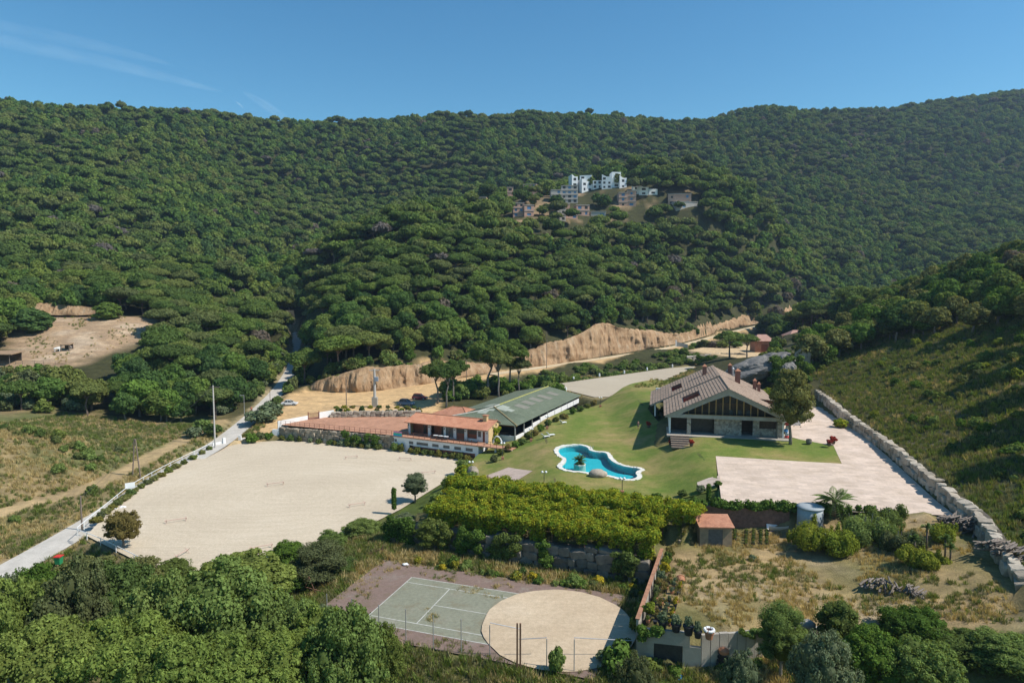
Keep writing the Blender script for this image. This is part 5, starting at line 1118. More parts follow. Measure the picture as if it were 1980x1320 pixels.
# ------------------------------------------------------------------ walled kitchen garden
def garden():
    # brick wall towards the patio, overgrown
    a, b, c = G(1352, 1028, Z_GA), G(1440, 1032, Z_GA), (33.4, 82.1, Z_GA)
    A, B = (24.0, 83.3), (35.2, 82.0)
    t = empty('garden_brick_wall', (A[0], A[1], Z_GA), 'weathered red brick wall between garden and pale patio', 'brick wall')
    M_BW = paving_mat('old_brickwork', (0.27, 0.135, 0.085), 0.25, (0.24, 0.19, 0.14), 0.5, 0.12, 0)
    mb = MB(); dx, dy = B[0] - A[0], B[1] - A[1]; L = hypot(dx, dy); nx, ny = -dy / L * 0.35, dx / L * 0.35
    mb.prism([A, B, (B[0] + nx, B[1] + ny), (A[0] + nx, A[1] + ny)], Z_GA - 0.3, 6.0); mb.build('brickwork', simple('old_red_brick', (0.24, 0.13, 0.09), 0.95, 0.35, 2.2, bmp=0.05, bscale=6), t)
    o = ivy_on((A[0] - 2.2, A[1] + 0.2, 6.0), (B[0] + 9.5, B[1] - 1.0, 6.5), 60, 0.7, M_IVY, 'ivy hedge running along the top of the garden brick wall', 'ivy_hedge', 7000, 91, 0.14, 'hedge')
    # shed
    p = G(1384, 1056, Z_GA); F = Frame(p[:2], radians(-3), Z_GA)
    t = empty('garden_shed', F.P(0, 0, 0), 'small garden shed with rust-red roof and grey plank door', 'shed')
    mb = MB(); F.holes(mb, -1.9, 1.9, 0, 0.15, 0, 2.35, [(-0.9, 0.8, 0.05, 2.1)]); F.box(mb, -1.9, -1.75, 0.15, 2.6, 0, 2.6); F.box(mb, 1.75, 1.9, 0.15, 2.6, 0, 2.6); F.box(mb, -1.9, 1.9, 2.6, 2.75, 0, 2.9); mb.build('wall', simple('tan_plaster', (0.30, 0.22, 0.14), 0.9, 0.25, 1.5), t)
    F.bx('door', simple('grey_planks', (0.14, 0.125, 0.11), 0.9, 0.25, 3), t, -0.9, 0.8, 0.05, 0.1, 0.05, 2.1)
    mb = MB(); q = [(-2.1, -0.35), (2.1, -0.35), (2.1, 2.95), (-2.1, 2.95)]; mb.hexa([F.P(a, n, 2.38 + (n + .35) * 0.16) for a, n in q], [F.P(a, n, 2.5 + (n + .35) * 0.16) for a, n in q]); mb.build('roof', M_TERRA, t)
    # water tank
    p = G(1565, 1036, Z_GA); t = empty('water_tank', p, 'tall pale grey water tank beside the bamboo', 'tank')
    M_TANK = simple('pale_grey_tank', (0.33, 0.355, 0.36), 0.6, 0.08, 1.0)
    mb = MB(); mb.lathe(p, [(1.55, 0), (1.53, 1.2), (1.52, 2.4), (1.5, 3.7)], 24); mb.build('body', M_TANK, t, True); mb = MB(); mb.lathe((p[0], p[1], p[2] + 3.7), [(1.6, 0), (1.6, 0.1), (1.2, 0.26), (0.4, 0.36)], 24); mb.build('lid', M_TANK, t, True)
    # white tub
    p = G(1503, 1030, Z_GA); t = empty('old_bathtub', p, 'white bathtub on blue supports against the garden brick wall', 'bathtub'); mb = MB()
    n = 10; V = []; 
    for i in range(n + 1):
        s = i / n * 2 - 1
        for w, h in ((-0.42, 0.95), (-0.3, 0.42), (0.3, 0.42), (0.42, 0.95)): V.append((p[0] + s * 1.25, p[1] + w, p[2] + h + 0.12 * s * s))
    mb.add(V, [(i * 4 + j, i * 4 + j + 1, (i + 1) * 4 + j + 1, (i + 1) * 4 + j) for i in range(n) for j in range(3)]); mb.build('tub', M_WHITE, t, True)
    for s in (-0.7, 0.7): mb = MB(); mb.box((p[0] + s, p[1], p[2] + 0.2), (0.5, 0.5, 0.4)); mb.build('support', simple('blue_crate', (0.06, 0.14, 0.35), 0.6, 0.1, 1), t)
    # left wall with coping and railings, front concrete wall of panels
    a, b = (17.4, 75.2), (11.4, 58.6); t = empty('garden_side_wall', (b[0], b[1], 0), 'concrete side wall of the garden with rusty coping above the sand pen', 'wall')
    d = Vector((a[0] - b[0], a[1] - b[1])).normalized(); nv = Vector((d.y, -d.x)); n = 7; L = hypot(a[0] - b[0], a[1] - b[1])
    for i in range(n):
        s0, s1 = i * L / n + 0.02, (i + 1) * L / n - 0.02; q = [Vector(b) + d * s0, Vector(b) + d * s1]; pts = [q[0], q[1], q[1] + nv * 0.22, q[0] + nv * 0.22]
        mb = MB(); mb.prism([(v.x, v.y) for v in pts], -0.3, 3.55); mb.build('panel', M_CONC, t)
        mb = MB(); pts = [q[0] - nv * 0.08, q[1] - nv * 0.08, q[1] + nv * 0.3, q[0] + nv * 0.3]; mb.prism([(v.x, v.y) for v in pts], 3.553, 3.66); mb.build('coping', simple('terracotta_coping', (0.34, 0.17, 0.10), 0.9, 0.3, 2), t)
    t = empty('garden_front_wall', (17.0, 57.2, -0.5), 'grey concrete panel wall with dark doorway at the garden front', 'wall')
    mb = MB(); mb.prism([(11.45, 58.35), (12.9, 57.9), (13.0, 58.2), (11.55, 58.65)], -1.2, 2.95); mb.prism([(12.9, 57.9), (16.0, 57.25), (16.05, 57.6), (12.98, 58.25)], 1.7, 2.98); mb.prism([(15.4, 57.38), (16.98, 57.05), (17.03, 57.4), (15.45, 57.73)], -1.2, 1.697); mb.build('concrete_wall', M_CONC, t)
    mb = MB(); mb.prism([(12.93, 57.96), (15.38, 57.45), (15.42, 57.6), (12.97, 58.15)], -1.2, 1.69); mb.build('doorway_shade_panel', M_DARK, t)  # flat dark panel behind the doorway, its colour stands for the unlit inside
    A, B = (17.0, 57.05), (28.6, 58.4); L = hypot(B[0] - A[0], B[1] - A[1]); d = ((B[0] - A[0]) / L, (B[1] - A[1]) / L); n = 14
    for i in range(n):
        s0, s1 = i * L / n + 0.025, (i + 1) * L / n - 0.025; mb = MB(); o = 0.02 * (i % 3)
        mb.prism([(A[0] + d[0] * s0 + d[1] * o, A[1] + d[1] * s0 - d[0] * o), (A[0] + d[0] * s1 + d[1] * o, A[1] + d[1] * s1 - d[0] * o), (A[0] + d[0] * s1 - d[1] * 0.3, A[1] + d[1] * s1 + d[0] * 0.3), (A[0] + d[0] * s0 - d[1] * 0.3, A[1] + d[1] * s0 + d[0] * 0.3)], -1.0, 2.9 + 0.03 * ((i * 7) % 3)); mb.build('panel', M_CONC, t)
    # pots
    M_POT = simple('terracotta_pot', (0.38, 0.17, 0.09), 0.85, 0.2, 3); M_BPOT = simple('black_plastic_pot', (0.03, 0.03, 0.032), 0.5, 0.2, 2)
    def pot(p, r, h, mat, label, plant=None, name='plant_pot', tilt=0.0, grp=None):
        t = empty(name, p, label, 'pot', grp); mb = MB(); mb.lathe((0, 0, 0), [(r * 0.7, 0), (r * 0.95, h * 0.82), (r * 1.08, h * 0.84), (r * 1.08, h), (r * 0.9, h), (r * 0.85, h * 0.9)], 14); o = link('pot', mb.mesh('pot', mat), t)
        if tilt: t.rotation_euler = (tilt, 0.3, rnd(0, 6))
        if plant: c = link('plant', shrub_mesh(plant[0], random.randrange(5)), t); c.location = (0, 0, h * 0.9); c.scale = (plant[1], plant[1], plant[2])
        return t
    labs = ['first', 'second', 'third', 'fourth']
    for i, x in enumerate((1281, 1307, 1331, 1349)): pot(G(x, (1214, 1220, 1226, 1232)[i], Z_GA), (0.42, 0.46, 0.48, 0.36)[i], (0.7, 0.75, 0.85, 0.65)[i], M_BPOT, '%s from the left of the black pots with grey shrubs on the garden wall edge' % labs[i], (M_GREYG, 0.55 - 0.06 * i, 0.62))
    pot(G(1371, 1234, Z_GA), 0.42, 0.7, M_POT, 'terracotta pot topped with a white ring on the garden wall edge', name='ringed_pot'); p = G(1371, 1234, Z_GA); 
    mb = MB(); mb.tube([(p[0] + 0.4 * cos(q), p[1] + 0.4 * sin(q), p[2] + 0.82) for q in np.linspace(0, 2 * pi, 17)], 0.13, 6); tag(mb.build('white_tyre', M_WHITE), 'white painted tyre ring lying on a terracotta pot', 'tyre')
    zf = -0.6
    t = empty('pot_stack', G(1394, 1302, zf), 'tall stack of black plastic pots leaning by the concrete panels', 'pot stack'); 
    for i in range(5):
        mb = MB(); mb.lathe((0, 0, 0), [(0.36, 0), (0.46, 0.42), (0.5, 0.44), (0.5, 0.5), (0.44, 0.5)], 14); o = link('pot', mb.mesh('pot', M_BPOT), t); o.location = (0.05 * i, 0, 0.36 * i)
    mb = MB(); mb.lathe((0.2, 0, 1.95), [(0.44, 0), (0.46, 0.3), (0.2, 0.45)], 12); o = mb.build('terracotta_top', M_POT, None, off=(0, 0, 0)); o.parent = t
    pot(G(1358, 1303, zf), 0.55, 0.55, M_BPOT, 'wide black tub in front of the dark cellar doorway', name='plastic_tub')
    for i, (x, y, l) in enumerate(((1412, 1290, 'terracotta pot fallen over nearest the pot stack'), (1417, 1300, 'small terracotta pot lying below the concrete panels'), (1448, 1282, 'upright terracotta pot at the foot of the concrete panels'), (1442, 1296, 'pale clay pot lying open towards the camera by the panels'), (1430, 1304, 'low broken terracotta pot in the grass by the panels'))): pot(G(x, y, zf), 0.3, 0.42, M_POT, l, None, 'clay_pot', rnd(0.8, 1.5) if i in (0, 3) else 0)
    pot(G(1318, 1126, Z_GA), 0.5, 0.7, M_POT, 'large terracotta jar lying on its side in the dry garden', None, 'clay_jar', 1.4)
    # rows of planters on the left edge
    for i in range(46):
        s = (i % 4) * 0.62 + 0.7; u = (i // 4) * 0.78 + 0.8 + (0 if i < 28 else 1.2); x = 11.6 + 0.36 * u + s; y = 58.6 + 0.94 * u - 0.34 * s
        pot((x, y, Z_GA), 0.2, 0.3, M_BPOT if (i * 5) % 3 else M_POT, 'small nursery pot among the rows along the garden side wall', ((M_SHRUB, M_YFLOW, M_GREYG, M_RUSS)[(i * 7) % 4], 0.22, 0.3) if i % 3 != 1 else None, 'nursery_pot', 0, 'nursery pots along the garden side wall')
    for j, x in enumerate((1421, 1443, 1457, 1471, 1483)):
        q0, q1 = G(x, 1030, Z_GA), G(x - 1, 1057, Z_GA)
        for k in range(6 if j else 4):
            s = k / 5.5; p = (q0[0] + (q1[0] - q0[0]) * s, q0[1] + (q1[1] - q0[1]) * s, Z_GA); pot(p, 0.24, 0.3, M_BPOT, 'black seedling pot in the five rows in front of the brick wall', (M_SHRUB, 0.22, 0.2), 'seedling_pot', 0, 'seedling pots in five rows')
    p = G(1455, 1082, Z_GA); shrub(p, 0.5, 0.6, M_GREYG, 'dark low bush alone in the dry grass of the garden')
    # wheelbarrow-like old machine near the front edge
    p = G(1557, 1222, GZ(28, 60)); t = empty('old_mixer', p, 'rusty grey cement mixer drum lying at the garden front edge', 'mixer'); mb = MB(); mb.tube([(p[0] - 0.8, p[1], p[2] + 0.7), (p[0] - 0.4, p[1], p[2] + 0.75), (p[0] + 0.3, p[1], p[2] + 0.7), (p[0] + 0.8, p[1] - 0.1, p[2] + 0.6)], [0.25, 0.5, 0.52, 0.3], 12); mb.build('drum', simple('mortar_caked_steel', (0.30, 0.28, 0.25), 0.9, 0.25, 3), t, True); mb = MB(); [mb.bar((p[0] + a, p[1] + b, p[2] - 0.1), (p[0] + a * 0.4, p[1], p[2] + 0.6), 0.06) for a in (-0.7, 0.7) for b in (-0.5, 0.5)]; mb.build('stand', M_RUST, t)
    # stone steps between pergola and shed
    t = empty('garden_steps', G(1338, 1040, Z_GA), 'stone steps climbing beside the garden shed', 'steps')
    for i in range(8):
        mb = MB(); mb.box((20.9 + 0.12 * i, 78.2 + i * 0.62, Z_GA + 0.2 + 0.22 * i), (1.3, 0.7, 0.5), -0.3); mb.build('step', M_STONED, t)
    # firewood stacks
    def logs(name, c, L, H, W, ang, n, lab, mat):
        t = empty(name, c, lab, 'wood pile'); r = random.Random(len(lab))
        me = []
        for k in range(3): mb = MB(); mb.tube([(-0.5, 0, 0), (-0.1, r.uniform(-.03, .03), r.uniform(-.04, .04)), (0.5, r.uniform(-.03, .03), 0)], [0.5 * 0.09, 0.5 * 0.1, 0.5 * 0.08], 6); me.append(mb.mesh('log', mat))
        for i in range(n):
            o = link('log', r.choice(me), t); u = r.uniform(-.5, .5); v = abs(r.gauss(0, .45)); v = min(v, 1); h = r.random() * H * (1 - 0.7 * abs(2 * u) ** 2)
            x, y = rot2(u * L, r.uniform(-.5, .5) * W * (1 - h / H * .6), ang); o.location = (x, y, h + 0.05); o.rotation_euler = (r.uniform(-.15, .15), r.uniform(-.25, .25), ang + pi / 2 + r.uniform(-.5, .5)); o.scale = (W * r.uniform(.7, 1.2), r.uniform(1.2, 2.6), r.uniform(1.2, 2.6))
    M_LOG = simple('grey_firewood', (0.20, 0.165, 0.135), 0.95, 0.35, 3); M_LOG2 = simple('pale_firewood', (0.30, 0.25, 0.20), 0.95, 0.3, 3)
    for px, py, L, H, W, a, n, lab in ((1868, 1035, 7, 1.6, 2.0, -1.15, 90, 'large heap of grey branches below the boulder wall'), (1952, 1105, 6, 1.5, 2.0, -1.2, 80, 'dark wood heap at the right edge under the boulder wall'), (1728, 1138, 5.5, 1.2, 1.2, -0.6, 70, 'long low stack of logs in the middle of the dry garden')):
        c = G(px, py, float(GZ(46 if px > 1800 else 40, 0))); c = (c[0], c[1], float(hz(c[0], c[1]))); logs('wood_pile', c, L, H, W, a, n, lab, M_LOG)
    c = G(1766, 1186, 4.0); logs('wood_pile', (c[0], c[1], float(hz(c[0], c[1]))), 1.8, 0.8, 1.0, 0.2, 24, 'short pale block of stacked logs beside the bamboo', M_LOG2)
garden()
# ------------------------------------------------------------------ lawn furniture, lamps, steps
M_PLAST = simple('white_plastic', (0.78, 0.78, 0.76), 0.5, 0.05, 1)
M_GLOBE = simple('opal_globe', (0.80, 0.80, 0.78), 0.3, 0.03, 1)
M_IRON = simple('dark_iron', (0.05, 0.055, 0.05), 0.6, 0.2, 3)
def lz(px, py):
    z = 3.0
    for _ in range(12): p = G(px, py, z); z = float(LZ(p[0], p[1])) + 0.06
    return G(px, py, z)
def lounger(p, rz, lab):
    t = empty('sun_lounger', p, lab, 'sun lounger', None, rz)
    def part(name, f): mb = MB(); f(mb); o = mb.build(name, M_PLAST, None, off=(0, 0, 0)); o.parent = t
    part('seat', lambda m: m.box((0.35, 0, 0.34), (1.3, 0.66, 0.07))); part('backrest', lambda m: m.box((-0.55, 0, 0.62), (0.78, 0.66, 0.07), 0, 0, Matrix.Rotation(radians(48), 3, 'Y')))
    for a, b in ((0.9, .25), (0.9, -.25), (-0.25, .25), (-0.25, -.25)): part('leg', lambda m, a=a, b=b: m.bar((a, b, 0), (a, b, 0.32), 0.035))
lounger(lz(1054, 846), 0.5, 'left one of the two white sun loungers side by side on the lawn'); lounger(lz(1064, 843), 0.5, 'right one of the two white sun loungers side by side on the lawn'); lounger(lz(1088, 819), 0.7, 'white sun lounger standing alone next to the green shed')
def lamp(p, h, lab, two=True):
    t = empty('garden_lamp', p, lab, 'lamp'); x, y, z = p
    mb = MB(); mb.box((x, y, z + 0.25), (0.5, 0.5, 0.6)); mb.build('plinth', M_TERRA, t); mb = MB(); mb.bar((x, y, z + 0.5), (x, y, z + h), 0.045); mb.build('post', M_IRON, t)
    s = 0.28 if two else 0
    if two: mb = MB(); mb.bar((x - s, y, z + h), (x + s, y, z + h), 0.03); mb.build('arm', M_IRON, t)
    for k in ((-s, s) if two else (0,)): mb = MB(); mb.blob((x + k, y, z + h + 0.17), (0.19, 0.19, 0.19), 10, 7, 0); mb.build('globe', M_GLOBE, t, True)
for px, py, h, lab in ((1052, 945, 2.5, 'double-globe lamp at the near lawn edge, left of the pool'), (1203, 955, 2.2, 'double-globe lamp at the near lawn edge in front of the pool'), (911, 926, 2.9, 'double-globe lamp beside the grey boulder at the arena corner'), (1027, 853, 2.4, 'double-globe lamp near the front corner of the green shed'), (1058, 829, 2.6, 'double-globe lamp along the middle of the green shed'), (1161, 787, 2.3, 'lamp on the far lawn near the back arena'), (972, 888, 3.0, 'lamp beside the walkway at the end of the stable block')): lamp(lz(px, py), h, lab)
def steps():
    p = lz(1317, 866); t = empty('sleeper_steps', p, 'wide wooden sleeper steps leading up to the house porch', 'steps')
    for i in range(6):
        mb = MB(); q = (p[0] + 0.12 * i, p[1] + 0.72 * i, p[2] + 0.10 + 0.24 * i); mb.box(q, (3.3, 0.5, 0.24), -0.2); mb.build('sleeper', simple('weathered_sleeper', (0.27, 0.20, 0.15), 0.95, 0.3, 3), t); mb = MB(); mb.box((q[0], q[1] + 0.2, q[2] - 0.13), (3.2, 0.6, 0.2), -0.2); mb.build('riser', M_DWOOD, t)
steps()
def flower_pot(p, lab, r=0.5, mat=None, pot=True):
    t = empty('flower_pot', p, lab, 'flower pot'); mb = MB(); mb.lathe(p, [(0.25, 0), (0.36, 0.4), (0.36, 0.45)], 12); mb.build('pot', M_BARK, t); o = link('flowers', shrub_mesh(mat or M_FLOW, 1), t); o.location = (0, 0, 0.42); o.scale = (r, r, r)
flower_pot(lz(1297, 862), 'dark pot of red flowers left of the wooden steps'); flower_pot(lz(1337, 862), 'dark pot of red flowers right of the wooden steps'); flower_pot(lz(1254, 826), 'pot of pink flowers on the lawn near the house shadow', 0.55)
flower_pot(G(1603, 862, 7.05), 'left red plant in a pot on the corner of the patio lawn', 0.5); flower_pot(G(1611, 858, 7.05), 'taller red plant in a pot on the corner of the patio lawn', 0.65)
p = G(1564, 857, 7.07); t = empty('wooden_tub', p, 'half barrel standing on the driveway edge', 'barrel'); mb = MB(); mb.lathe(p, [(0.42, 0), (0.5, 0.35), (0.46, 0.75), (0.38, 0.75), (0.38, 0.6)], 14); mb.build('barrel', M_LOGB if 'M_LOGB' in globals() else M_BARKG, t); mb = MB(); mb.lathe((p[0], p[1], p[2] + 0.2), [(0.49, 0), (0.49, 0.06)], 14); mb.build('hoop', M_IRON, t)
for i, (dx, dz, c, lab) in enumerate(((0, 0.3, (0.5, 0.05, 0.05), 'red toy at the bottom of the pile by the house corner'), (0.1, 0.9, (0.55, 0.55, 0.57), 'white box in the pile by the house corner'), (-0.1, 1.5, (0.08, 0.25, 0.5), 'blue box on the pile by the house corner'), (0.15, 2.1, (0.6, 0.55, 0.5), 'pale bag near the top of the pile by the house corner'), (0, 2.7, (0.55, 0.08, 0.06), 'red bag on top of the pile by the house corner'))):
    p = FH.P(10.2 + dx, 0.6, dz); mb = MB(); mb.blob((0, 0, 0), (0.42, 0.35, 0.34), 10, 6, 0.2, 0, i); o = link('storage_bundle', mb.mesh('storage_bundle', simple('bundle_%d' % i, c, 0.6, 0.15, 3))); o.location = p; tag(o, lab, 'bundle')
# balcony furniture
for i, a in enumerate((0.6, 2.2, 3.6)):
    t = empty('balcony_chair', FH.P(a, 0.9, 3.62), '%s dark chair on the upper balcony of the house' % ('left', 'middle', 'right')[i], 'chair'); FH.bx('seat', M_IRON, t, a - .3, a + .3, 0.6, 1.2, 4.0, 4.08); FH.bx('backrest', M_IRON, t, a - .3, a + .3, 1.2, 1.27, 4.08, 4.75)
    for q in ((-.27, .63), (.24, .63), (-.27, 1.15), (.24, 1.15)): FH.bx('leg', M_IRON, t, a + q[0], a + q[0] + .04, q[1], q[1] + .04, 3.62, 4.0)
# walking figures --------------------------------------------------------------
def skin(name, verts, edges, mat, root, sub=1):
    me = bpy.data.meshes.new(name); me.from_pydata([v[:3] for v in verts], edges, []); me.materials.append(mat); o = link(name, me)
    m = o.modifiers.new('s', 'SKIN'); m.use_smooth_shade = True
    for i, v in enumerate(verts): me.skin_vertices[0].data[i].radius = (v[3], v[4] if len(v) > 4 else v[3])
    me.skin_vertices[0].data[root].use_root = True
    s = o.modifiers.new('d', 'SUBSURF'); s.levels = sub; s.render_levels = sub; return o
M_SKIN = simple('skin', (0.42, 0.25, 0.17), 0.6, 0.05, 3); M_HAIR = simple('dark_hair', (0.03, 0.02, 0.015), 0.7, 0.2, 5)
def person(loc, rz, lab, top, legs, pose='stand'):
    t = empty('person', loc, lab, 'person', None, rz); b = 0.30 if pose == 'ride' else 0.0
    if pose == 'ride': J = dict(pel=(0, 0, .98), ch=(.28, 0, 1.35), nk=(.38, 0, 1.52), hd=(.46, 0, 1.66), top=(.47, 0, 1.80), e1=(.45, .22, 1.22), h1=(.62, .22, 1.05), e2=(.45, -.22, 1.22), h2=(.62, -.22, 1.05), k1=(.33, .1, .72), a1=(.18, .1, .32), f1=(.3, .1, .27), k2=(.28, -.1, .62), a2=(.05, -.1, .22), f2=(.18, -.1, .17))
    else: J = dict(pel=(0, 0, .95), ch=(.02, 0, 1.3), nk=(.02, 0, 1.5), hd=(.03, 0, 1.62), top=(.03, 0, 1.75), e1=(.02, .27, 1.1), h1=(.2, .22, .98), e2=(.0, -.27, 1.1), h2=(.12, -.2, .95), k1=(.05, .1, .5), a1=(.0, .11, .08), f1=(.15, .11, .04), k2=(-.02, -.1, .5), a2=(-.08, -.11, .08), f2=(.08, -.11, .04))
    R = dict(pel=.14, ch=.15, nk=.06, hd=.1, top=.07, e1=.045, h1=.035, e2=.045, h2=.035, k1=.065, a1=.045, f1=.04, k2=.065, a2=.045, f2=.04); K = list(J); V = [J[k] + (R[k],) for k in K]; ix = K.index
    sh = [(J['ch'][0] + .02, s * .18, J['ch'][2] + .12, .06) for s in (1, -1)]; hp = [(J['pel'][0], s * .1, J['pel'][2] - .08, .09) for s in (1, -1)]; n = len(V); V += sh + hp
    E = [(ix('pel'), ix('ch')), (ix('ch'), ix('nk')), (ix('nk'), ix('hd')), (ix('hd'), ix('top')), (ix('ch'), n), (n, ix('e1')), (ix('e1'), ix('h1')), (ix('ch'), n + 1), (n + 1, ix('e2')), (ix('e2'), ix('h2')), (ix('pel'), n + 2), (n + 2, ix('k1')), (ix('k1'), ix('a1')), (ix('a1'), ix('f1')), (ix('pel'), n + 3), (n + 3, ix('k2')), (ix('k2'), ix('a2')), (ix('a2'), ix('f2'))]
    o = skin('body', V, E, M_SKIN, 0); o.parent = t
    V2 = [J['pel'] + (.155,), J['ch'] + (.17,), sh[0][:3] + (.08,), sh[1][:3] + (.08,), tuple((sh[0][k] + J['e1'][k]) / 2 for k in range(3)) + (.065,), tuple((sh[1][k] + J['e2'][k]) / 2 for k in range(3)) + (.065,)]
    o = skin('shirt', V2, [(0, 1), (1, 2), (1, 3), (2, 4), (3, 5)], top, 0); o.parent = t
    V3 = [(J['pel'][0], 0, J['pel'][2] - .02, .15)] + [h[:3] + (.105,) for h in hp] + [J['k1'] + (.085,), J['k2'] + (.085,)]
    o = skin('trousers', V3, [(0, 1), (0, 2), (1, 3), (2, 4)], legs, 0); o.parent = t
    mb = MB(); h = J['top']; mb.blob((h[0] - .02, h[1], h[2] + .0), (.115, .1, .085), 10, 6, 0.03); o = mb.build('hair', M_HAIR, None, True, (0, 0, 0)); o.parent = t; return t
M_BLACKC = simple('black_cotton', (0.025, 0.025, 0.028), 0.9, 0.2, 4); M_REDC = simple('red_jersey', (0.55, 0.04, 0.03), 0.8, 0.1, 4)
person(lz(1234, 829), pi / 2 + 0.3, 'person in dark clothes standing on the lawn near the house', M_BLACKC, simple('grey_shorts', (0.10, 0.10, 0.11), 0.9, 0.2, 4))
def bicycle(loc, rz):
    t = empty('bicycle', loc, 'bicycle ridden along the concrete road by the person in red', 'bicycle', None, rz)
    for x in (-.5, .52):
        mb = MB(); mb.tube([(x + .33 * cos(q), 0, .34 + .33 * sin(q)) for q in np.linspace(0, 2 * pi, 21)], .025, 5); o = mb.build('wheel', M_IRON, None, off=(0, 0, 0)); o.parent = t
    mb = MB(); [mb.bar(a, b, .022) for a, b in (((-.5, 0, .34), (0, 0, .3)), ((0, 0, .3), (-.12, 0, .85)), ((-.12, 0, .8), (.42, 0, .82)), ((0, 0, .3), (.42, 0, .82)), ((.42, 0, .95), (.52, 0, .34)), ((-.5, 0, .34), (-.12, 0, .8)))]; o = mb.build('frame', M_REDC, None, off=(0, 0, 0)); o.parent = t
    mb = MB(); mb.bar((.45, -.25, 1.0), (.45, .25, 1.0), .02); o = mb.build('handlebar', M_IRON, None, off=(0, 0, 0)); o.parent = t
    mb = MB(); mb.box((-.14, 0, .9), (.26, .14, .06)); o = mb.build('saddle', M_IRON, None, off=(0, 0, 0)); o.parent = t
def road_pt(px, py):
    z = 1.5
    for _ in range(10): p = G(px, py, z); z = float(pdist(np.array([p[0]]), np.array([p[1]]), ROAD)[1][0]) + 0.1
    return G(px, py, z)
cp = road_pt(487, 798); bicycle(cp, 4.4); person(cp, 4.4, 'person in a red top cycling down the concrete road', M_REDC, M_BLACKC, 'ride')
# cars ---------------------------------------------------------------------------
def car(p, rz, col, lab, kind):
    t = empty('parked_car', p, lab, 'car', None, rz); M_P = bpy.data.materials.new('car_paint'); M_P.use_nodes = True; b = M_P.node_tree.nodes['Principled BSDF']; b.inputs['Base Color'].default_value = (*col, 1); b.inputs['Roughness'].default_value = 0.3; b.inputs['Coat Weight'].default_value = 0.6
    f = noise(M_P.node_tree, pos_node(M_P.node_tree), 3, 3); M_P.node_tree.links.new(ramp(M_P.node_tree, f, [(0.3, [q * .9 for q in col]), (.7, col)]), b.inputs['Base Color'])
    suv = kind == 'suv'; H = 1.62 if suv else 1.40; belt = 0.95 if suv else 0.86
    low = [(-2.1, .35), (-2.12, .75), (-2.0, belt), (-1.0, belt + .02), (.95, belt), (1.9, belt - .14), (2.1, .62), (2.1, .32), (1.75, .22), (-1.8, .22)]
    roof = [(-1.95 if suv else -1.45, belt), (-1.55 if suv else -.95, H), (.15, H), (1.0, belt)]
    def ext(prof, w0, w1, name, mat, par, zref):
        mb = MB(); n = len(prof); wz = lambda z: w0 if z <= zref else w1
        V = [(x, -wz(z), z) for x, z in prof] + [(x, wz(z), z) for x, z in prof]; mb.add(V, [tuple(range(n))[::-1], tuple(range(n, 2 * n))] + [(i, (i + 1) % n, n + (i + 1) % n, n + i) for i in range(n)]); o = mb.build(name, mat, None, off=(0, 0, 0)); o.parent = par
        bv = o.modifiers.new('b', 'BEVEL'); bv.width = .07; bv.segments = 2; return o
    ext(low, .88, .82, 'body', M_P, t, .7); c = ext(roof, .78, .62, 'window_glass', M_DARK, t, belt + .01)
    mb = MB(); mb.box(((roof[1][0] + roof[2][0]) / 2, 0, H + .01), (roof[2][0] - roof[1][0] + .15, 1.22, .05)); o = mb.build('roof', M_P, None, off=(0, 0, 0)); o.parent = t
    for s in (-1, 1):
        for a, bq in ((roof[0], roof[1]), (roof[3], roof[2]), ((-.35, belt), (-.3, H))):
            mb = MB(); mb.bar((a[0], s * .79, a[1]), (bq[0], s * .64, bq[1]), .045, 5); o = mb.build('pillar', M_P, None, off=(0, 0, 0)); o.parent = t
        for x in (-1.3, 1.32):
            mb = MB(); mb.tube([(x, s * .7, .33), (x, s * .9, .33)], .33, 16); w = mb.build('wheel', M_IRON, None, off=(0, 0, 0)); w.parent = t; mb = MB(); mb.tube([(x, s * .88, .33), (x, s * .915, .33)], .2, 10); r = mb.build('rim', M_METALG, None, off=(0, 0, 0)); r.parent = w
        mb = MB(); mb.box((2.06, s * .62, .68), (.12, .36, .16)); o = mb.build('headlight', M_GLOBE, None, off=(0, 0, 0)); o.parent = t; mb = MB(); mb.box((-2.08, s * .66, .78), (.1, .26, .18)); o = mb.build('tail_light', M_REDC, None, off=(0, 0, 0)); o.parent = t
def dz(px, py, z):
    for _ in range(8): p = G(px, py, z); z = float(hz(p[0], p[1]))
    return G(px, py, z + 0.02)
car(dz(560, 783, 2.5), 0.05, (0.72, 0.72, 0.70), 'white saloon car parked alone on the sandy lot by the reeds', 'saloon')
car(dz(786, 783, 3), -0.35, (0.13, 0.19, 0.27), 'blue-grey car parked in front of the red one', 'suv'); car(dz(812, 772, 3.2), -0.2, (0.22, 0.012, 0.02), 'dark red car parked behind the blue-grey one', 'suv')
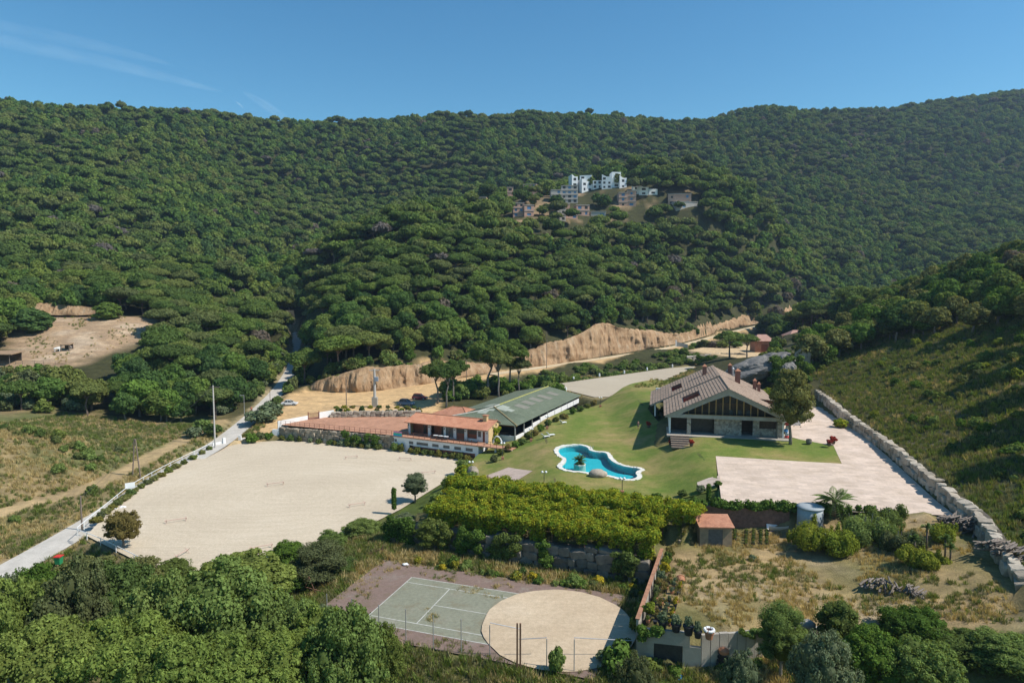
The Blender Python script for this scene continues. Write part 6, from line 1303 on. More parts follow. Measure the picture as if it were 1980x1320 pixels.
# riding arena: jumps, rails, boards ----------------------------------------------
M_JUMP = simple('faded_red_white_pole', (0.50, 0.34, 0.28), 0.8, 0.2, 4); M_RAIL = simple('white_rail_paint', (0.72, 0.72, 0.70), 0.6, 0.08, 2)
for i, (x, y, rz, l, lab) in enumerate(((340, 1009, 0.5, 3.0, 'red and white ground jump in the left part of the arena'), (532, 938, 0.42, 3.0, 'red and white ground jump in the middle of the arena'), (679, 886, 0.35, 2.6, 'red and white ground jump below the terrace wall'), (783, 889, -0.25, 2.8, 'red and white ground jump in front of the stable block'), (505, 1061, 0.5, 3.0, 'red and white ground jump near the trees at the front of the arena'), (352, 1074, 1.4, 2.4, 'red and white ground jump at the near left arena edge'), (690, 978, 0.5, 2.8, 'red and white ground jump by the tree line at the right of the arena'), (828, 916, 0.4, 2.8, 'red and white ground jump in the far right arena corner'))):
    p = G(x, y, Z_AR + 0.08); t = empty('ground_jump', p, lab, 'jump', 'ground jumps in the arena', rz)
    mb = MB(); mb.bar((-l / 2, 0, .42), (l / 2, 0, .42), .05, 8); o = mb.build('pole', M_JUMP, None, off=(0, 0, 0)); o.parent = t
    for s in (-1, 1):
        mb = MB(); mb.bar((s * l * .44, -.32, 0), (s * l * .44, .32,   .62), .03); mb.bar((s * l * .44 + .1, .32, 0), (s * l * .44 + .1, -.32, .62), .03); o = mb.build('cross_end', M_JUMP, None, off=(0, 0, 0)); o.parent = t
def rail(name, pts, step, h, r, lab, mat, cat='fence', rails=(1.0,)):
    L = smooth_line(pts, 4); t = empty(name, L[0], lab, cat); acc = 0; last = None
    for q in rails: mb = MB(); mb.tube([(p[0], p[1], p[2] + h * q) for p in L], r, 5); mb.build('rail', mat, t)
    for a, b in zip(L[:-1], L[1:]):
        d = hypot(b[0] - a[0], b[1] - a[1]); k = max(1, round(d / step)) if d > step * .6 else 0
        acc += d
        if last is None or acc >= step:
            acc = 0; last = a; mb = MB(); mb.bar((a[0], a[1], a[2] - .2), (a[0], a[1], a[2] + h), r * 1.2); mb.build('post', mat, t)
    return t
AZ = Z_AR - 0.05
rail('arena_rail', [G(150, 1032, AZ), G(215, 978, AZ), G(262, 942, AZ), G(330, 904, AZ), G(410, 864, AZ)], 3, 1.0, .055, 'white pipe rail along the road side of the arena', M_RAIL)
rail('arena_rail', [G(150, 1034, AZ), G(195, 1052, AZ), G(260, 1084, AZ), G(350, 1130, AZ)], 3, 0.85, .05, 'low white rail along the near left edge of the arena', M_RAIL)
p = G(252, 952, AZ); t = empty('arena_board', p, 'white round-cornered board on a post beside the arena rail', 'sign'); mb = MB(); mb.bar(p, (p[0], p[1], p[2] + 0.8), .05); mb.build('post', M_RAIL, t); mb = MB(); mb.box((p[0], p[1], p[2] + 1.25), (1.5, .08, 1.0), 0.6); mb.build('board', M_PLAST, t)
p = G(215, 985, AZ); t = empty('tarpaulin', p, 'crumpled white and pink plastic sheet on the arena edge', 'sheet'); mb = MB(); mb.blob((p[0], p[1], p[2] + .15), (1.0, .4, .25), 12, 6, .35, 0, 8); mb.blob((p[0] + 1.3, p[1] + .9, p[2] + .12), (.5, .4, .2), 10, 6, .35, 0, 9); mb.build('plastic', M_PLAST, t)
def wallbox(name, a, b, z0, z1, th, mat, lab, cat='wall'):
    mb = MB(); dx, dy = b[0] - a[0], b[1] - a[1]; l = hypot(dx, dy); nx, ny = -dy / l * th, dx / l * th; mb.prism([a[:2], b[:2], (b[0] + nx, b[1] + ny), (a[0] + nx, a[1] + ny)], z0, z1); o = mb.build(name, mat); return tag(o, lab, cat)
wallbox('gate_wall', G(412, 866, AZ), G(433, 862, AZ), AZ - .3, AZ + 1.1, .3, M_WHITE, 'low white gate wall at the arena corner next to the road'); wallbox('gate_post', G(432, 863, AZ), G(437, 862, AZ), AZ - .3, AZ + 1.9, .45, M_WHITE, 'square white gate post closing the low arena wall', 'gate post'); wallbox('gate_post', G(461, 856, AZ), G(466, 856, AZ), AZ - .3, AZ + 1.7, .45, M_WHITE, 'square white gate post beside the dark hedge at the arena corner', 'gate post')
wallbox('gate_wall', G(466, 856, AZ), G(500, 851, AZ), AZ - .3, AZ + 1.0, .25, M_WHITE, 'low white wall half hidden by hedges at the arena corner')
TL = (TWL[0] - 0.2, TWL[1] + 0.2)
wallbox('corner_wall', (TL[0] - 1.4, TL[1] - .2), (TL[0] + .2, TL[1] - .2), AZ - .3, Z_TE - .9, .4, M_WHITE, 'lower white step wall at the left end of the terrace wall')
gq = [G(541, 824, Z_TE + .4), G(596, 808, Z_TE + .4)]
wallbox('boundary_wall', (TL[0], TL[1]), gq[1], AZ, Z_TE + 1.0, .3, M_WHITE, 'long white boundary wall rising along the left side of the red terrace'); wallbox('boundary_wall', G(617, 806, Z_TE + .4), G(646, 801, Z_TE + .4), Z_TE - .3, Z_TE + 1.5, .3, M_WHITE, 'short white boundary wall right of the rusty terrace gate')
t = empty('terrace_gate', gq[1], 'rusty iron double gate between the white terrace walls', 'gate'); a, b = gq[1], G(617, 806, Z_TE + .4)
for i in range(15):
    s = i / 14; x, y = a[0] + (b[0] - a[0]) * s, a[1] + (b[1] - a[1]) * s; mb = MB(); mb.bar((x, y, Z_TE), (x, y, Z_TE + 1.9 - .5 * sin(pi * s) * 0.6), .03 if i % 14 else .1); mb.build('bar', M_REDM, t)
for h in (.3, 1.4): mb = MB(); mb.bar((a[0], a[1], Z_TE + h), (b[0], b[1], Z_TE + h), .03); mb.build('rail', M_REDM, t)
# terrace railing, tables, banner
L0 = (TWL[0] + .3, TWL[1] + .5); t = empty('terrace_railing', (L0[0], L0[1], Z_TE), 'thin red-brown railing along the terrace and stable gallery edge', 'railing'); B0, B1 = BP(0, 0.1), BP(BLEN + 7, 0.1); run = []
for a, b, n in ((L0, B0, 22), (B0, B1, 20)):
    for i in range(n + (b is B1)): s = i / n; run.append((a[0] + (b[0] - a[0]) * s, a[1] + (b[1] - a[1]) * s))
for x, y in run: mb = MB(); mb.bar((x, y, Z_TE - .05), (x, y, Z_TE + 1.1), .045, 5); mb.build('post', M_REDM, t)
for h in (.6, 1.1): mb = MB(); mb.tube([(x, y, Z_TE + h) for x, y in run], .035, 4); mb.build('rail', M_REDM, t)
p = BP(1.5, -.05); o = empty('beach_towel', (p[0], p[1], Z_TE), 'bright blue, pink and green towel hung over the terrace railing', 'towel')
for i, c in enumerate(((0.05, 0.35, 0.55), (0.05, 0.45, 0.25), (0.6, 0.25, 0.4))):
    q0, q1 = BP(.6 + i * .05, -.12), BP(2.9, -.12); mb = MB(); mb.hexa([(q0[0], q0[1], Z_TE + .1 + .33 * i), (q1[0], q1[1], Z_TE + .1 + .33 * i), (q1[0], q1[1] + .05, Z_TE + .1 + .33 * i), (q0[0], q0[1] + .05, Z_TE + .1 + .33 * i)], [(q0[0], q0[1], Z_TE + .43 + .33 * i), (q1[0], q1[1], Z_TE + .43 + .33 * i), (q1[0], q1[1] + .05, Z_TE + .43 + .33 * i), (q0[0], q0[1] + .05, Z_TE + .43 + .33 * i)]); mb.build('stripe', simple('towel_%d' % i, c, .9, .2, 5), o)
for i, a in enumerate((10.4, 11.7, 13.0)):
    p = BP(a, 1.6) + (Z_TE + .05,); t = empty('terrace_table', p, '%s round white table on the stable gallery' % ('left', 'middle', 'right')[i], 'table'); mb = MB(); mb.lathe((p[0], p[1], p[2] + .72), [(.55, 0), (.55, .05)], 16); mb.build('table_top', M_PLAST, t); mb = MB(); mb.bar(p, (p[0], p[1], p[2] + .72), .06); mb.build('leg', M_IRON, t); mb = MB(); mb.lathe(p, [(.3, 0), (.28, .05)], 10); mb.build('base', M_IRON, t)
# ------------------------------------------------------------------ poles and wires
M_POLE = simple('weathered_timber_pole', (0.20, 0.155, 0.12), 0.95, 0.2, 2); M_CPOLE = simple('concrete_pole', (0.46, 0.43, 0.39), 0.9, 0.12, 1)
TOP = {}
def pole(key, px, yb, yt, z, lab, r=.14, mat=None, arm=0.0, name='utility_pole'):
    p = dz(px, yb, z); h = (yb - yt) * p[1] / FPX; t = empty(name, p, lab, 'pole'); mb = MB(); mb.tube([(p[0], p[1], p[2] - .4), (p[0], p[1], p[2] + h)], [r, r * .7], 8); mb.build('post', mat or M_POLE, t); TOP[key] = (p[0], p[1], p[2] + h)
    if arm: mb = MB(); mb.box((p[0] + arm * .3, p[1], p[2] + h - .4), (abs(arm) * 2, .1, .12)); mb.build('crossarm', M_POLE, t); mb = MB(); [mb.bar((p[0] + k * arm, p[1], p[2] + h - .35), (p[0] + k * arm, p[1], p[2] + h - .05), .06) for k in (-.5, .3, 1.1)]; mb.build('insulators', M_DARK, t)
    return t
pole('a', 416, 866, 742, -.3, 'tall concrete utility pole where the dirt track meets the road', .2, M_CPOLE, 1.1); pole('b', 159, 1026, 955, -1.8, 'brown timber pole at the left arena corner'); pole('c', 670, 789, 727, 3, 'timber pole on the sandy lot left of the transformer pole'); pole('d', 735, 752, 712, 3.2, 'thin timber pole in front of the cut bank'); pole('e', 1057, 712, 640, 5, 'timber pole beside the dirt road below the big cut bank', .12); pole('f', 902, 734, 676, 4, 'timber pole between the tall pines and the dirt road', .12); pole('g', 523, 797, 752, 1.5, 'short pole standing in the grey-green reeds', .1)
for k, x, y0, y1, lab in (('h', 1160, 694, 662, 'thin pole left along the dirt road near the cut bank'), ('i', 1248, 680, 650, 'thin pole further right along the dirt road'), ('j', 595, 640, 592, 'pole among the trees beside the valley road')): pole(k, x, y0, y1, 6 if x > 700 else 15, lab, .09)
p = dz(725, 786, 3); h = 74 * p[1] / FPX; t = empty('transformer_pole', p, 'pale concrete transformer pole with square base on the sandy lot', 'pole'); mb = MB(); mb.box((p[0], p[1], p[2] + 1.2), (1.4, 1.4, 2.6)); mb.build('base_block', M_CONC, t); mb = MB(); mb.tube([(p[0], p[1], p[2] + 2.5), (p[0], p[1], p[2] + h)], [.38, .28], 8); mb.build('post', M_CPOLE, t); mb = MB(); mb.box((p[0], p[1] - .1, p[2] + h - .3), (2.6, .15, .2)); mb.build('crossarm', M_CPOLE, t); mb = MB(); mb.box((p[0] + .6, p[1] - .4, p[2] + h - 2.6), (.9, .7, 1.1)); mb.build('transformer', simple('transformer_blue_grey', (0.25, 0.30, 0.36), .6, .1, 2), t); TOP['t'] = (p[0], p[1], p[2] + h)
p = dz(264, 922, -1); h = 76 * p[1] / FPX; t = empty('twin_pole', p, 'A-shaped pair of timber poles beside the dirt track', 'pole')
for s in (-1, 1): mb = MB(); mb.bar((p[0] + s * .75, p[1], p[2] - .3), (p[0] + s * .1, p[1], p[2] + h), .13); mb.build('leg', M_POLE, t)
mb = MB(); mb.bar((p[0] - .4, p[1], p[2] + h * .45), (p[0] + .4, p[1], p[2] + h * .45), .06); mb.build('brace', M_POLE, t); TOP['k'] = (p[0], p[1], p[2] + h)
p = road_pt(483, 803); p = (p[0] - 1.6, p[1] + .5, p[2]); t = empty('street_lamp', p, 'grey street lamp beside the concrete road near the cyclist', 'street lamp'); mb = MB(); mb.bar(p, (p[0], p[1], p[2] + 5.2), .08); mb.build('post', M_METALG, t); mb = MB(); mb.box((p[0] - .5, p[1], p[2] + 5.2), (1.1, .3, .16)); mb.build('lamp_head', M_METALG, t)
def wire(a, b, sag, lab):
    A, B = TOP[a], TOP[b]; mb = MB(); mb.tube([(A[0] + (B[0] - A[0]) * s, A[1] + (B[1] - A[1]) * s, A[2] - .2 + (B[2] - A[2]) * s - sag * 4 * s * (1 - s)) for s in np.linspace(0, 1, 13)], .022, 4); tag(mb.build('overhead_wire', M_IRON), lab, 'wire')
wire('k', 'a', 1.2, 'thin overhead wire from the A-shaped poles to the tall concrete pole'); wire('b', 'k', .8, 'thin overhead wire from the arena corner pole to the A-shaped poles'); wire('c', 't', .6, 'thin overhead wire from the timber pole to the transformer pole'); wire('a', 'c', 1.5, 'thin overhead wire crossing from the tall concrete pole to the sandy lot'); wire('f', 'e', 1.0, 'thin overhead wire along the dirt road past the tall pines')
for i, (x, y) in enumerate(((1094, 756), (1109, 735), (1159, 728), (1207, 722), (1251, 716), (1300, 710))):
    p = G(x, y, Z_A2); mb = MB(); mb.lathe((0, 0, 0), [(.28, 0), (.3, .5), (.24, 1.1), (.1, 1.15)], 10); o = link('arena_marker', mb.mesh('arena_marker', M_PLAST)); o.location = p; tag(o, 'white marker barrel %s of six along the back arena' % ('nearest', 'second', 'third', 'fourth', 'fifth', 'farthest')[i], 'marker', 'white arena markers')
# ------------------------------------------------------------------ tennis court fence
t = empty('court_fence', CT(-4, -14) + (0,), 'remains of the tall court fence with thin grey posts and rusty frames', 'fence')
for px, yb, yt in ((633, 1210, 1143), (681, 1215, 1152), (733, 1232, 1164), (785, 1243, 1172), (838, 1254, 1183), (892, 1262, 1191), (947, 1268, 1203), (1057, 1290, 1230), (1110, 1298, 1230)):
    p = G(px, yb, 0); h = (yb - yt) * p[1] / FPX; mb = MB(); mb.bar((p[0], p[1], -.6), (p[0], p[1], h), .045); mb.build('post', M_METALG, t)
for a, b in (((947, 1203), (1005, 1215)), ((1003, 1235), (1057, 1232)), ((1003, 1272), (1057, 1272)), ((1110, 1232), (1225, 1238))):
    q = G(a[0], 1270, 0)[1]; mb = MB(); mb.bar(at(a[0], a[1], q), at(b[0], b[1], q), .04); mb.build('cross_rail', M_METALG, t)
for px in (1000, 1006): p = G(px, 1292, 0); mb = MB(); mb.box((p[0], p[1], 2.0), (.16, .16, 4.4)); mb.build('gate_post', M_RUST, t)
t = empty('rusty_frame', G(600, 1190, 0), 'bent rusty pipe frame in the bushes at the left court corner', 'frame')
for a, b, c, d in ((590, 1134, 631, 1145), (590, 1134, 597, 1114), (597, 1114, 620, 1170), (631, 1145, 633, 1200), (626, 1090, 642, 1127), (655, 1075, 680, 1108), (735, 1075, 732, 1095), (708, 1072, 740, 1060), (740, 1055, 738, 1082)):
    mb = MB(); D0 = 73 if b > 1105 else 82; mb.bar(at(a, b, D0), at(c, d, D0), .05); mb.build('pipe', M_RUST, t)
p = G(783, 1092, .05); mb = MB(); mb.blob((0, 0, .1), (.4, .3, .15), 8, 5, .3, 0, 2); o = link('plastic_bag', mb.mesh('plastic_bag', M_PLAST)); o.location = p; tag(o, 'small white plastic bag lying on the court corner', 'bag')
p = G(1310, 1310, -.6); mb = MB(); mb.lathe((0, 0, 0), [(.2, 0), (.28, .4), (.3, .42)], 10); o = link('blue_bucket', mb.mesh('blue_bucket', simple('blue_plastic', (0.03, 0.2, 0.5), .5, .1, 2))); o.location = p; o.rotation_euler = (1.2, 0, .6); tag(o, 'blue plastic bucket tipped over in the front grass', 'bucket')
p = road_pt(92, 1085); p = (p[0] + 2.2, p[1] - 1, p[2]); t = empty('waste_bin', p, 'small green wheeled waste bin beside the concrete road', 'bin'); mb = MB(); mb.hexa([(p[0] + a * .3, p[1] + b * .3, p[2] + .1) for a, b in ((-1, -1), (1, -1), (1, 1), (-1, 1))], [(p[0] + a * .4, p[1] + b * .4, p[2] + 1.1) for a, b in ((-1, -1), (1, -1), (1, 1), (-1, 1))]); mb.build('body', simple('green_plastic', (0.03, 0.25, 0.10), .5, .1, 2), t); mb = MB(); mb.box((p[0], p[1], p[2] + 1.15), (.9, .9, .1)); mb.build('lid', M_REDC, t)
# ------------------------------------------------------------------ houses on the hill
M_HW = simple('white_hill_render', (0.80, 0.80, 0.79), .9, .04, .5); M_HB = simple('raw_brick_wall', (0.50, 0.31, 0.23), .95, .18, .6); M_HC = simple('raw_concrete_wall', (0.42, 0.385, 0.345), .95, .15, .5); M_BLUEW = simple('blue_window_film', (0.10, 0.22, 0.38), .4, .15, 1)
HS = [(815, 860, 85, 200, 0, 0), (875, 965, 75, 175, 0, 0), (890, 975, 120, 200, 1, 0), (975, 1045, 115, 180, 0, 0), (1045, 1120, 85, 180, 0, 0), (1122, 1190, 50, 170, 0, 0), (1180, 1235, 95, 175, 1, 0), (1282, 1328, 125, 225, 1, 0), (1330, 1400, 165, 230, 1, 0), (1405, 1470, 180, 225, 1, 0),
      (655, 735, 185, 290, 1, 2), (735, 860, 152, 290, 1, 2), (1175, 1240, 205, 315, 1, 1), (1238, 1305, 190, 315, 1, 1), (1555, 1725, 215, 300, 1, 1), (1605, 1785, 275, 330, 2, 2), (100, 160, 240, 335, 1, 1), (320, 365, 165, 240, 0, 1), (440, 545, 142, 205, 0, 1), (365, 450, 285, 395, 2, 1), (450, 525, 300, 392, 2, 1), (640, 690, 335, 430, 2, 1), (690, 770, 325, 425, 2, 2), (765, 860, 345, 410, 2, 1), (850, 950, 300, 385, 2, 1), (960, 1075, 350, 395, 2, 2), (245, 298, 180, 215, 0, 1), (740, 800, 292, 335, 1, 1)]
def hill_D(px, py, d0):
    D = 330.0
    while D < 500:
        c = at(px, py, D)
        if c[2] < float(hz(c[0], c[1])): return min(max(D, d0 - 45), d0 + 30)
        D += 1.0
    return d0
HOUSES = []
names = ['bright white cubic villa', 'unfinished red-brick villa', 'grey concrete villa shell']
used = {}
for i, (x0, x1, y0, y1, row, m) in enumerate(HS):
    X0, X1, Y0, Y1 = 900 + x0 / 3.96, 900 + x1 / 3.96, 320 + y0 / 3.96, 320 + y1 / 3.96; D = hill_D((X0 + X1) / 2, Y1, (468, 436, 408)[row]); a = at(X0, Y0, D); b = at(X1, Y1, D); w = b[0] - a[0]; zt, zb = a[2], b[2]; rg = random.Random(i); ang = rg.uniform(-.25, .25); F = Frame(((a[0] + b[0]) / 2, D), ang, zb)
    side = 'upper left' if i == 0 else ''; px = (X0 + X1) / 2
    lab = '%s on the hill, %s' % (names[m], ['tallest of the row', 'second from the left at the top', 'in front of the top row', 'between two taller white blocks', 'right of centre in the top row', 'highest at the right of the top row', 'at the right end of the top row', 'narrow one right of the pines', 'low one right of the narrow white one', 'lowest at far right of the white ones', 'behind scaffolding, left block', 'large block with blue sheeting', 'left of the pair with blue windows', 'taller of the pair with blue windows', 'long one at the far right', 'terrace base at the far right', 'alone at the far left', 'small one above the earth track', 'far back at the left', 'angled one at lower left', 'lower left with small windows', 'narrow one at the bottom', 'with a dark garage at the bottom', 'low one beside the dark garage', 'half hidden by a pine at the bottom', 'low platform right of the bottom pines', 'tiny one at upper left', 'small one in the centre'][i])
    t = empty('hill_house', F.P(0, 0, 0), lab if i else 'bright white cubic villa on the hill, leftmost of the white ones', 'house', 'houses on the hill'); mt = (M_HW, M_HB, M_HC)[m]; H = zt - zb; dep = rg.uniform(7, 10)
    HOUSES.append((F.o[0], D, w))
    st = max(1, round(H / 3.3)); nw = max(1, round(w / 4.2)); wins = []
    for s in range(st):
        for k in range(nw):
            if rg.random() < .8: c = -w / 2 + w * (k + .5) / nw; ww = min(w / nw * .55, rg.uniform(1.2, 2.6)); h0 = H * s / st + .7; wins.append((c - ww / 2, c + ww / 2, h0, min(H * (s + 1) / st - .5, h0 + rg.uniform(1.3, 1.9))))
    mb = MB(); F.holes(mb, -w / 2, w / 2, 0, .35, -9, H, wins); F.box(mb, -w / 2, -w / 2 + .35, .35, dep, -9, H); F.box(mb, w / 2 - .35, w / 2, .35, dep, -9, H); F.box(mb, -w / 2 + .35, w / 2 - .35, dep - .35, dep, -9, H); F.box(mb, -w / 2 + .35, w / 2 - .35, .35, dep - .35, H - .45, H - .25); wl_ = mb.build('wall', mt, t)
    for q in wins: F.bx('window', M_BLUEW if (m and rg.random() < .6) else M_DARK, wl_, q[0], q[1], .2, .26, q[2], q[3])
    if m == 0 and i % 2 == 0: mb = MB(); mb.hexa([F.P(-w / 2, 0.05, H), F.P(-w / 2 + w * .45, 0.05, H), F.P(-w / 2 + w * .45, dep, H), F.P(-w / 2, dep, H)], [F.P(-w / 2, .05, H + 1.6), F.P(-w / 2 + w * .45, .05, H + .1), F.P(-w / 2 + w * .45, dep, H + .1), F.P(-w / 2, dep, H + 1.6)]); mb.build('sloped_parapet', mt, t)
    if m: 
        for s in range(1, st + 1): F.bx('floor_slab', M_HC, t, -w / 2 - .15, w / 2 + .15, -.25, -.003, H * s / st - .3, H * s / st - .02)
# neighbours at the right behind the yard
for i, (px, py, D, w, h, lab) in enumerate(((1478, 662, 262, 7, 3.2, 'low red-roofed outbuilding with red door at the end of the sandy yard'), (1553, 652, 268, 11, 3.0, 'pink-tiled neighbouring house half hidden by a tree, left one'), (1602, 650, 275, 13, 3.4, 'pink-tiled neighbouring house half hidden by trees, right one'))):
    c = at(px, py + 8, D); F = Frame(c[:2], rnd(-.3, .3), c[2] - 1); t = empty('neighbour_house', F.P(0, 0, 0), lab, 'house'); M_PK = tile_mat('pink_tiles%d' % i, (0.32, 0.17, 0.12), (0.42, 0.24, 0.18), (0.48, 0.30, 0.23))
    F.bx('wall', M_OCHRE if i else M_TERRA, t, -w / 2, w / 2, 0, 8, -3, h); F.bx('door', M_RED, t, -1.2, 1.2, -.06, -.003, -1, 1.9)
    mb = MB(); E = [(-w / 2 - .5, -.6), (w / 2 + .5, -.6), (w / 2 + .5, 8.6), (-w / 2 - .5, 8.6)]; V = [F.P(a, n, h) for a, n in E] + [F.P(-w / 4, 4, h + 2.4), F.P(w / 4, 4, h + 2.4)]; mb.add(V, [(0, 1, 5, 4), (1, 2, 5), (2, 3, 4, 5), (3, 0, 4), (3, 2, 1, 0)]); mb.build('roof', M_PK, t)
# paddock on the left: shelter, fence, horses
def horse(p, rz, mat, lab):
    V = [(-.6, 0, 1.15, .26, .3), (0, 0, 1.1, .27, .32), (.55, 0, 1.2, .25, .3), (.95, 0, 1.55, .15), (1.15, 0, 1.85, .13), (1.45, 0, 1.65, .09), (1.62, 0, 1.5, .07), (-.7, .17, .95, .16), (-.62, .17, .62, .085), (-.75, .17, .38, .06), (-.72, .17, 0.03, .06), (-.7, -.17, .95, .16), (-.55, -.17, .62, .085), (-.66, -.17, .38, .06), (-.62, -.17, .03, .06), (.55, .17, .85, .12), (.56, .17, .45, .065), (.55, .17, .03, .06), (.6, -.17, .85, .12), (.66, -.17, .45, .065), (.62, -.17, .03, .06), (-.9, 0, 1.2, .06), (-1.02, 0, .7, .05)]
    E = [(0, 1), (1, 2), (2, 3), (3, 4), (4, 5), (5, 6), (0, 7), (7, 8), (8, 9), (9, 10), (0, 11), (11, 12), (12, 13), (13, 14), (2, 15), (15, 16), (16, 17), (2, 18), (18, 19), (19, 20), (0, 21), (21, 22)]
    o = skin('horse', V, E, mat, 1); o.location = p; o.rotation_euler = (0, 0, rz); tag(o, lab, 'horse')
def pz(px, py, D): c = at(px, py, D); return gp(c[0], c[1])
def hit(px, py):
    D = 190.0
    for k in range(120):
        c = at(px, py, D)
        if c[2] < float(hz(c[0], c[1])): break
        D += 0.7
    return gp(c[0], c[1])
horse(hit(111, 680), .6, simple('white_coat', (0.72, 0.70, 0.66), .8, .05, 2), 'white horse standing in the bare paddock'); horse(hit(136, 677), 2.6, simple('grey_coat', (0.30, 0.26, 0.23), .8, .2, 2), 'grey horse under the small paddock shelter')
def shelter(p, w, d, h, lab, name):
    t = empty(name, p, lab, 'shelter'); x, y, z = p
    for a in (-1, 1):
        for b in (-1, 1): mb = MB(); mb.bar((x + a * w / 2, y + b * d / 2, z - .5), (x + a * w / 2, y + b * d / 2, z + h), .1); mb.build('post', M_POLE, t)
    mb = MB(); q = [(-1, -1), (1, -1), (1, 1), (-1, 1)]; mb.hexa([(x + a * w * .6, y + b * d * .6, z + h + .25 * b) for a, b in q], [(x + a * w * .6, y + b * d * .6, z + h + .25 + .25 * b) for a, b in q]); mb.build('thatch_roof', simple('brown_thatch', (0.30, 0.20, 0.12), 1, .25, 1.5), t); mb = MB(); mb.box((x, y + d / 2, z + h / 2), (w, .1, h)); mb.build('back_wall', M_DWOOD, t)
shelter(hit(130, 678), 2.6, 2, 1.9, 'tiny wooden feed shelter in the bare paddock', 'feed_shelter'); shelter(hit(2, 702), 9, 5, 3, 'thatched shelter cut by the left edge of the paddock', 'thatched_shelter')
L = [hit(x, 706) for x in (30, 60, 85, 107, 130)]; rail('paddock_fence', L, 2.5, 1.2, .06, 'grey wooden fence below the bare paddock', M_POLE, rails=(.5, 1.0))
# rock outcrop behind the house
def rocks():
    M_RK = stone_mat('dark_lichen_rock', (0.13, 0.125, 0.12), (0.17, 0.16, 0.15), (0.22, 0.205, 0.185))
    for i, (px, py, D, r, lab) in enumerate(((1448, 716, 170, (6, 4, 2.6), 'large dark grey rock slab directly behind the house'), (1492, 702, 178, (5, 4, 2.4), 'grey rock outcrop with light top right of the house chimneys'), (1552, 700, 172, (2.0, 2, 4.2), 'pale bare rock face beside the ivy-covered rock'), (1520, 712, 168, (4.8, 2.6, 3.2), 'ivy-covered rock above the yellow bamboo'))):
        c = at(px, py, D); mb = MB(); mb.blob((0, 0, 0), (1, 1, 1), 44, 24, 0); Vv = np.array(mb.v); rad = 1 + .24 * fbm(Vv[:, 0] + 3 + i, Vv[:, 1] + Vv[:, 2] * 1.7 + 5, .9, 70 + i) + .10 * np.abs(fbm(Vv[:, 0] * 2 + 9, Vv[:, 2] * 2 + Vv[:, 1], .35, 80 + i)); mb.v = [tuple(q) for q in Vv * rad[:, None] * np.array(r)]; o = link('rock_outcrop', mb.mesh('rock_outcrop', M_RK if i != 2 else M_STONE)); o.location = c; o.rotation_euler = (.15, -.35 if i < 2 else 0, .4 * i); tag(o, lab, 'rock')
        if i == 3:
            pf = [(c[0] + rnd(-4.6, 4.6), c[1] - 2.2 + rnd(-.8, .8), c[2] + rnd(-3, 3.0), rnd(.9, 1.5), rnd(.7, 1.1), rnd(.8, 1.2)) for _ in range(44)]; q = empty('ivy', c, 'bright green ivy mantle covering the rock behind the house', 'ivy'); foliage('leaves', pf, 7000, .18, M_IVY, q, 44, c)
rocks()

# thin contrails high up behind the ridge
def contrail(pts, w, lab, seed, dens):
    m = bpy.data.materials.new('ice_cloud'); m.use_nodes = True; nt = m.node_tree; nt.nodes.remove(nt.nodes['Principled BSDF'])
    d1 = N(nt, 'ShaderNodeBsdfTranslucent'); d1.inputs[0].default_value = (.95, .95, .97, 1); d2 = N(nt, 'ShaderNodeBsdfDiffuse'); d2.inputs[0].default_value = (.95, .95, .97, 1); d = N(nt, 'ShaderNodeAddShader'); nt.links.new(d1.outputs[0], d.inputs[0]); nt.links.new(d2.outputs[0], d.inputs[1]); tr = N(nt, 'ShaderNodeBsdfTransparent'); mx = N(nt, 'ShaderNodeMixShader')
    lw = N(nt, 'ShaderNodeLayerWeight'); lw.inputs[0].default_value = .5; inv = N(nt, 'ShaderNodeMath', operation='SUBTRACT'); inv.inputs[0].default_value = 1.0; nt.links.new(lw.outputs['Facing'], inv.inputs[1])
    pw = N(nt, 'ShaderNodeMath', operation='POWER'); nt.links.new(inv.outputs[0], pw.inputs[0]); pw.inputs[1].default_value = 3.0
    f = ramp(nt, noise(nt, pos_node(nt, (1, 1, 2)), .0011, 6, .7), [(.3, (.1, .1, .1)), (.7, (1, 1, 1))]); mu = N(nt, 'ShaderNodeMath', operation='MULTIPLY'); nt.links.new(pw.outputs[0], mu.inputs[0]); nt.links.new(f, mu.inputs[1]); m2 = N(nt, 'ShaderNodeMath', operation='MULTIPLY'); nt.links.new(mu.outputs[0], m2.inputs[0]); m2.inputs[1].default_value = dens
    nt.links.new(m2.outputs[0], mx.inputs[0]); nt.links.new(tr.outputs[0], mx.inputs[1]); nt.links.new(d.outputs[0], mx.inputs[2]); nt.links.new(mx.outputs[0], nt.nodes['Material Output'].inputs[0])
    P = smooth_line([at(x, y, 16000 + 10 * x) for x, y in pts], 6); n = len(P); mb = MB(); mb.tube(P, [w * (.02 + .98 * sin(pi * i / (n - 1)) ** .7) for i in range(n)], 14, 0, False); o = mb.build('contrail', m, None, True); tag(o, lab, None, None, 'stuff')
contrail([(-260, 5), (0, 52), (180, 88), (330, 124)], 190, 'upper faint contrail fading across the left sky', 1, .05); contrail([(-260, 18), (0, 78), (220, 125), (430, 178)], 200, 'lower faint contrail across the left sky', 2, .065); contrail([(470, 178), (505, 198), (545, 226), (575, 250)], 150, 'small wispy cloud above the ridge', 3, .05); contrail([(456, 196), (472, 210)], 30, 'tiny bright contrail above the ridge', 4, .14)
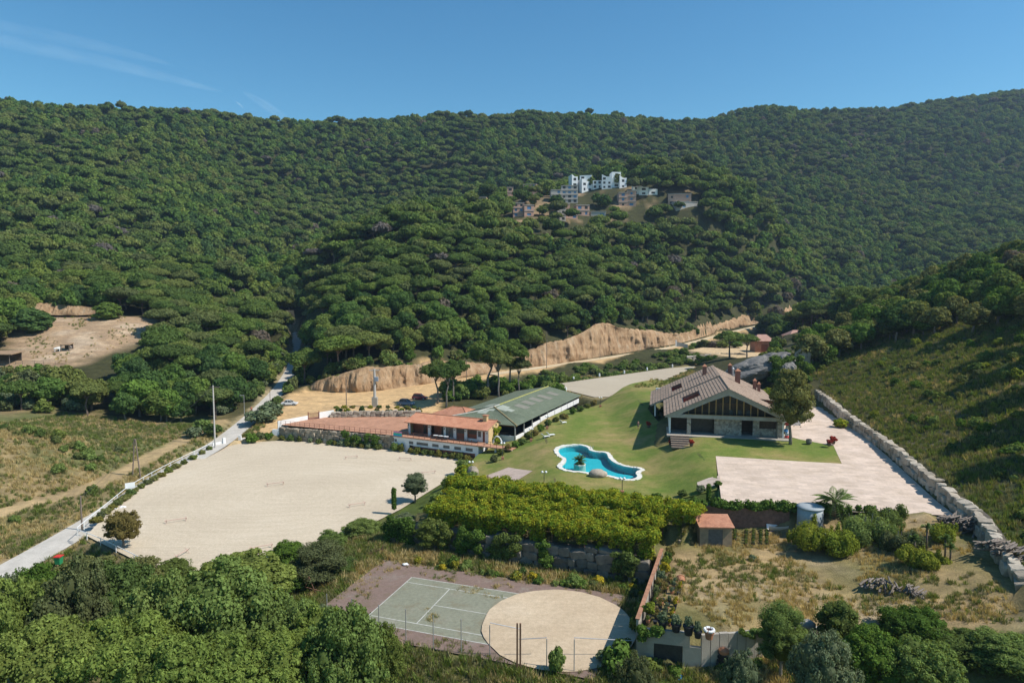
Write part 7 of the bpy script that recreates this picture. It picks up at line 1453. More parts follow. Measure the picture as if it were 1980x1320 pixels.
# ------------------------------------------------------------------ single trees near the camera
tree(85, 1275, 50, 5.0, 'pine', M_BRIGHTP, 'young_pine', 'bright green pine crown in the bottom left corner', 24000, .085, 0)
tree(235, 1262, 51, 5.2, 'pine', M_BRIGHTP, 'young_pine', 'bright green pine crown second from the left along the bottom', 24000, .085, 1)
tree(375, 1300, 48, 4.6, 'pine', M_BRIGHTP, 'young_pine', 'bright green pine crown at the bottom below the light round tree', 24000, .085, 2)
tree(530, 1285, 50, 4.6, 'pine', M_BRIGHTP, 'young_pine', 'bright green pine crown at the bottom left of the grey-green bush', 24000, .085, 0)
tree(670, 1300, 50, 3.4, 'oak', M_LIGHT, 'bushy_oak', 'green bushy tree at the bottom in front of the court grass', 22000, .082, 0)
tree(435, 1205, 58, 5.0, 'oak', M_LIGHT, 'broad_tree', 'big light green domed tree in the left foreground', 24000, .092, 1)
tree(465, 1132, 69, 5.4, 'oak', M_BRIGHTP, 'broad_tree', 'wide bright green tree between the arena and the light domed tree', 24000, .092, 2, .55)
tree(180, 1120, 77, 4.0, 'oak', M_OLIVE, 'holm_oak', 'olive-brown oak spreading left of the arena fence corner', 22000, .092, 0, .75)
tree(255, 1128, 74, 3.6, 'oak', M_OLIVE, 'holm_oak', 'smaller olive oak beside the bare earth patch', 20000, .085, 1, .8)
tree(60, 1190, 62, 3.0, 'oak', M_DKG, 'holm_oak', 'dark oak in the left foreground above the pines', 20000, .085, 2)
tree(205, 1185, 62, 4.4, 'oak', M_SHRUB, 'holm_oak', 'mid green oak in front of the olive-brown oak', 22000, .085, 0)
tree(10, 1190, 60, 2.2, 'oak', M_GREYG, 'grey_shrub_tree', 'pale grey-green shrubby tree at the left edge', 16000, .078, 1)
tree(598, 1205, 63, 2.8, 'oak', M_GREYG, 'grey_shrub_tree', 'grey-green bush at the left end of the court', 16000, .078, 2)
tree(618, 1095, 77, 3.3, 'tall', M_SHRUB, 'court_tree', 'green tree left of the rusty court corner', 18000, .085, 0)
tree(575, 1120, 75, 2.2, 'oak', M_DKG, 'court_tree', 'dark green tree tucked behind the wide bright tree', 16000, .082, 1)
tree(700, 1025, 92, 2.8, 'oak', M_LIGHT, 'arena_tree', 'round green tree standing alone at the right arena border', 16000, .085, 1)
tree(802, 940, 106, 2.0, 'tall', M_GREYG, 'arena_tree', 'slender grey-green tree at the left end of the pergolas', 12000, .082, 2)
tree(838, 1035, 84, 2.3, 'tall', M_SHRUB, 'wall_tree', 'green tree growing against the left part of the boulder wall', 14000, .082, 1)
tree(237, 1024, 87, 2.3, 'oak', M_RUSS, 'lone_tree', 'small russet-leaved tree on the near arena edge', 6000, .10, 0, 1.15)
tree(1512, 1235, 55, 2.0, 'tall', M_LIGHT, 'front_tree', 'bright green tree in front of the concrete panel wall', 18000, .075, 0)
tree(1622, 1215, 56, 1.9, 'tall', M_SHRUB, 'front_tree', 'sparse young tree right of the concrete panel wall', 3000, .15, 1)
tree(1690, 1285, 51, 2.8, 'oak', M_DKG, 'front_tree', 'glossy dark green tree low at the bottom right', 20000, .078, 2)
tree(1765, 1222, 57, 3.0, 'oak', M_DKG, 'front_tree', 'dark green broad tree in front of the log stack', 20000, .078, 0, .7)
tree(1860, 1262, 54, 3.2, 'oak', M_SHRUB, 'front_tree', 'mid green bushy tree in the bottom right', 20000, .078, 1)
tree(1955, 1270, 52, 3.2, 'oak', M_LIGHT, 'front_tree', 'light green tree cut by the bottom right corner', 20000, .078, 2)
tree(1590, 1312, 48, 2.4, 'oak', M_GREYG, 'front_tree', 'grey-green shrubby tree at the bottom edge right of centre', 16000, .075, 0)
tree(1230, 1330, 50, 1.6, 'oak', M_SHRUB, 'front_bush', 'green bush at the bottom edge left of the cellar doorway', 10000, .075, 1)
tree(2080, 1120, 66, 4.0, 'oak', M_DKG, 'edge_tree', 'dark oak just past the right edge shading the wood heaps', 12000, .11, 0); tree(2090, 760, 112, 5, 'oak', M_DKG, 'edge_tree', 'dark oak just past the right edge above the slope', 12000, .11, 1); tree(2080, 900, 90, 4, 'oak', M_DKG, 'edge_tree', 'dark oak past the right edge halfway up the slope', 12000, .11, 2)
tree(300, 1235, 56, 3.4, 'oak', M_LIGHT, 'bushy_oak', 'light green bushy crown between the bottom pines and the domed tree', 18000, .085, 1); tree(140, 1218, 58, 3.6, 'oak', M_SHRUB, 'bushy_oak', 'green bushy crown above the bottom left pines', 18000, .085, 2); tree(555, 1232, 58, 3.0, 'oak', M_LIGHT, 'bushy_oak', 'light bushy crown right of the domed tree', 18000, .085, 0); tree(30, 1225, 56, 3.2, 'oak', M_BRIGHTP, 'bushy_oak', 'bright bushy crown at the left edge above the corner pine', 18000, .085, 1); tree(620, 1255, 56, 2.6, 'oak', M_BRIGHTP, 'bushy_oak', 'small bright bushy crown below the grey-green bush', 18000, .085, 2); tree(335, 1108, 78, 2.6, 'oak', M_SHRUB, 'bushy_oak', 'low green bush below the near arena corner', 16000, .085, 0, .6); tree(740, 1290, 52, 2.0, 'oak', M_SHRUB, 'bushy_oak', 'round bush at the bottom where the tall grass begins', 16000, .08, 1)
tree(1430, 1318, 49, 1.5, 'oak', M_GREYG, 'front_bush', 'low grey-green bush at the bottom edge below the clay pots', 9000, .075, 2); tree(1790, 1305, 49, 2.6, 'oak', M_LIGHT, 'front_tree', 'bright green tree at the bottom edge right of the dark one', 18000, .08, 0)
tree(655, 1105, 79, 2.8, 'oak', M_SHRUB, 'court_tree', 'bushy green tree behind the rusty pipes at the court corner', 16000, .085, 2); tree(748, 1050, 88, 2.0, 'oak', M_OLIVE, 'court_tree', 'olive bush between the arena border and the boulder wall', 12000, .085, 0); tree(782, 1008, 93, 1.9, 'oak', M_GREYG, 'court_tree', 'grey-green bush at the left end of the boulder wall', 12000, .085, 1); tree(560, 1075, 83, 2.6, 'oak', M_DKG, 'court_tree', 'dark bush on the near right arena border', 14000, .085, 2, .7); tree(640, 1052, 87, 2.2, 'oak', M_LIGHT, 'court_tree', 'light green bush on the right arena border', 12000, .085, 0, .8)
# tree by the house, bamboo, palms
tree(1531, 780, 113.5, 3.5, 'tall', M_HOUSET, 'garden_tree', 'tall laurel tree at the right corner of the main house', 14000, .11, 2, None, 6.9)
for px, py, D, r, m, lab in ((1575, 1062, 76, 2.6, M_BAMB, 'yellow-green bamboo clump below the water tank'), (1615, 1085, 74, 2.3, M_BAMB, 'bright bamboo clump in the middle of the garden'), (1668, 1046, 77, 2.8, M_LIGHT, 'dense green thicket between bamboo and dry garden'), (1715, 1022, 79, 2.2, M_SHRUB, 'green thicket on the bank below the patio edge'), (1745, 1100, 72, 2.0, M_SHRUB, 'green shrubs beside the tall yuccas'), (1770, 1145, 68, 1.7, M_BAMB, 'small bamboo clump behind the log stack'), (1815, 1085, 73, 1.6, M_BAMB, 'low yellow-green bush under the yuccas'), (1700, 1075, 75, 2.2, M_SHRUB, 'green scrub right of the bright bamboo')):
    c = at(px, py, D); g = float(hz(c[0], c[1])); rg = random.Random(px); t = empty('bamboo_clump' if m is M_BAMB else 'thicket', (c[0], c[1], g), lab, 'bamboo' if m is M_BAMB else 'thicket')
    pf = [(c[0] + rg.gauss(0, r * .45), c[1] + rg.gauss(0, r * .4), g + rg.uniform(.25, 1) * r * (.72 if m is M_BAMB else .5), r * rg.uniform(.3, .5), r * rg.uniform(.3, .5), r * rg.uniform(.35, .6)) for _ in range(14)] + [(c[0] + rg.gauss(0, r * .5), c[1] + rg.gauss(0, r * .45), g + r * rg.uniform(.4, .9) * (1 if m is M_BAMB else .5), r * rg.uniform(.08, .16), r * rg.uniform(.08, .16), r * rg.uniform(.3, .5)) for _ in range(12)]; foliage('leaves', pf, 10000, .075, m, t, px, (c[0], c[1], g), aspect=1.6)
    mb = MB(); [mb.bar((c[0] + q[0] * .6, c[1] + q[1] * .5, g - .2), (c[0] + q[0], c[1] + q[1], g + r), .04, 5) for q in ((rg.uniform(-r, r) * .6, rg.uniform(-r, r) * .4) for _ in range(8))]; mb.build('stems', M_BARKG, t)
def palm(p, h, L, n, lab, name='palm_tree', mat=None, lw=.32, up=.9, tr=.24):
    t = empty(name, p, lab, 'palm'); 
    if h > .05: mb = MB(); mb.tube([(0, 0, -.3), (.03, 0, h * .5), (0, .03, h)], [tr * 1.1, tr * .9, tr], 9); o = mb.build('trunk', M_BARK, None, True, (0, 0, 0)); o.parent = t
    rg = random.Random(int(p[0] * 10)); me = []
    for k in range(4):
        V = []; F = []; lv = []; N_ = 13; el = up - k * .33
        for i in range(N_):
            s = (i + 1) / N_; x = L * s * cos(el) * (1 - .1 * s); z = L * s * sin(el) - .62 * L * s * s * (.55 + .12 * k); w = lw * L * .5 * sin(pi * min(1, s * .9 + .12)) + .03
            for sd in (-1, 1):
                b = len(V); V += [(x - .05 * L / 3, 0, z), (x + .05 * L / 3, 0, z), (x + .22 * L / 3 + .1, sd * w, z - .18 * w + .05), (x + .14 * L / 3, sd * w, z - .2 * w)]; F.append((b, b + 1, b + 2, b + 3)); lv += [rg.random()] * 4
        for i in range(N_ - 1):
            s0, s1 = i / N_, (i + 1.4) / N_; q = lambda s: (L * s * cos(el) * (1 - .1 * s), L * s * sin(el) - .62 * L * s * s * (.55 + .12 * k)); a, c = q(s0), q(s1); b = len(V); V += [(a[0], -.03, a[1]), (a[0], .03, a[1]), (c[0], .02, c[1]), (c[0], -.02, c[1])]; F.append((b, b + 1, b + 2, b + 3)); lv += [.6] * 4
        me.append(nmesh('frond', V, F, mat or M_PALM, False, lv))
    for i in range(n): o = link('frond', me[i % 4], t); o.location = (0, 0, h); o.rotation_euler = (0, 0, i * 2.4 + rg.uniform(-.2, .2)); s = rg.uniform(.85, 1.12); o.scale = (s, s, s)
pz_ = G(1612, 992, 5.9); palm((pz_[0], pz_[1], 5.9), 1.7, 3.1, 26, 'palm tree with arching fronds at the near edge of the pale patio')
palm((ISL[0], ISL[1], 3.75), .5, 1.6, 34, 'sago palm on the small island in the swimming pool', 'sago_palm', M_PALM, .26, 1.2)
c = lz(1276, 800); palm(c, .6, 2.6, 22, 'dark palm beside the left corner of the house', 'palm_tree', M_DKG)
for px, py, h, lab in ((1790, 1075, 2.6, 'tallest yucca in the right of the garden'), (1767, 1080, 1.9, 'shorter yucca left of the tallest one'), (1826, 1090, 2.0, 'yucca right of the tallest one'), (1836, 1098, 1.5, 'small yucca by the low yellow bush'), (1262, 1150, 1.8, 'spiky yucca by the garden side wall')):
    p = G(px, py, 4.4 if px > 1500 else .2); p = (p[0], p[1], float(hz(p[0], p[1]))); palm(p, h, .8, 30, lab, 'yucca', M_PALM, .14, 1.25, .1)
# tall pines behind the shed
for px, py, D, R, v, lab in ((845, 716, 176, 5.2, 0, 'left one of the slender pines behind the stable block'), (876, 712, 178, 4.8, 1, 'second slender pine behind the stable block'), (942, 682, 186, 6.6, 2, 'tallest pine with forked trunk behind the green shed'), (985, 680, 190, 6.0, 0, 'tall pine right of the forked one behind the green shed'), (1003, 705, 190, 4.0, 1, 'small dark pine beside the dirt road'), (862, 722, 172, 4.4, 2, 'third slender pine, between the two behind the stable block'), (964, 694, 183, 5.0, 1, 'lower pine between the two tall ones behind the green shed'), (1412, 652, 238, 6.0, 0, 'flat-topped bright pine on the sandy yard, left one'), (1445, 656, 236, 5.0, 1, 'flat-topped bright pine on the sandy yard, right one')):
    tree(px, py, D, R, 'pine', M_LIGHT if px > 1300 else M_PINE, 'slender_pine', lab, 7000, .17, v, None, float(hz(at(px, py, D)[0], D)))
tree(207, 605, 240, 4.6, 'tall', M_OAK, 'clearing_tree', 'single tree standing in the bare clearing', 3000, .3, 0); tree(62, 625, 226, 6, 'tall', M_OAK, 'clearing_tree', 'dark tree at the left border of the bare clearing', 3000, .34, 1)
# crest of the right-hand slope
rg = random.Random(12)
for i in range(46):
    s = i / 45; px = 1560 + 440 * s + rg.uniform(-14, 14); py = 672 - 118 * s + rg.uniform(-12, 30); D = 178 + 12 * s + rg.uniform(-10, 16)
    c = at(px, py, D); g = gp(c[0], c[1]); R = rg.uniform(2.4, 4.2); cr, tr, R0, H0 = near_crown('oak', (M_OAK, M_DKG, M_OLIVE, M_OAK)[i % 4], i % 3, 2600, .27); o = empty('slope_oak', g, 'dark evergreen oak in the row along the crest of the right-hand slope', 'oak tree', 'oaks along the crest of the right slope', rg.uniform(0, 6)); k = R / R0; o.scale = (k, k, k * rg.uniform(.8, 1.1)); link('trunk', tr, o); link('crown', cr, o)
def hit_right(px, py):
    D = 70.0
    while D < 330:
        c = at(px, py, D)
        if c[2] < float(hz(c[0], c[1])): return gp(c[0], c[1])
        D += 1.0
    return gp(c[0], c[1])
for i in range(64):
    px = rg.uniform(1590, 2040); lim = np.interp(px, [1590, 1700, 1850, 1980, 2040], [690, 668, 655, 640, 650]); py = lim - rg.random() ** 1.3 * 95; g = hit_right(px, py); R = rg.uniform(2.2, 4.0); cr, tr, R0, H0 = near_crown('oak', (M_OAK, M_DKG, M_OLIVE, M_OAK)[i % 4], i % 3, 2600, .27); o = empty('slope_oak', g, 'evergreen oak in the wood covering the upper part of the right-hand slope', 'oak tree', 'oaks on the upper right slope', rg.uniform(0, 6)); k = R / R0; o.scale = (k, k, k * rg.uniform(.8, 1.2)); link('trunk', tr, o); link('crown', cr, o)
for i, (px, py) in enumerate(((2060, 690), (2090, 740), (2070, 820), (2040, 660), (2120, 800), (2110, 880))):
    g = hit_right(px, py); cr, tr, R0, H0 = near_crown('tall', M_DKG, i % 3, 3000, .25); o = empty('slope_oak', g, '%s dark tree past the right edge throwing long shadows down the slope' % ('first', 'second', 'third', 'fourth', 'fifth', 'sixth')[i], 'oak tree', 'trees past the right edge', i); o.scale = (1.1, 1.1, 1.2); link('trunk', tr, o); link('crown', cr, o)
# ------------------------------------------------------------------ shrubs, hedges
ORD = 'first second third fourth fifth sixth seventh eighth ninth tenth eleventh twelfth thirteenth fourteenth fifteenth sixteenth seventeenth eighteenth nineteenth twentieth'.split()
def row(pts, r, h, mats, tmpl, name, group, cat='shrub'):
    for i, p in enumerate(pts): k = rnd(.8, 1.25); shrub(p, r * k, h * rnd(.85, 1.2), mats[i % len(mats)], tmpl % ORD[i], name, group, cat)
row([BP(5.6 + i * 1.75, -.75) + (Z_AR,) for i in range(9)], .85, 1.25, [M_HEDGE], '%s clipped bush from the left at the foot of the stable block', 'clipped_bush', 'clipped bushes below the stable block')
row([BP(1.4, -.8) + (Z_AR,), BP(3.0, -.7) + (Z_AR,)], .9, 1.9, [M_LIGHT, M_HEDGE], '%s bush from the left by the small stable window', 'stable_bush', 'bushes by the stable window')
row([(TWL[0] + (BL[0] - TWL[0]) * s, TWL[1] + (BL[1] - TWL[1]) * s - 1.0, Z_AR) for s in (.04, .12, .2, .3, .38, .48, .53, .58, .64, .7, .76, .82, .9)], .75, 1.2, [M_HEDGE, M_SHRUB, M_HEDGE, M_GREYG], '%s low bush from the left along the foot of the terrace wall', 'low_bush', 'low bushes along the terrace wall')
ivy_on((TWL[0] + (BL[0] - TWL[0]) * .58, TWL[1] + (BL[1] - TWL[1]) * .58 - .5, Z_AR + .4), (TWL[0] + (BL[0] - TWL[0]) * .9, TWL[1] + (BL[1] - TWL[1]) * .9 - .5, Z_TE - .3), 30, .75, M_IVY, 'creeper covering the right part of the terrace wall', leaves=3500, seed=101)
ivy_on(BP(BLEN + .65, 5.4) + (-.5,), BP(BLEN + .65, 8.2) + (4.6,), 26, .55, M_VINE, 'yellow-green creeper on the ochre end wall of the stable block', leaves=2500, seed=102)
row([G(x, y, Z_AR) for x, y in ((487, 856), (502, 852), (518, 850))], 1.4, 2.0, [M_DKG, M_SHRUB], '%s dark bush from the left by the arena gate', 'gate_bush', 'bushes by the arena gate')
hp = smooth_line([G(165, 1018, AZ), G(215, 978, AZ), G(262, 945, AZ), G(330, 907, AZ), G(405, 868, AZ)], 5)[1:20]
row([(p[0] + .9, p[1] + .2, AZ) for p in hp], .85, 1.0, [M_HEDGE, M_SHRUB, M_OLIVE], '%s hedge bush from the near end along the arena rail', 'hedge_bush', 'hedge bushes along the arena rail')
row([G(x, 801 + (x % 3), Z_TE) for x in (655, 672, 700, 728, 752, 775, 790, 810)], .9, 1.9, [M_SHRUB, M_VINE, M_HEDGE, M_OLIVE], '%s bush from the left in front of the low planting wall', 'terrace_bush', 'bushes by the planting wall')
row([G(x, 790, Z_TE + 1.7) for x in (650, 666, 682, 700, 716, 733, 750, 768, 785, 800)], .7, .9, [M_SHRUB, M_YFLOW, M_HEDGE], '%s flowering bush from the left on top of the planting wall', 'wall_top_bush', 'bushes on the planting wall')
row([lz(x, y) for x, y in ((955, 893), (968, 880), (982, 872), (996, 866), (1010, 858), (1022, 848), (1034, 842), (1045, 833), (1060, 823), (1075, 815), (1090, 809), (1108, 800), (1122, 795), (1135, 788), (1148, 783))], .9, 1.3, [M_SHRUB, M_HEDGE, M_RUSS, M_DKG], '%s garden bush from the near end along the green shed', 'shed_bush', 'bushes along the green shed')
row([G(x, y, Z_A2 + .2) for x, y in ((1215, 768), (1228, 763), (1243, 757), (1258, 751), (1272, 746), (1286, 741), (1300, 735), (1312, 730), (1324, 725), (1336, 719))], 1.5, 1.2, [M_HEDGE, M_RUSS, M_OLIVE], '%s low bush from the near end along the back arena', 'border_bush', 'bushes along the back arena')
row([(WALLR[0][0] + (WALLR[5][0] - WALLR[0][0]) * 0 + np.interp(y, [r[1] for r in WALLR][::-1], [r[0] for r in WALLR][::-1]) - 1.0, y, float(PZ(0, y)) + .05) for y in (79, 81.5, 84, 86.5, 89, 91.5, 94, 97, 100, 103, 107, 111, 116, 124)], .6, .7, [M_GREYG, M_HEDGE, M_SHRUB], '%s small plant from the near end at the foot of the boulder wall', 'border_plant', 'plants at the foot of the boulder wall')
c = (np.interp(124, [r[1] for r in WALLR][::-1], [r[0] for r in WALLR][::-1]) - 1.6, 127, 7.05); shrub(c, 1.5, 1.7, M_VINE, 'bright yellow-green bush beside the boulder wall on the driveway')
row([(x, y, float(LZ(x, y))) for x, y in ((2, 98.6), (6, 97.4), (10, 96.2), (14.5, 95.2), (18, 94.3), (21, 93.8), (24.5, 93.2), (27, 92.6), (29.3, 92.2))], .7, .8, [M_SHRUB, M_GREYG, M_IVY], '%s bush from the left along the near lawn edge', 'lawn_bush', 'bushes along the near lawn edge')
row([(-7.2, 113, .4), (-6, 109, .6), (-8.5, 117, .3), (-4.5, 107, .9), (-9, 121.5, .2), (-11, 111, .0), (-10, 106, 0), (-8, 103, .2), (-11.5, 101, 0), (-12, 97, .2)], 1.5, 1.9, [M_LIGHT, M_SHRUB, M_VINE, M_GREYG], '%s bush on the bank between arena corner and pergolas', 'bank_bush', 'bushes on the bank by the arena corner')
p = G(762, 985, -.2); t = empty('ivy_post', p, 'post fully wrapped in ivy standing at the arena border', 'ivy post'); mb = MB(); mb.bar(p, (p[0], p[1], p[2] + 3.4), .12); mb.build('post', M_POLE, t); foliage('leaves', [(p[0], p[1], p[2] + .3 + .4 * k, .36, .36, .4) for k in range(8)], 900, .12, M_DKG, t, 7, p)
p = G(1370, 968, 6.0); t = empty('ivy_post', p, 'post wrapped in ivy at the near left patio corner', 'ivy post'); mb = MB(); mb.bar(p, (p[0], p[1], p[2] + 1.9), .1); mb.build('post', M_POLE, t); foliage('leaves', [(p[0], p[1], p[2] + .2 + .35 * k, .3, .3, .35) for k in range(6)], 700, .11, M_DKG, t, 8, p)
for px, py, r, h, m, lab in ((505, 800, 4.0, 3.2, M_GREYG, 'left half of the big grey-green reed clump by the road'), (522, 788, 3.5, 3.4, M_GREYG, 'right half of the big grey-green reed clump by the road'), (536, 764, 2.0, 2.0, M_SHRUB, 'small green bush behind the reed clump')):
    p = dz(px, py + 16, 1.5); shrub(p, r, h, m, lab, 'reed_clump', None, 'reeds')
for i, (px, py) in enumerate(((392, 830), (410, 838), (430, 800), (455, 782), (470, 770), (500, 745), (515, 735), (530, 722), (375, 845), (440, 795))): shrub(dz(px, py, 1.5), 2.2, 2.4, (M_LIGHT, M_SHRUB, M_GREYG)[i % 3], '%s green bush along the left verge of the valley road' % ORD[i], 'verge_bush', 'bushes on the left road verge')
rg = random.Random(31)
def scatter_shrubs(n, fx, rr, mats, name, lab, grp, hf=(.8, 1.2)):
    k = 0
    while k < n:
        x, y = fx()
        if x is None: continue
        r = rg.uniform(*rr); o = link(name, shrub_mesh(mats[k % len(mats)], rg.randrange(5))); o.location = (x, y, float(hz(x, y)) - .1); o.scale = (r, r, r * rg.uniform(*hf)); o.rotation_euler = (0, 0, rg.uniform(0, 6)); tag(o, lab, 'shrub', grp); k += 1
def right_slope():
    y = rg.uniform(62, 175); x0 = float(np.interp(y, [54, 61, 68, 76, 88, 106, 130, 145, 158, 176], [46, 48, 51, 54.2, 57, 61.8, 66.5, 70, 73, 80])) + 3.5; x = x0 + rg.random() ** .8 * (0.88 * y + 9 - x0) if .88 * y + 9 > x0 else None
    return (x, y) if x else (None, None)
scatter_shrubs(290, right_slope, (.45, 1.3), [M_SHRUB, M_BAMB, M_SHRUB, M_DKG, M_OLIVE, M_LIGHT], 'slope_shrub', 'small green shrub scattered on the grassy slope above the boulder wall', 'shrubs on the right slope')
def left_field():
    px, py = rg.uniform(0, 250), rg.uniform(860, 960); p = dz(px, py, 1.0); d = float(pdist(np.array([p[0]]), np.array([p[1]]), TRACK)[0][0]); d2 = float(pdist(np.array([p[0]]), np.array([p[1]]), ROAD)[0][0]); return (p[0], p[1]) if d > 3.4 and d2 > 4.5 else (None, None)
scatter_shrubs(38, left_field, (.6, 1.3), [M_SHRUB, M_LIGHT, M_SHRUB, M_OLIVE], 'field_shrub', 'small green bush scattered on the dry field left of the dirt track', 'bushes on the left field')
def bank_behind():
    s = rg.random(); x = -22 + 52 * s; y = 182 + rg.uniform(-6, 22) + 14 * s
    ok = sdist(np.array([x]), np.array([y]), ARENA2)[0] > 1.5 and pdist(np.array([x]), np.array([y]), DIRT)[0][0] > 5 and sdist(np.array([x]), np.array([y]), [(-16.5, 148), (0.4, 139), (18.5, 177), (2, 186)])[0] > 2 and sdist(np.array([x]), np.array([y]), LOT)[0] > 1; return (x, y) if ok else (None, None)
scatter_shrubs(60, bank_behind, (1.4, 3.0), [M_OAK, M_SHRUB, M_DKG, M_LIGHT], 'bank_shrub', 'dense bush on the bank between the dirt road and the green shed', 'bushes on the bank behind the green shed')
def bank_road():
    k = rg.choice([p for p in DIRT if 2 < p[0] < 78]); d = 1e9; best = None
    for q in ARENA2:
        e = hypot(q[0] - k[0], q[1] - k[1])
        if e < d: d = e; best = q
    s = rg.uniform(.3, .97); x, y = k[0] + (best[0] - k[0]) * s + rg.gauss(0, 3), k[1] + (best[1] - k[1]) * s + rg.gauss(0, 1.0)
    ok = sdist(np.array([x]), np.array([y]), ARENA2)[0] > 1.2 and pdist(np.array([x]), np.array([y]), DIRT)[0][0] > 4.2; return (x, y) if ok else (None, None)
scatter_shrubs(190, bank_road, (1.0, 1.9), [M_LIGHT, M_SHRUB, M_IVY, M_LIGHT], 'creeper_mound', 'green creeper mound on the bank between dirt road and back arena', 'creeper mounds above the back arena', (.6, .9))
def cut_top():
    rows = cut_pts(rg.choice([CUT1, CUT2, CUT2])); k = rg.randrange(len(rows) - 1); s = rg.random(); a, b = rows[k][1], rows[k + 1][1]; return (a[0] + (b[0] - a[0]) * s, a[1] + (b[1] - a[1]) * s + rg.uniform(-.4, 6))
scatter_shrubs(120, cut_top, (1.0, 2.6), [M_LIGHT, M_SHRUB, M_OAK, M_OLIVE, M_DKG], 'cutting_shrub', 'green shrub on top of the ochre cut banks', 'shrubs on top of the cut banks', (.9, 1.3))
def verge():
    k = rg.choice([p for p in ROAD if 150 < p[1] < 300]); a = rg.uniform(0, 6.3); d = rg.uniform(3.6, 7); x, y = k[0] + cos(a) * d, k[1] + sin(a) * d
    ok = pdist(np.array([x]), np.array([y]), ROAD)[0][0] > 3.4 and sdist(np.array([x]), np.array([y]), LOT)[0] > 1.5 and pdist(np.array([x]), np.array([y]), DIRT)[0][0] > 7 and hypot(x - CARP[0], y - CARP[1]) > 15 and not (-74 < x < -58 and y < CARP[1] + 4); return (x, y) if ok else (None, None)
CARP = dz(560, 783, 2.5)
scatter_shrubs(90, verge, (1.0, 2.4), [M_LIGHT, M_SHRUB, M_GREYG, M_OAK], 'roadside_bush', 'leafy bush on the verge of the valley road between the woods', 'bushes on the valley road verge')
def below_clearing():
    px, py, D = rg.uniform(-20, 150), rg.uniform(722, 800), 135.0
    while D < 240:
        c = at(px, py, D)
        if c[2] < float(hz(c[0], c[1])): return (c[0], c[1])
        D += 1.0
    return (None, None)
scatter_shrubs(55, below_clearing, (1.6, 3.0), [M_GREYG, M_OAK, M_OLIVE, M_SHRUB], 'thicket_bush', 'bush in the thicket between the paddock fence and the dark oaks', 'bushes below the paddock fence')
def behind_rocks():
    g = hit_right(rg.uniform(1470, 1610), rg.uniform(632, 725)); return (g[0], g[1]) if g[1] > 165 else (None, None)
scatter_shrubs(46, behind_rocks, (1.0, 2.6), [M_OAK, M_SHRUB, M_OLIVE, M_DKG], 'outcrop_shrub', 'green shrub around the rock outcrop behind the house', 'shrubs around the rock outcrop')
def front_bank():
    px = rg.uniform(780, 1240); s = rg.random(); return (lambda p: (p[0], p[1]))(G(px, np.interp(px, [780, 1250], [1075, 1140]) + s * 14, .1))
scatter_shrubs(34, front_bank, (.4, .9), [M_SHRUB, M_LIGHT, M_YFLOW, M_IVY], 'foot_shrub', 'weedy shrub along the foot of the tall boulder wall', 'weeds along the boulder wall')
shrub(G(1077, 1300, 0), .8, 2.4, M_LIGHT, 'single upright bush in front of the round sand pen'); shrub(G(1200, 1300, 0), 1.6, 2.6, M_IVY, 'green bush in the shade at the right end of the sand pen'); shrub(G(1170, 1280, 0), .9, 1.2, M_GREYG, 'grey weedy bush at the right rim of the sand pen')
row([(11.8 - 1.3, 60, -.4), (12.5, 57.2, -.8), (10.3, 57.6, -.8), (14.5, 56.6, -1.0), (18.6, 56.3, -.8), (22, 56.9, -.6), (25.5, 57.2, -.6), (12.4, 63, 0), (13.6, 66, 0)], .9, 1.6, [M_IVY, M_SHRUB, M_LIGHT], '%s bush growing around the garden front wall', 'wall_bush', 'bushes around the garden front wall')
ivy_on((11.6, 58.0, 2.0), (13.4, 57.6, 3.2), 9, .4, M_IVY, 'ivy hanging over the left end of the garden front wall', leaves=1200, seed=104); ivy_on((20, 57.3, 2.6), (26, 57.9, 3.2), 16, .35, M_LIGHT, 'bright creeper hanging over the concrete panels', leaves=1500, seed=105)
row([(12.6 + .36 * u, 59.6 + .94 * u, Z_GA) for u in (1.2, 5.5, 7.2, 9, 11, 12.6, 14, 15.6)], .55, 1.1, [M_BAMB, M_SHRUB, M_RUSS, M_GREYG, M_YFLOW], '%s plant from the near end along the garden side wall', 'side_plant', 'plants along the garden side wall')
for i, (px, py) in enumerate(((1475, 738), (1500, 742), (1525, 745), (1550, 748), (1490, 752))): p = at(px, py, 158); shrub(gp(p[0], p[1]), 2.4, 3.2, M_BAMB, '%s yellow bamboo bush from the left behind the house' % ORD[i], 'yellow_bush', 'yellow bushes behind the house')
ivy_on(G(1345, 703, 5.5), tuple(G(1440, 700, 6.5)[:2]) + (8.2,), 40, 1.0, M_DKG, 'dark ivy over the stone wall below the sandy yard', leaves=4500, seed=106, size=.22)
row([gp(*at(x, y, D)[:2]) for x, y, D in ((1345, 668, 290), (1362, 664, 288), (1380, 661, 286), (1400, 656, 284), (1422, 652, 284))], 3.2, 3.0, [M_OAK, M_SHRUB], '%s hedge block from the left beside the yard gate', 'yard_hedge', 'hedge beside the yard gate')
a, b = gp(*at(1307, 670, 298)[:2]), gp(*at(1330, 668, 296)[:2]); t = empty('yard_gate', a, 'pale grey metal gate at the entrance of the sandy yard', 'gate'); mb = MB(); mb.hexa([a, b, (b[0], b[1] + .2, b[2]), (a[0], a[1] + .2, a[2])], [(a[0], a[1], a[2] + 2.2), (b[0], b[1], b[2] + 1.9), (b[0], b[1] + .2, b[2] + 1.9), (a[0], a[1] + .2, a[2] + 2.2)]); mb.build('panel', M_METALG, t); mb = MB(); mb.box((a[0], a[1], a[2] + 1.4), (.5, .5, 3)); mb.build('gate_post', M_WHITE, t)
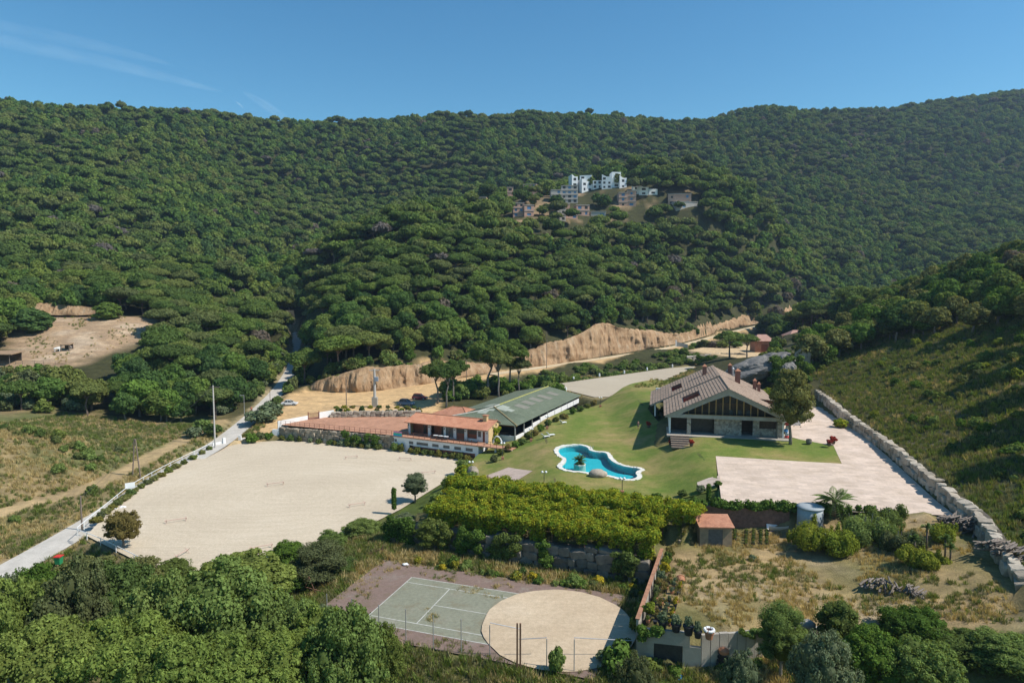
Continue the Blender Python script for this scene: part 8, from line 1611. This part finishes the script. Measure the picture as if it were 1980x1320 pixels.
# ------------------------------------------------------------------ grass and weeds (uncountable)
def tuft(mat, n, h, sp, w, seed):
    r = np.random.default_rng(seed); V = []; F = []; lv = []
    for i in range(n):
        a = r.uniform(0, 2 * pi); d = r.uniform(0, sp); x, y = d * cos(a), d * sin(a); hh = h * r.uniform(.5, 1.1); lx, ly = r.normal(0, .3, 2) * hh; ca, sa = cos(a + 1.3) * w, sin(a + 1.3) * w; b = len(V)
        V += [(x - ca, y - sa, -.05), (x + ca, y + sa, -.05), (x + lx * .6 + ca * .7, y + ly * .6 + sa * .7, hh * .65), (x + lx + ca * .1, y + ly, hh)]; F.append((b, b + 1, b + 2, b + 3)); lv += [r.random()] * 4
    return nmesh('tuft', V, F, mat, False, lv)
def grass():
    md = leafmat('dry_grass', [(0.48, 0.37, 0.17), (0.40, 0.32, 0.14), (0.55, 0.45, 0.23)], .35); mg = leafmat('green_weeds', [(0.15, 0.205, 0.045), (0.19, 0.225, 0.05), (0.13, 0.18, 0.042)], .35); mo = leafmat('olive_grass', [(0.20, 0.205, 0.085), (0.25, 0.23, 0.11)], .35)
    pc = bpy.data.collections.new('grass_kinds'); k = 0
    for m in (md, mg, mo):
        for v in range(3): pc.objects.link(bpy.data.objects.new('tuft_%02d' % k, tuft(m, 26, .55, .42, .035, k))); k += 1
    r = np.random.default_rng(77); P = []
    def zone(n, xr, yr, test, probs, s):
        x = r.uniform(*xr, n); y = r.uniform(*yr, n); m = test(x, y); x, y = x[m], y[m]; f = fbm(x, y, 7, 61); kind = np.where(f + r.normal(0, .35, len(x)) > probs, 0, np.where(r.random(len(x)) < .55, 1, 2)); P.append(np.stack([x, y, kind * 3 + r.integers(0, 3, len(x)), r.uniform(*s, len(x))], 1))
    dist = lambda A: (lambda x, y: sdist(x, y, A))
    zone(5500, (11, 54), (54, 84), lambda x, y: (sdist(x, y, GARDEN) < -1.0) & (fbm(x, y, 5, 62) > -.25), -.1, (.45, 1.0))
    def court_m(x, y): return (sdist(x, y, COURT) > .2) & (sdist(x, y, GARDEN) > .6) & (sdist(x, y, ARENA) > 1.2) & (sdist(x, y, round_pts(*RR)) > .3) & (sdist(x, y, TER1) > -.5) & (y < 88 - .4 * x)
    zone(16000, (-26, 32), (50, 90), court_m, .25, (.6, 1.5))
    zone(4200, (-20, 14), (55, 84), lambda x, y: (sdist(x, y, COURT) < 0) & (sdist(x, y, round_pts(*RR)) > .1) & (((fbm(x, y, 4, 63) > .18) & (sdist(x, y, [CT(0, 0), CT(23.77, 0), CT(23.77, -10.97), CT(0, -10.97)]) > .4)) | (fbm(x, y, 4, 64) > .62) | (np.abs(sdist(x, y, COURT)) < .8)), .1, (.4, .9))
    wx = lambda y: np.interp(y, [54, 61, 68, 76, 88, 106, 130, 145, 158, 400], [46, 48, 51, 54.2, 57, 61.8, 66.5, 70, 73, 120])
    zone(46000, (46, 165), (40, 200), lambda x, y: (x > wx(y) + 1.5) & (x < .92 * y + 16), .9, (.7, 1.6))
    zone(16000, (-110, -40), (66, 160), lambda x, y: (x > -.8 * y - 4) & (x < -44 - .16 * (y - 60)) & (sdist(x, y, ARENA) > 2) & (pdist(x, y, ROAD)[0] > 2.8) & (pdist(x, y, TRACK)[0] > 2.2), .3, (.6, 1.4))
    zone(2500, (-70, -25), (60, 95), lambda x, y: (sdist(x, y, ARENA) > .6) & (pdist(x, y, ROAD)[0] > 2.8) & (sdist(x, y, ARENA) < 9), .2, (.6, 1.4))
    zone(3000, (5, 60), (180, 250), lambda x, y: (sdist(x, y, ARENA2) > .5) & (sdist(x, y, ARENA2) < 14) & (pdist(x, y, DIRT)[0] > 4), .1, (.7, 1.6))
    zone(1500, (-165, -95), (195, 245), lambda x, y: (sdist(x, y, CLEAR) < -1) & (fbm(x, y, 9, 66) > .05), .2, (.5, 1.3))
    q = np.concatenate(P); n = len(q); z = hz(q[:, 0], q[:, 1]); me = bpy.data.meshes.new('wild_grass'); me.vertices.add(n); me.vertices.foreach_set('co', np.stack([q[:, 0], q[:, 1], z], 1).astype(np.float32).ravel())
    a = me.attributes.new('pick', 'INT', 'POINT'); a.data.foreach_set('value', q[:, 2].astype(np.int32)); a = me.attributes.new('turn', 'FLOAT_VECTOR', 'POINT'); t = np.zeros((n, 3), np.float32); t[:, 2] = r.uniform(0, 6.28, n); a.data.foreach_set('vector', t.ravel()); a = me.attributes.new('size', 'FLOAT_VECTOR', 'POINT'); a.data.foreach_set('vector', np.repeat(q[:, 3:4], 3, 1).astype(np.float32).ravel())
    o = link('wild_grass', me); tag(o, 'wild grass and weeds on the slopes and around the court', None, None, 'stuff'); instance_points(o, pc); print('GRASS', n)
grass()
def forest():
    X, Y, Z = forest_points(); rng = np.random.default_rng(9); n = len(X)
    # cull what lies behind the ridge: compare with running maximum of elevation along each direction
    az = np.round(np.arctan2(X, Y) / radians(0.35)).astype(int); el = (Z + 9 - HCAM) / Y; order = np.argsort(Y); mx = {}; vis = np.ones(n, bool)
    for i in order:
        b = az[i]; m = max(mx.get(b, -9), mx.get(b - 1, -9), mx.get(b + 1, -9)); 
        if el[i] < m - 0.035: vis[i] = False
        e2 = (Z[i] - HCAM) / Y[i]
        if e2 > mx.get(b, -9): mx[b] = e2
    rr = rng.random(n)
    for hx, hy, hw_ in HOUSES: vis &= ~((np.abs(X - hx) < hw_ / 2 + 3.5) & (Y > hy - (46 if hx < 12 else 30 if hx < 85 else 12)) & (Y < hy + 11) & (rr < 0.9))
    X, Y, Z = X[vis], Y[vis], Z[vis]; n = len(X)
    f = fbm(X, Y, 60, 17) + rng.normal(0, 0.35, n) + np.where((X > -140) & (X < 130) & (Y < 420), 0.35, -0.1)
    f = f - np.where((X < -55) & (Y < 205), 0.9, 0.0) - np.where((Y < 255) & (X > -95), 0.5, 0.0) - np.where(Y > 430, 0.25, 0.0)
    pine = f > 0.05
    inview = np.abs(X) < 0.80 * Y
    s = np.where(pine, rng.uniform(0.75, 1.45, n), rng.uniform(0.75, 1.6, n)); s = np.where(Y > 500, s * 0.92, s)
    s = s * np.where((X > 20) & (Y < 300) & ~pine, 0.8, 1.0)
    single = np.zeros(n, bool)
    for k in (True, False):
        idx = np.where((pine == k) & inview)[0]; idx = idx[np.argsort(Y[idx] / s[idx])][:300]; single[idx] = True
    for i in np.where(single)[0]:
        loc = (X[i], Y[i], Z[i] - 0.3); sc = float(s[i]); v = int(rng.integers(0, 6)); zs = sc * float(rng.uniform(0.85, 1.15))
        left = X[i] < -70 if Y[i] < 330 else X[i] < -0.33 * Y[i]
        if left: where = 'below the bare clearing' if Y[i] < 200 and X[i] < -75 else 'beside the valley road' if X[i] > -0.46 * Y[i] else 'around the bare clearing' if Y[i] < 262 else 'on the left hillside above the clearing'
        elif X[i] < 150: where = 'just above the cut banks' if Y[i] < 272 else 'on the slope below the hillside houses' if X[i] > -20 else 'on the slope right of the valley road'
        else: where = 'on the far right slope'
        if pine[i]: plant('pine', 'mid', v, loc, sc, 'umbrella_pine', 'dark green umbrella pine in the wood %s' % where, 'pine tree', 'umbrella pines %s' % where, sz=zs)
        else: plant('oak', 'mid', v, loc, sc, 'evergreen_oak', 'rounded evergreen oak in the wood %s' % where, 'oak tree', 'evergreen oaks %s' % where, sz=zs)
    r = ~single; X, Y, Z, s, pine = X[r], Y[r], Z[r], s[r], pine[r]; n = len(X)
    pc = bpy.data.collections.new('far_tree_kinds'); k = 0
    for kd in ('pine', 'oak'):
        for c, _ in PROTO[kd, 'far']:
            pc.objects.link(bpy.data.objects.new('far_tree_%02d' % k, c)); k += 1
    me = bpy.data.meshes.new('distant_wood'); me.vertices.add(n); me.vertices.foreach_set('co', np.stack([X, Y, Z - 0.3], 1).astype(np.float32).ravel())
    nk = len(PROTO['pine', 'far'])
    a = me.attributes.new('pick', 'INT', 'POINT'); a.data.foreach_set('value', (rng.integers(0, nk, n) + np.where(pine, 0, nk)).astype(np.int32))
    a = me.attributes.new('turn', 'FLOAT_VECTOR', 'POINT'); t = np.zeros((n, 3), np.float32); t[:, 2] = rng.uniform(0, 6.28, n); a.data.foreach_set('vector', t.ravel())
    a = me.attributes.new('size', 'FLOAT_VECTOR', 'POINT'); t = np.repeat(s[:, None], 3, 1) * np.where(pine, 1.0, 1.1)[:, None]; t[:, 2] *= rng.uniform(0.8, 1.25, n) * np.where(pine, 1.25, 1.0); a.data.foreach_set('vector', t.astype(np.float32).ravel())
    o = link('distant_wood', me); tag(o, 'mass of trees covering the far hillsides up to the skyline', 'wood', None, 'stuff')
    instance_points(o, pc)
    print('FOREST', n, single.sum())
forest()
# ------------------------------------------------------------------ haze: one closed box of even, thin air round everything
def haze():
    m = bpy.data.materials.new('valley_haze'); m.use_nodes = True; nt = m.node_tree; nt.nodes.clear()
    out = N(nt, 'ShaderNodeOutputMaterial'); pv = N(nt, 'ShaderNodeVolumePrincipled')
    pv.inputs['Color'].default_value = (0.56, 0.74, 1.0, 1); pv.inputs['Density'].default_value = 0.00012; pv.inputs['Anisotropy'].default_value = 0.25
    nt.links.new(pv.outputs[0], out.inputs['Volume'])
    z0 = float(HZ.min()) - 1.5; z1 = float(HZ.max()) + 30
    b = MB(); b.box(((AX[0] + AX[-1]) / 2, (AY[-1] - 60) / 2 + 5, (z0 + z1) / 2), (AX[-1] - AX[0] + 20, AY[-1] + 90, z1 - z0))
    o = b.build('haze', m); tag(o, 'thin blue haze filling the valley air', None, None, 'stuff')
    print('HAZE', z0, z1)
haze()
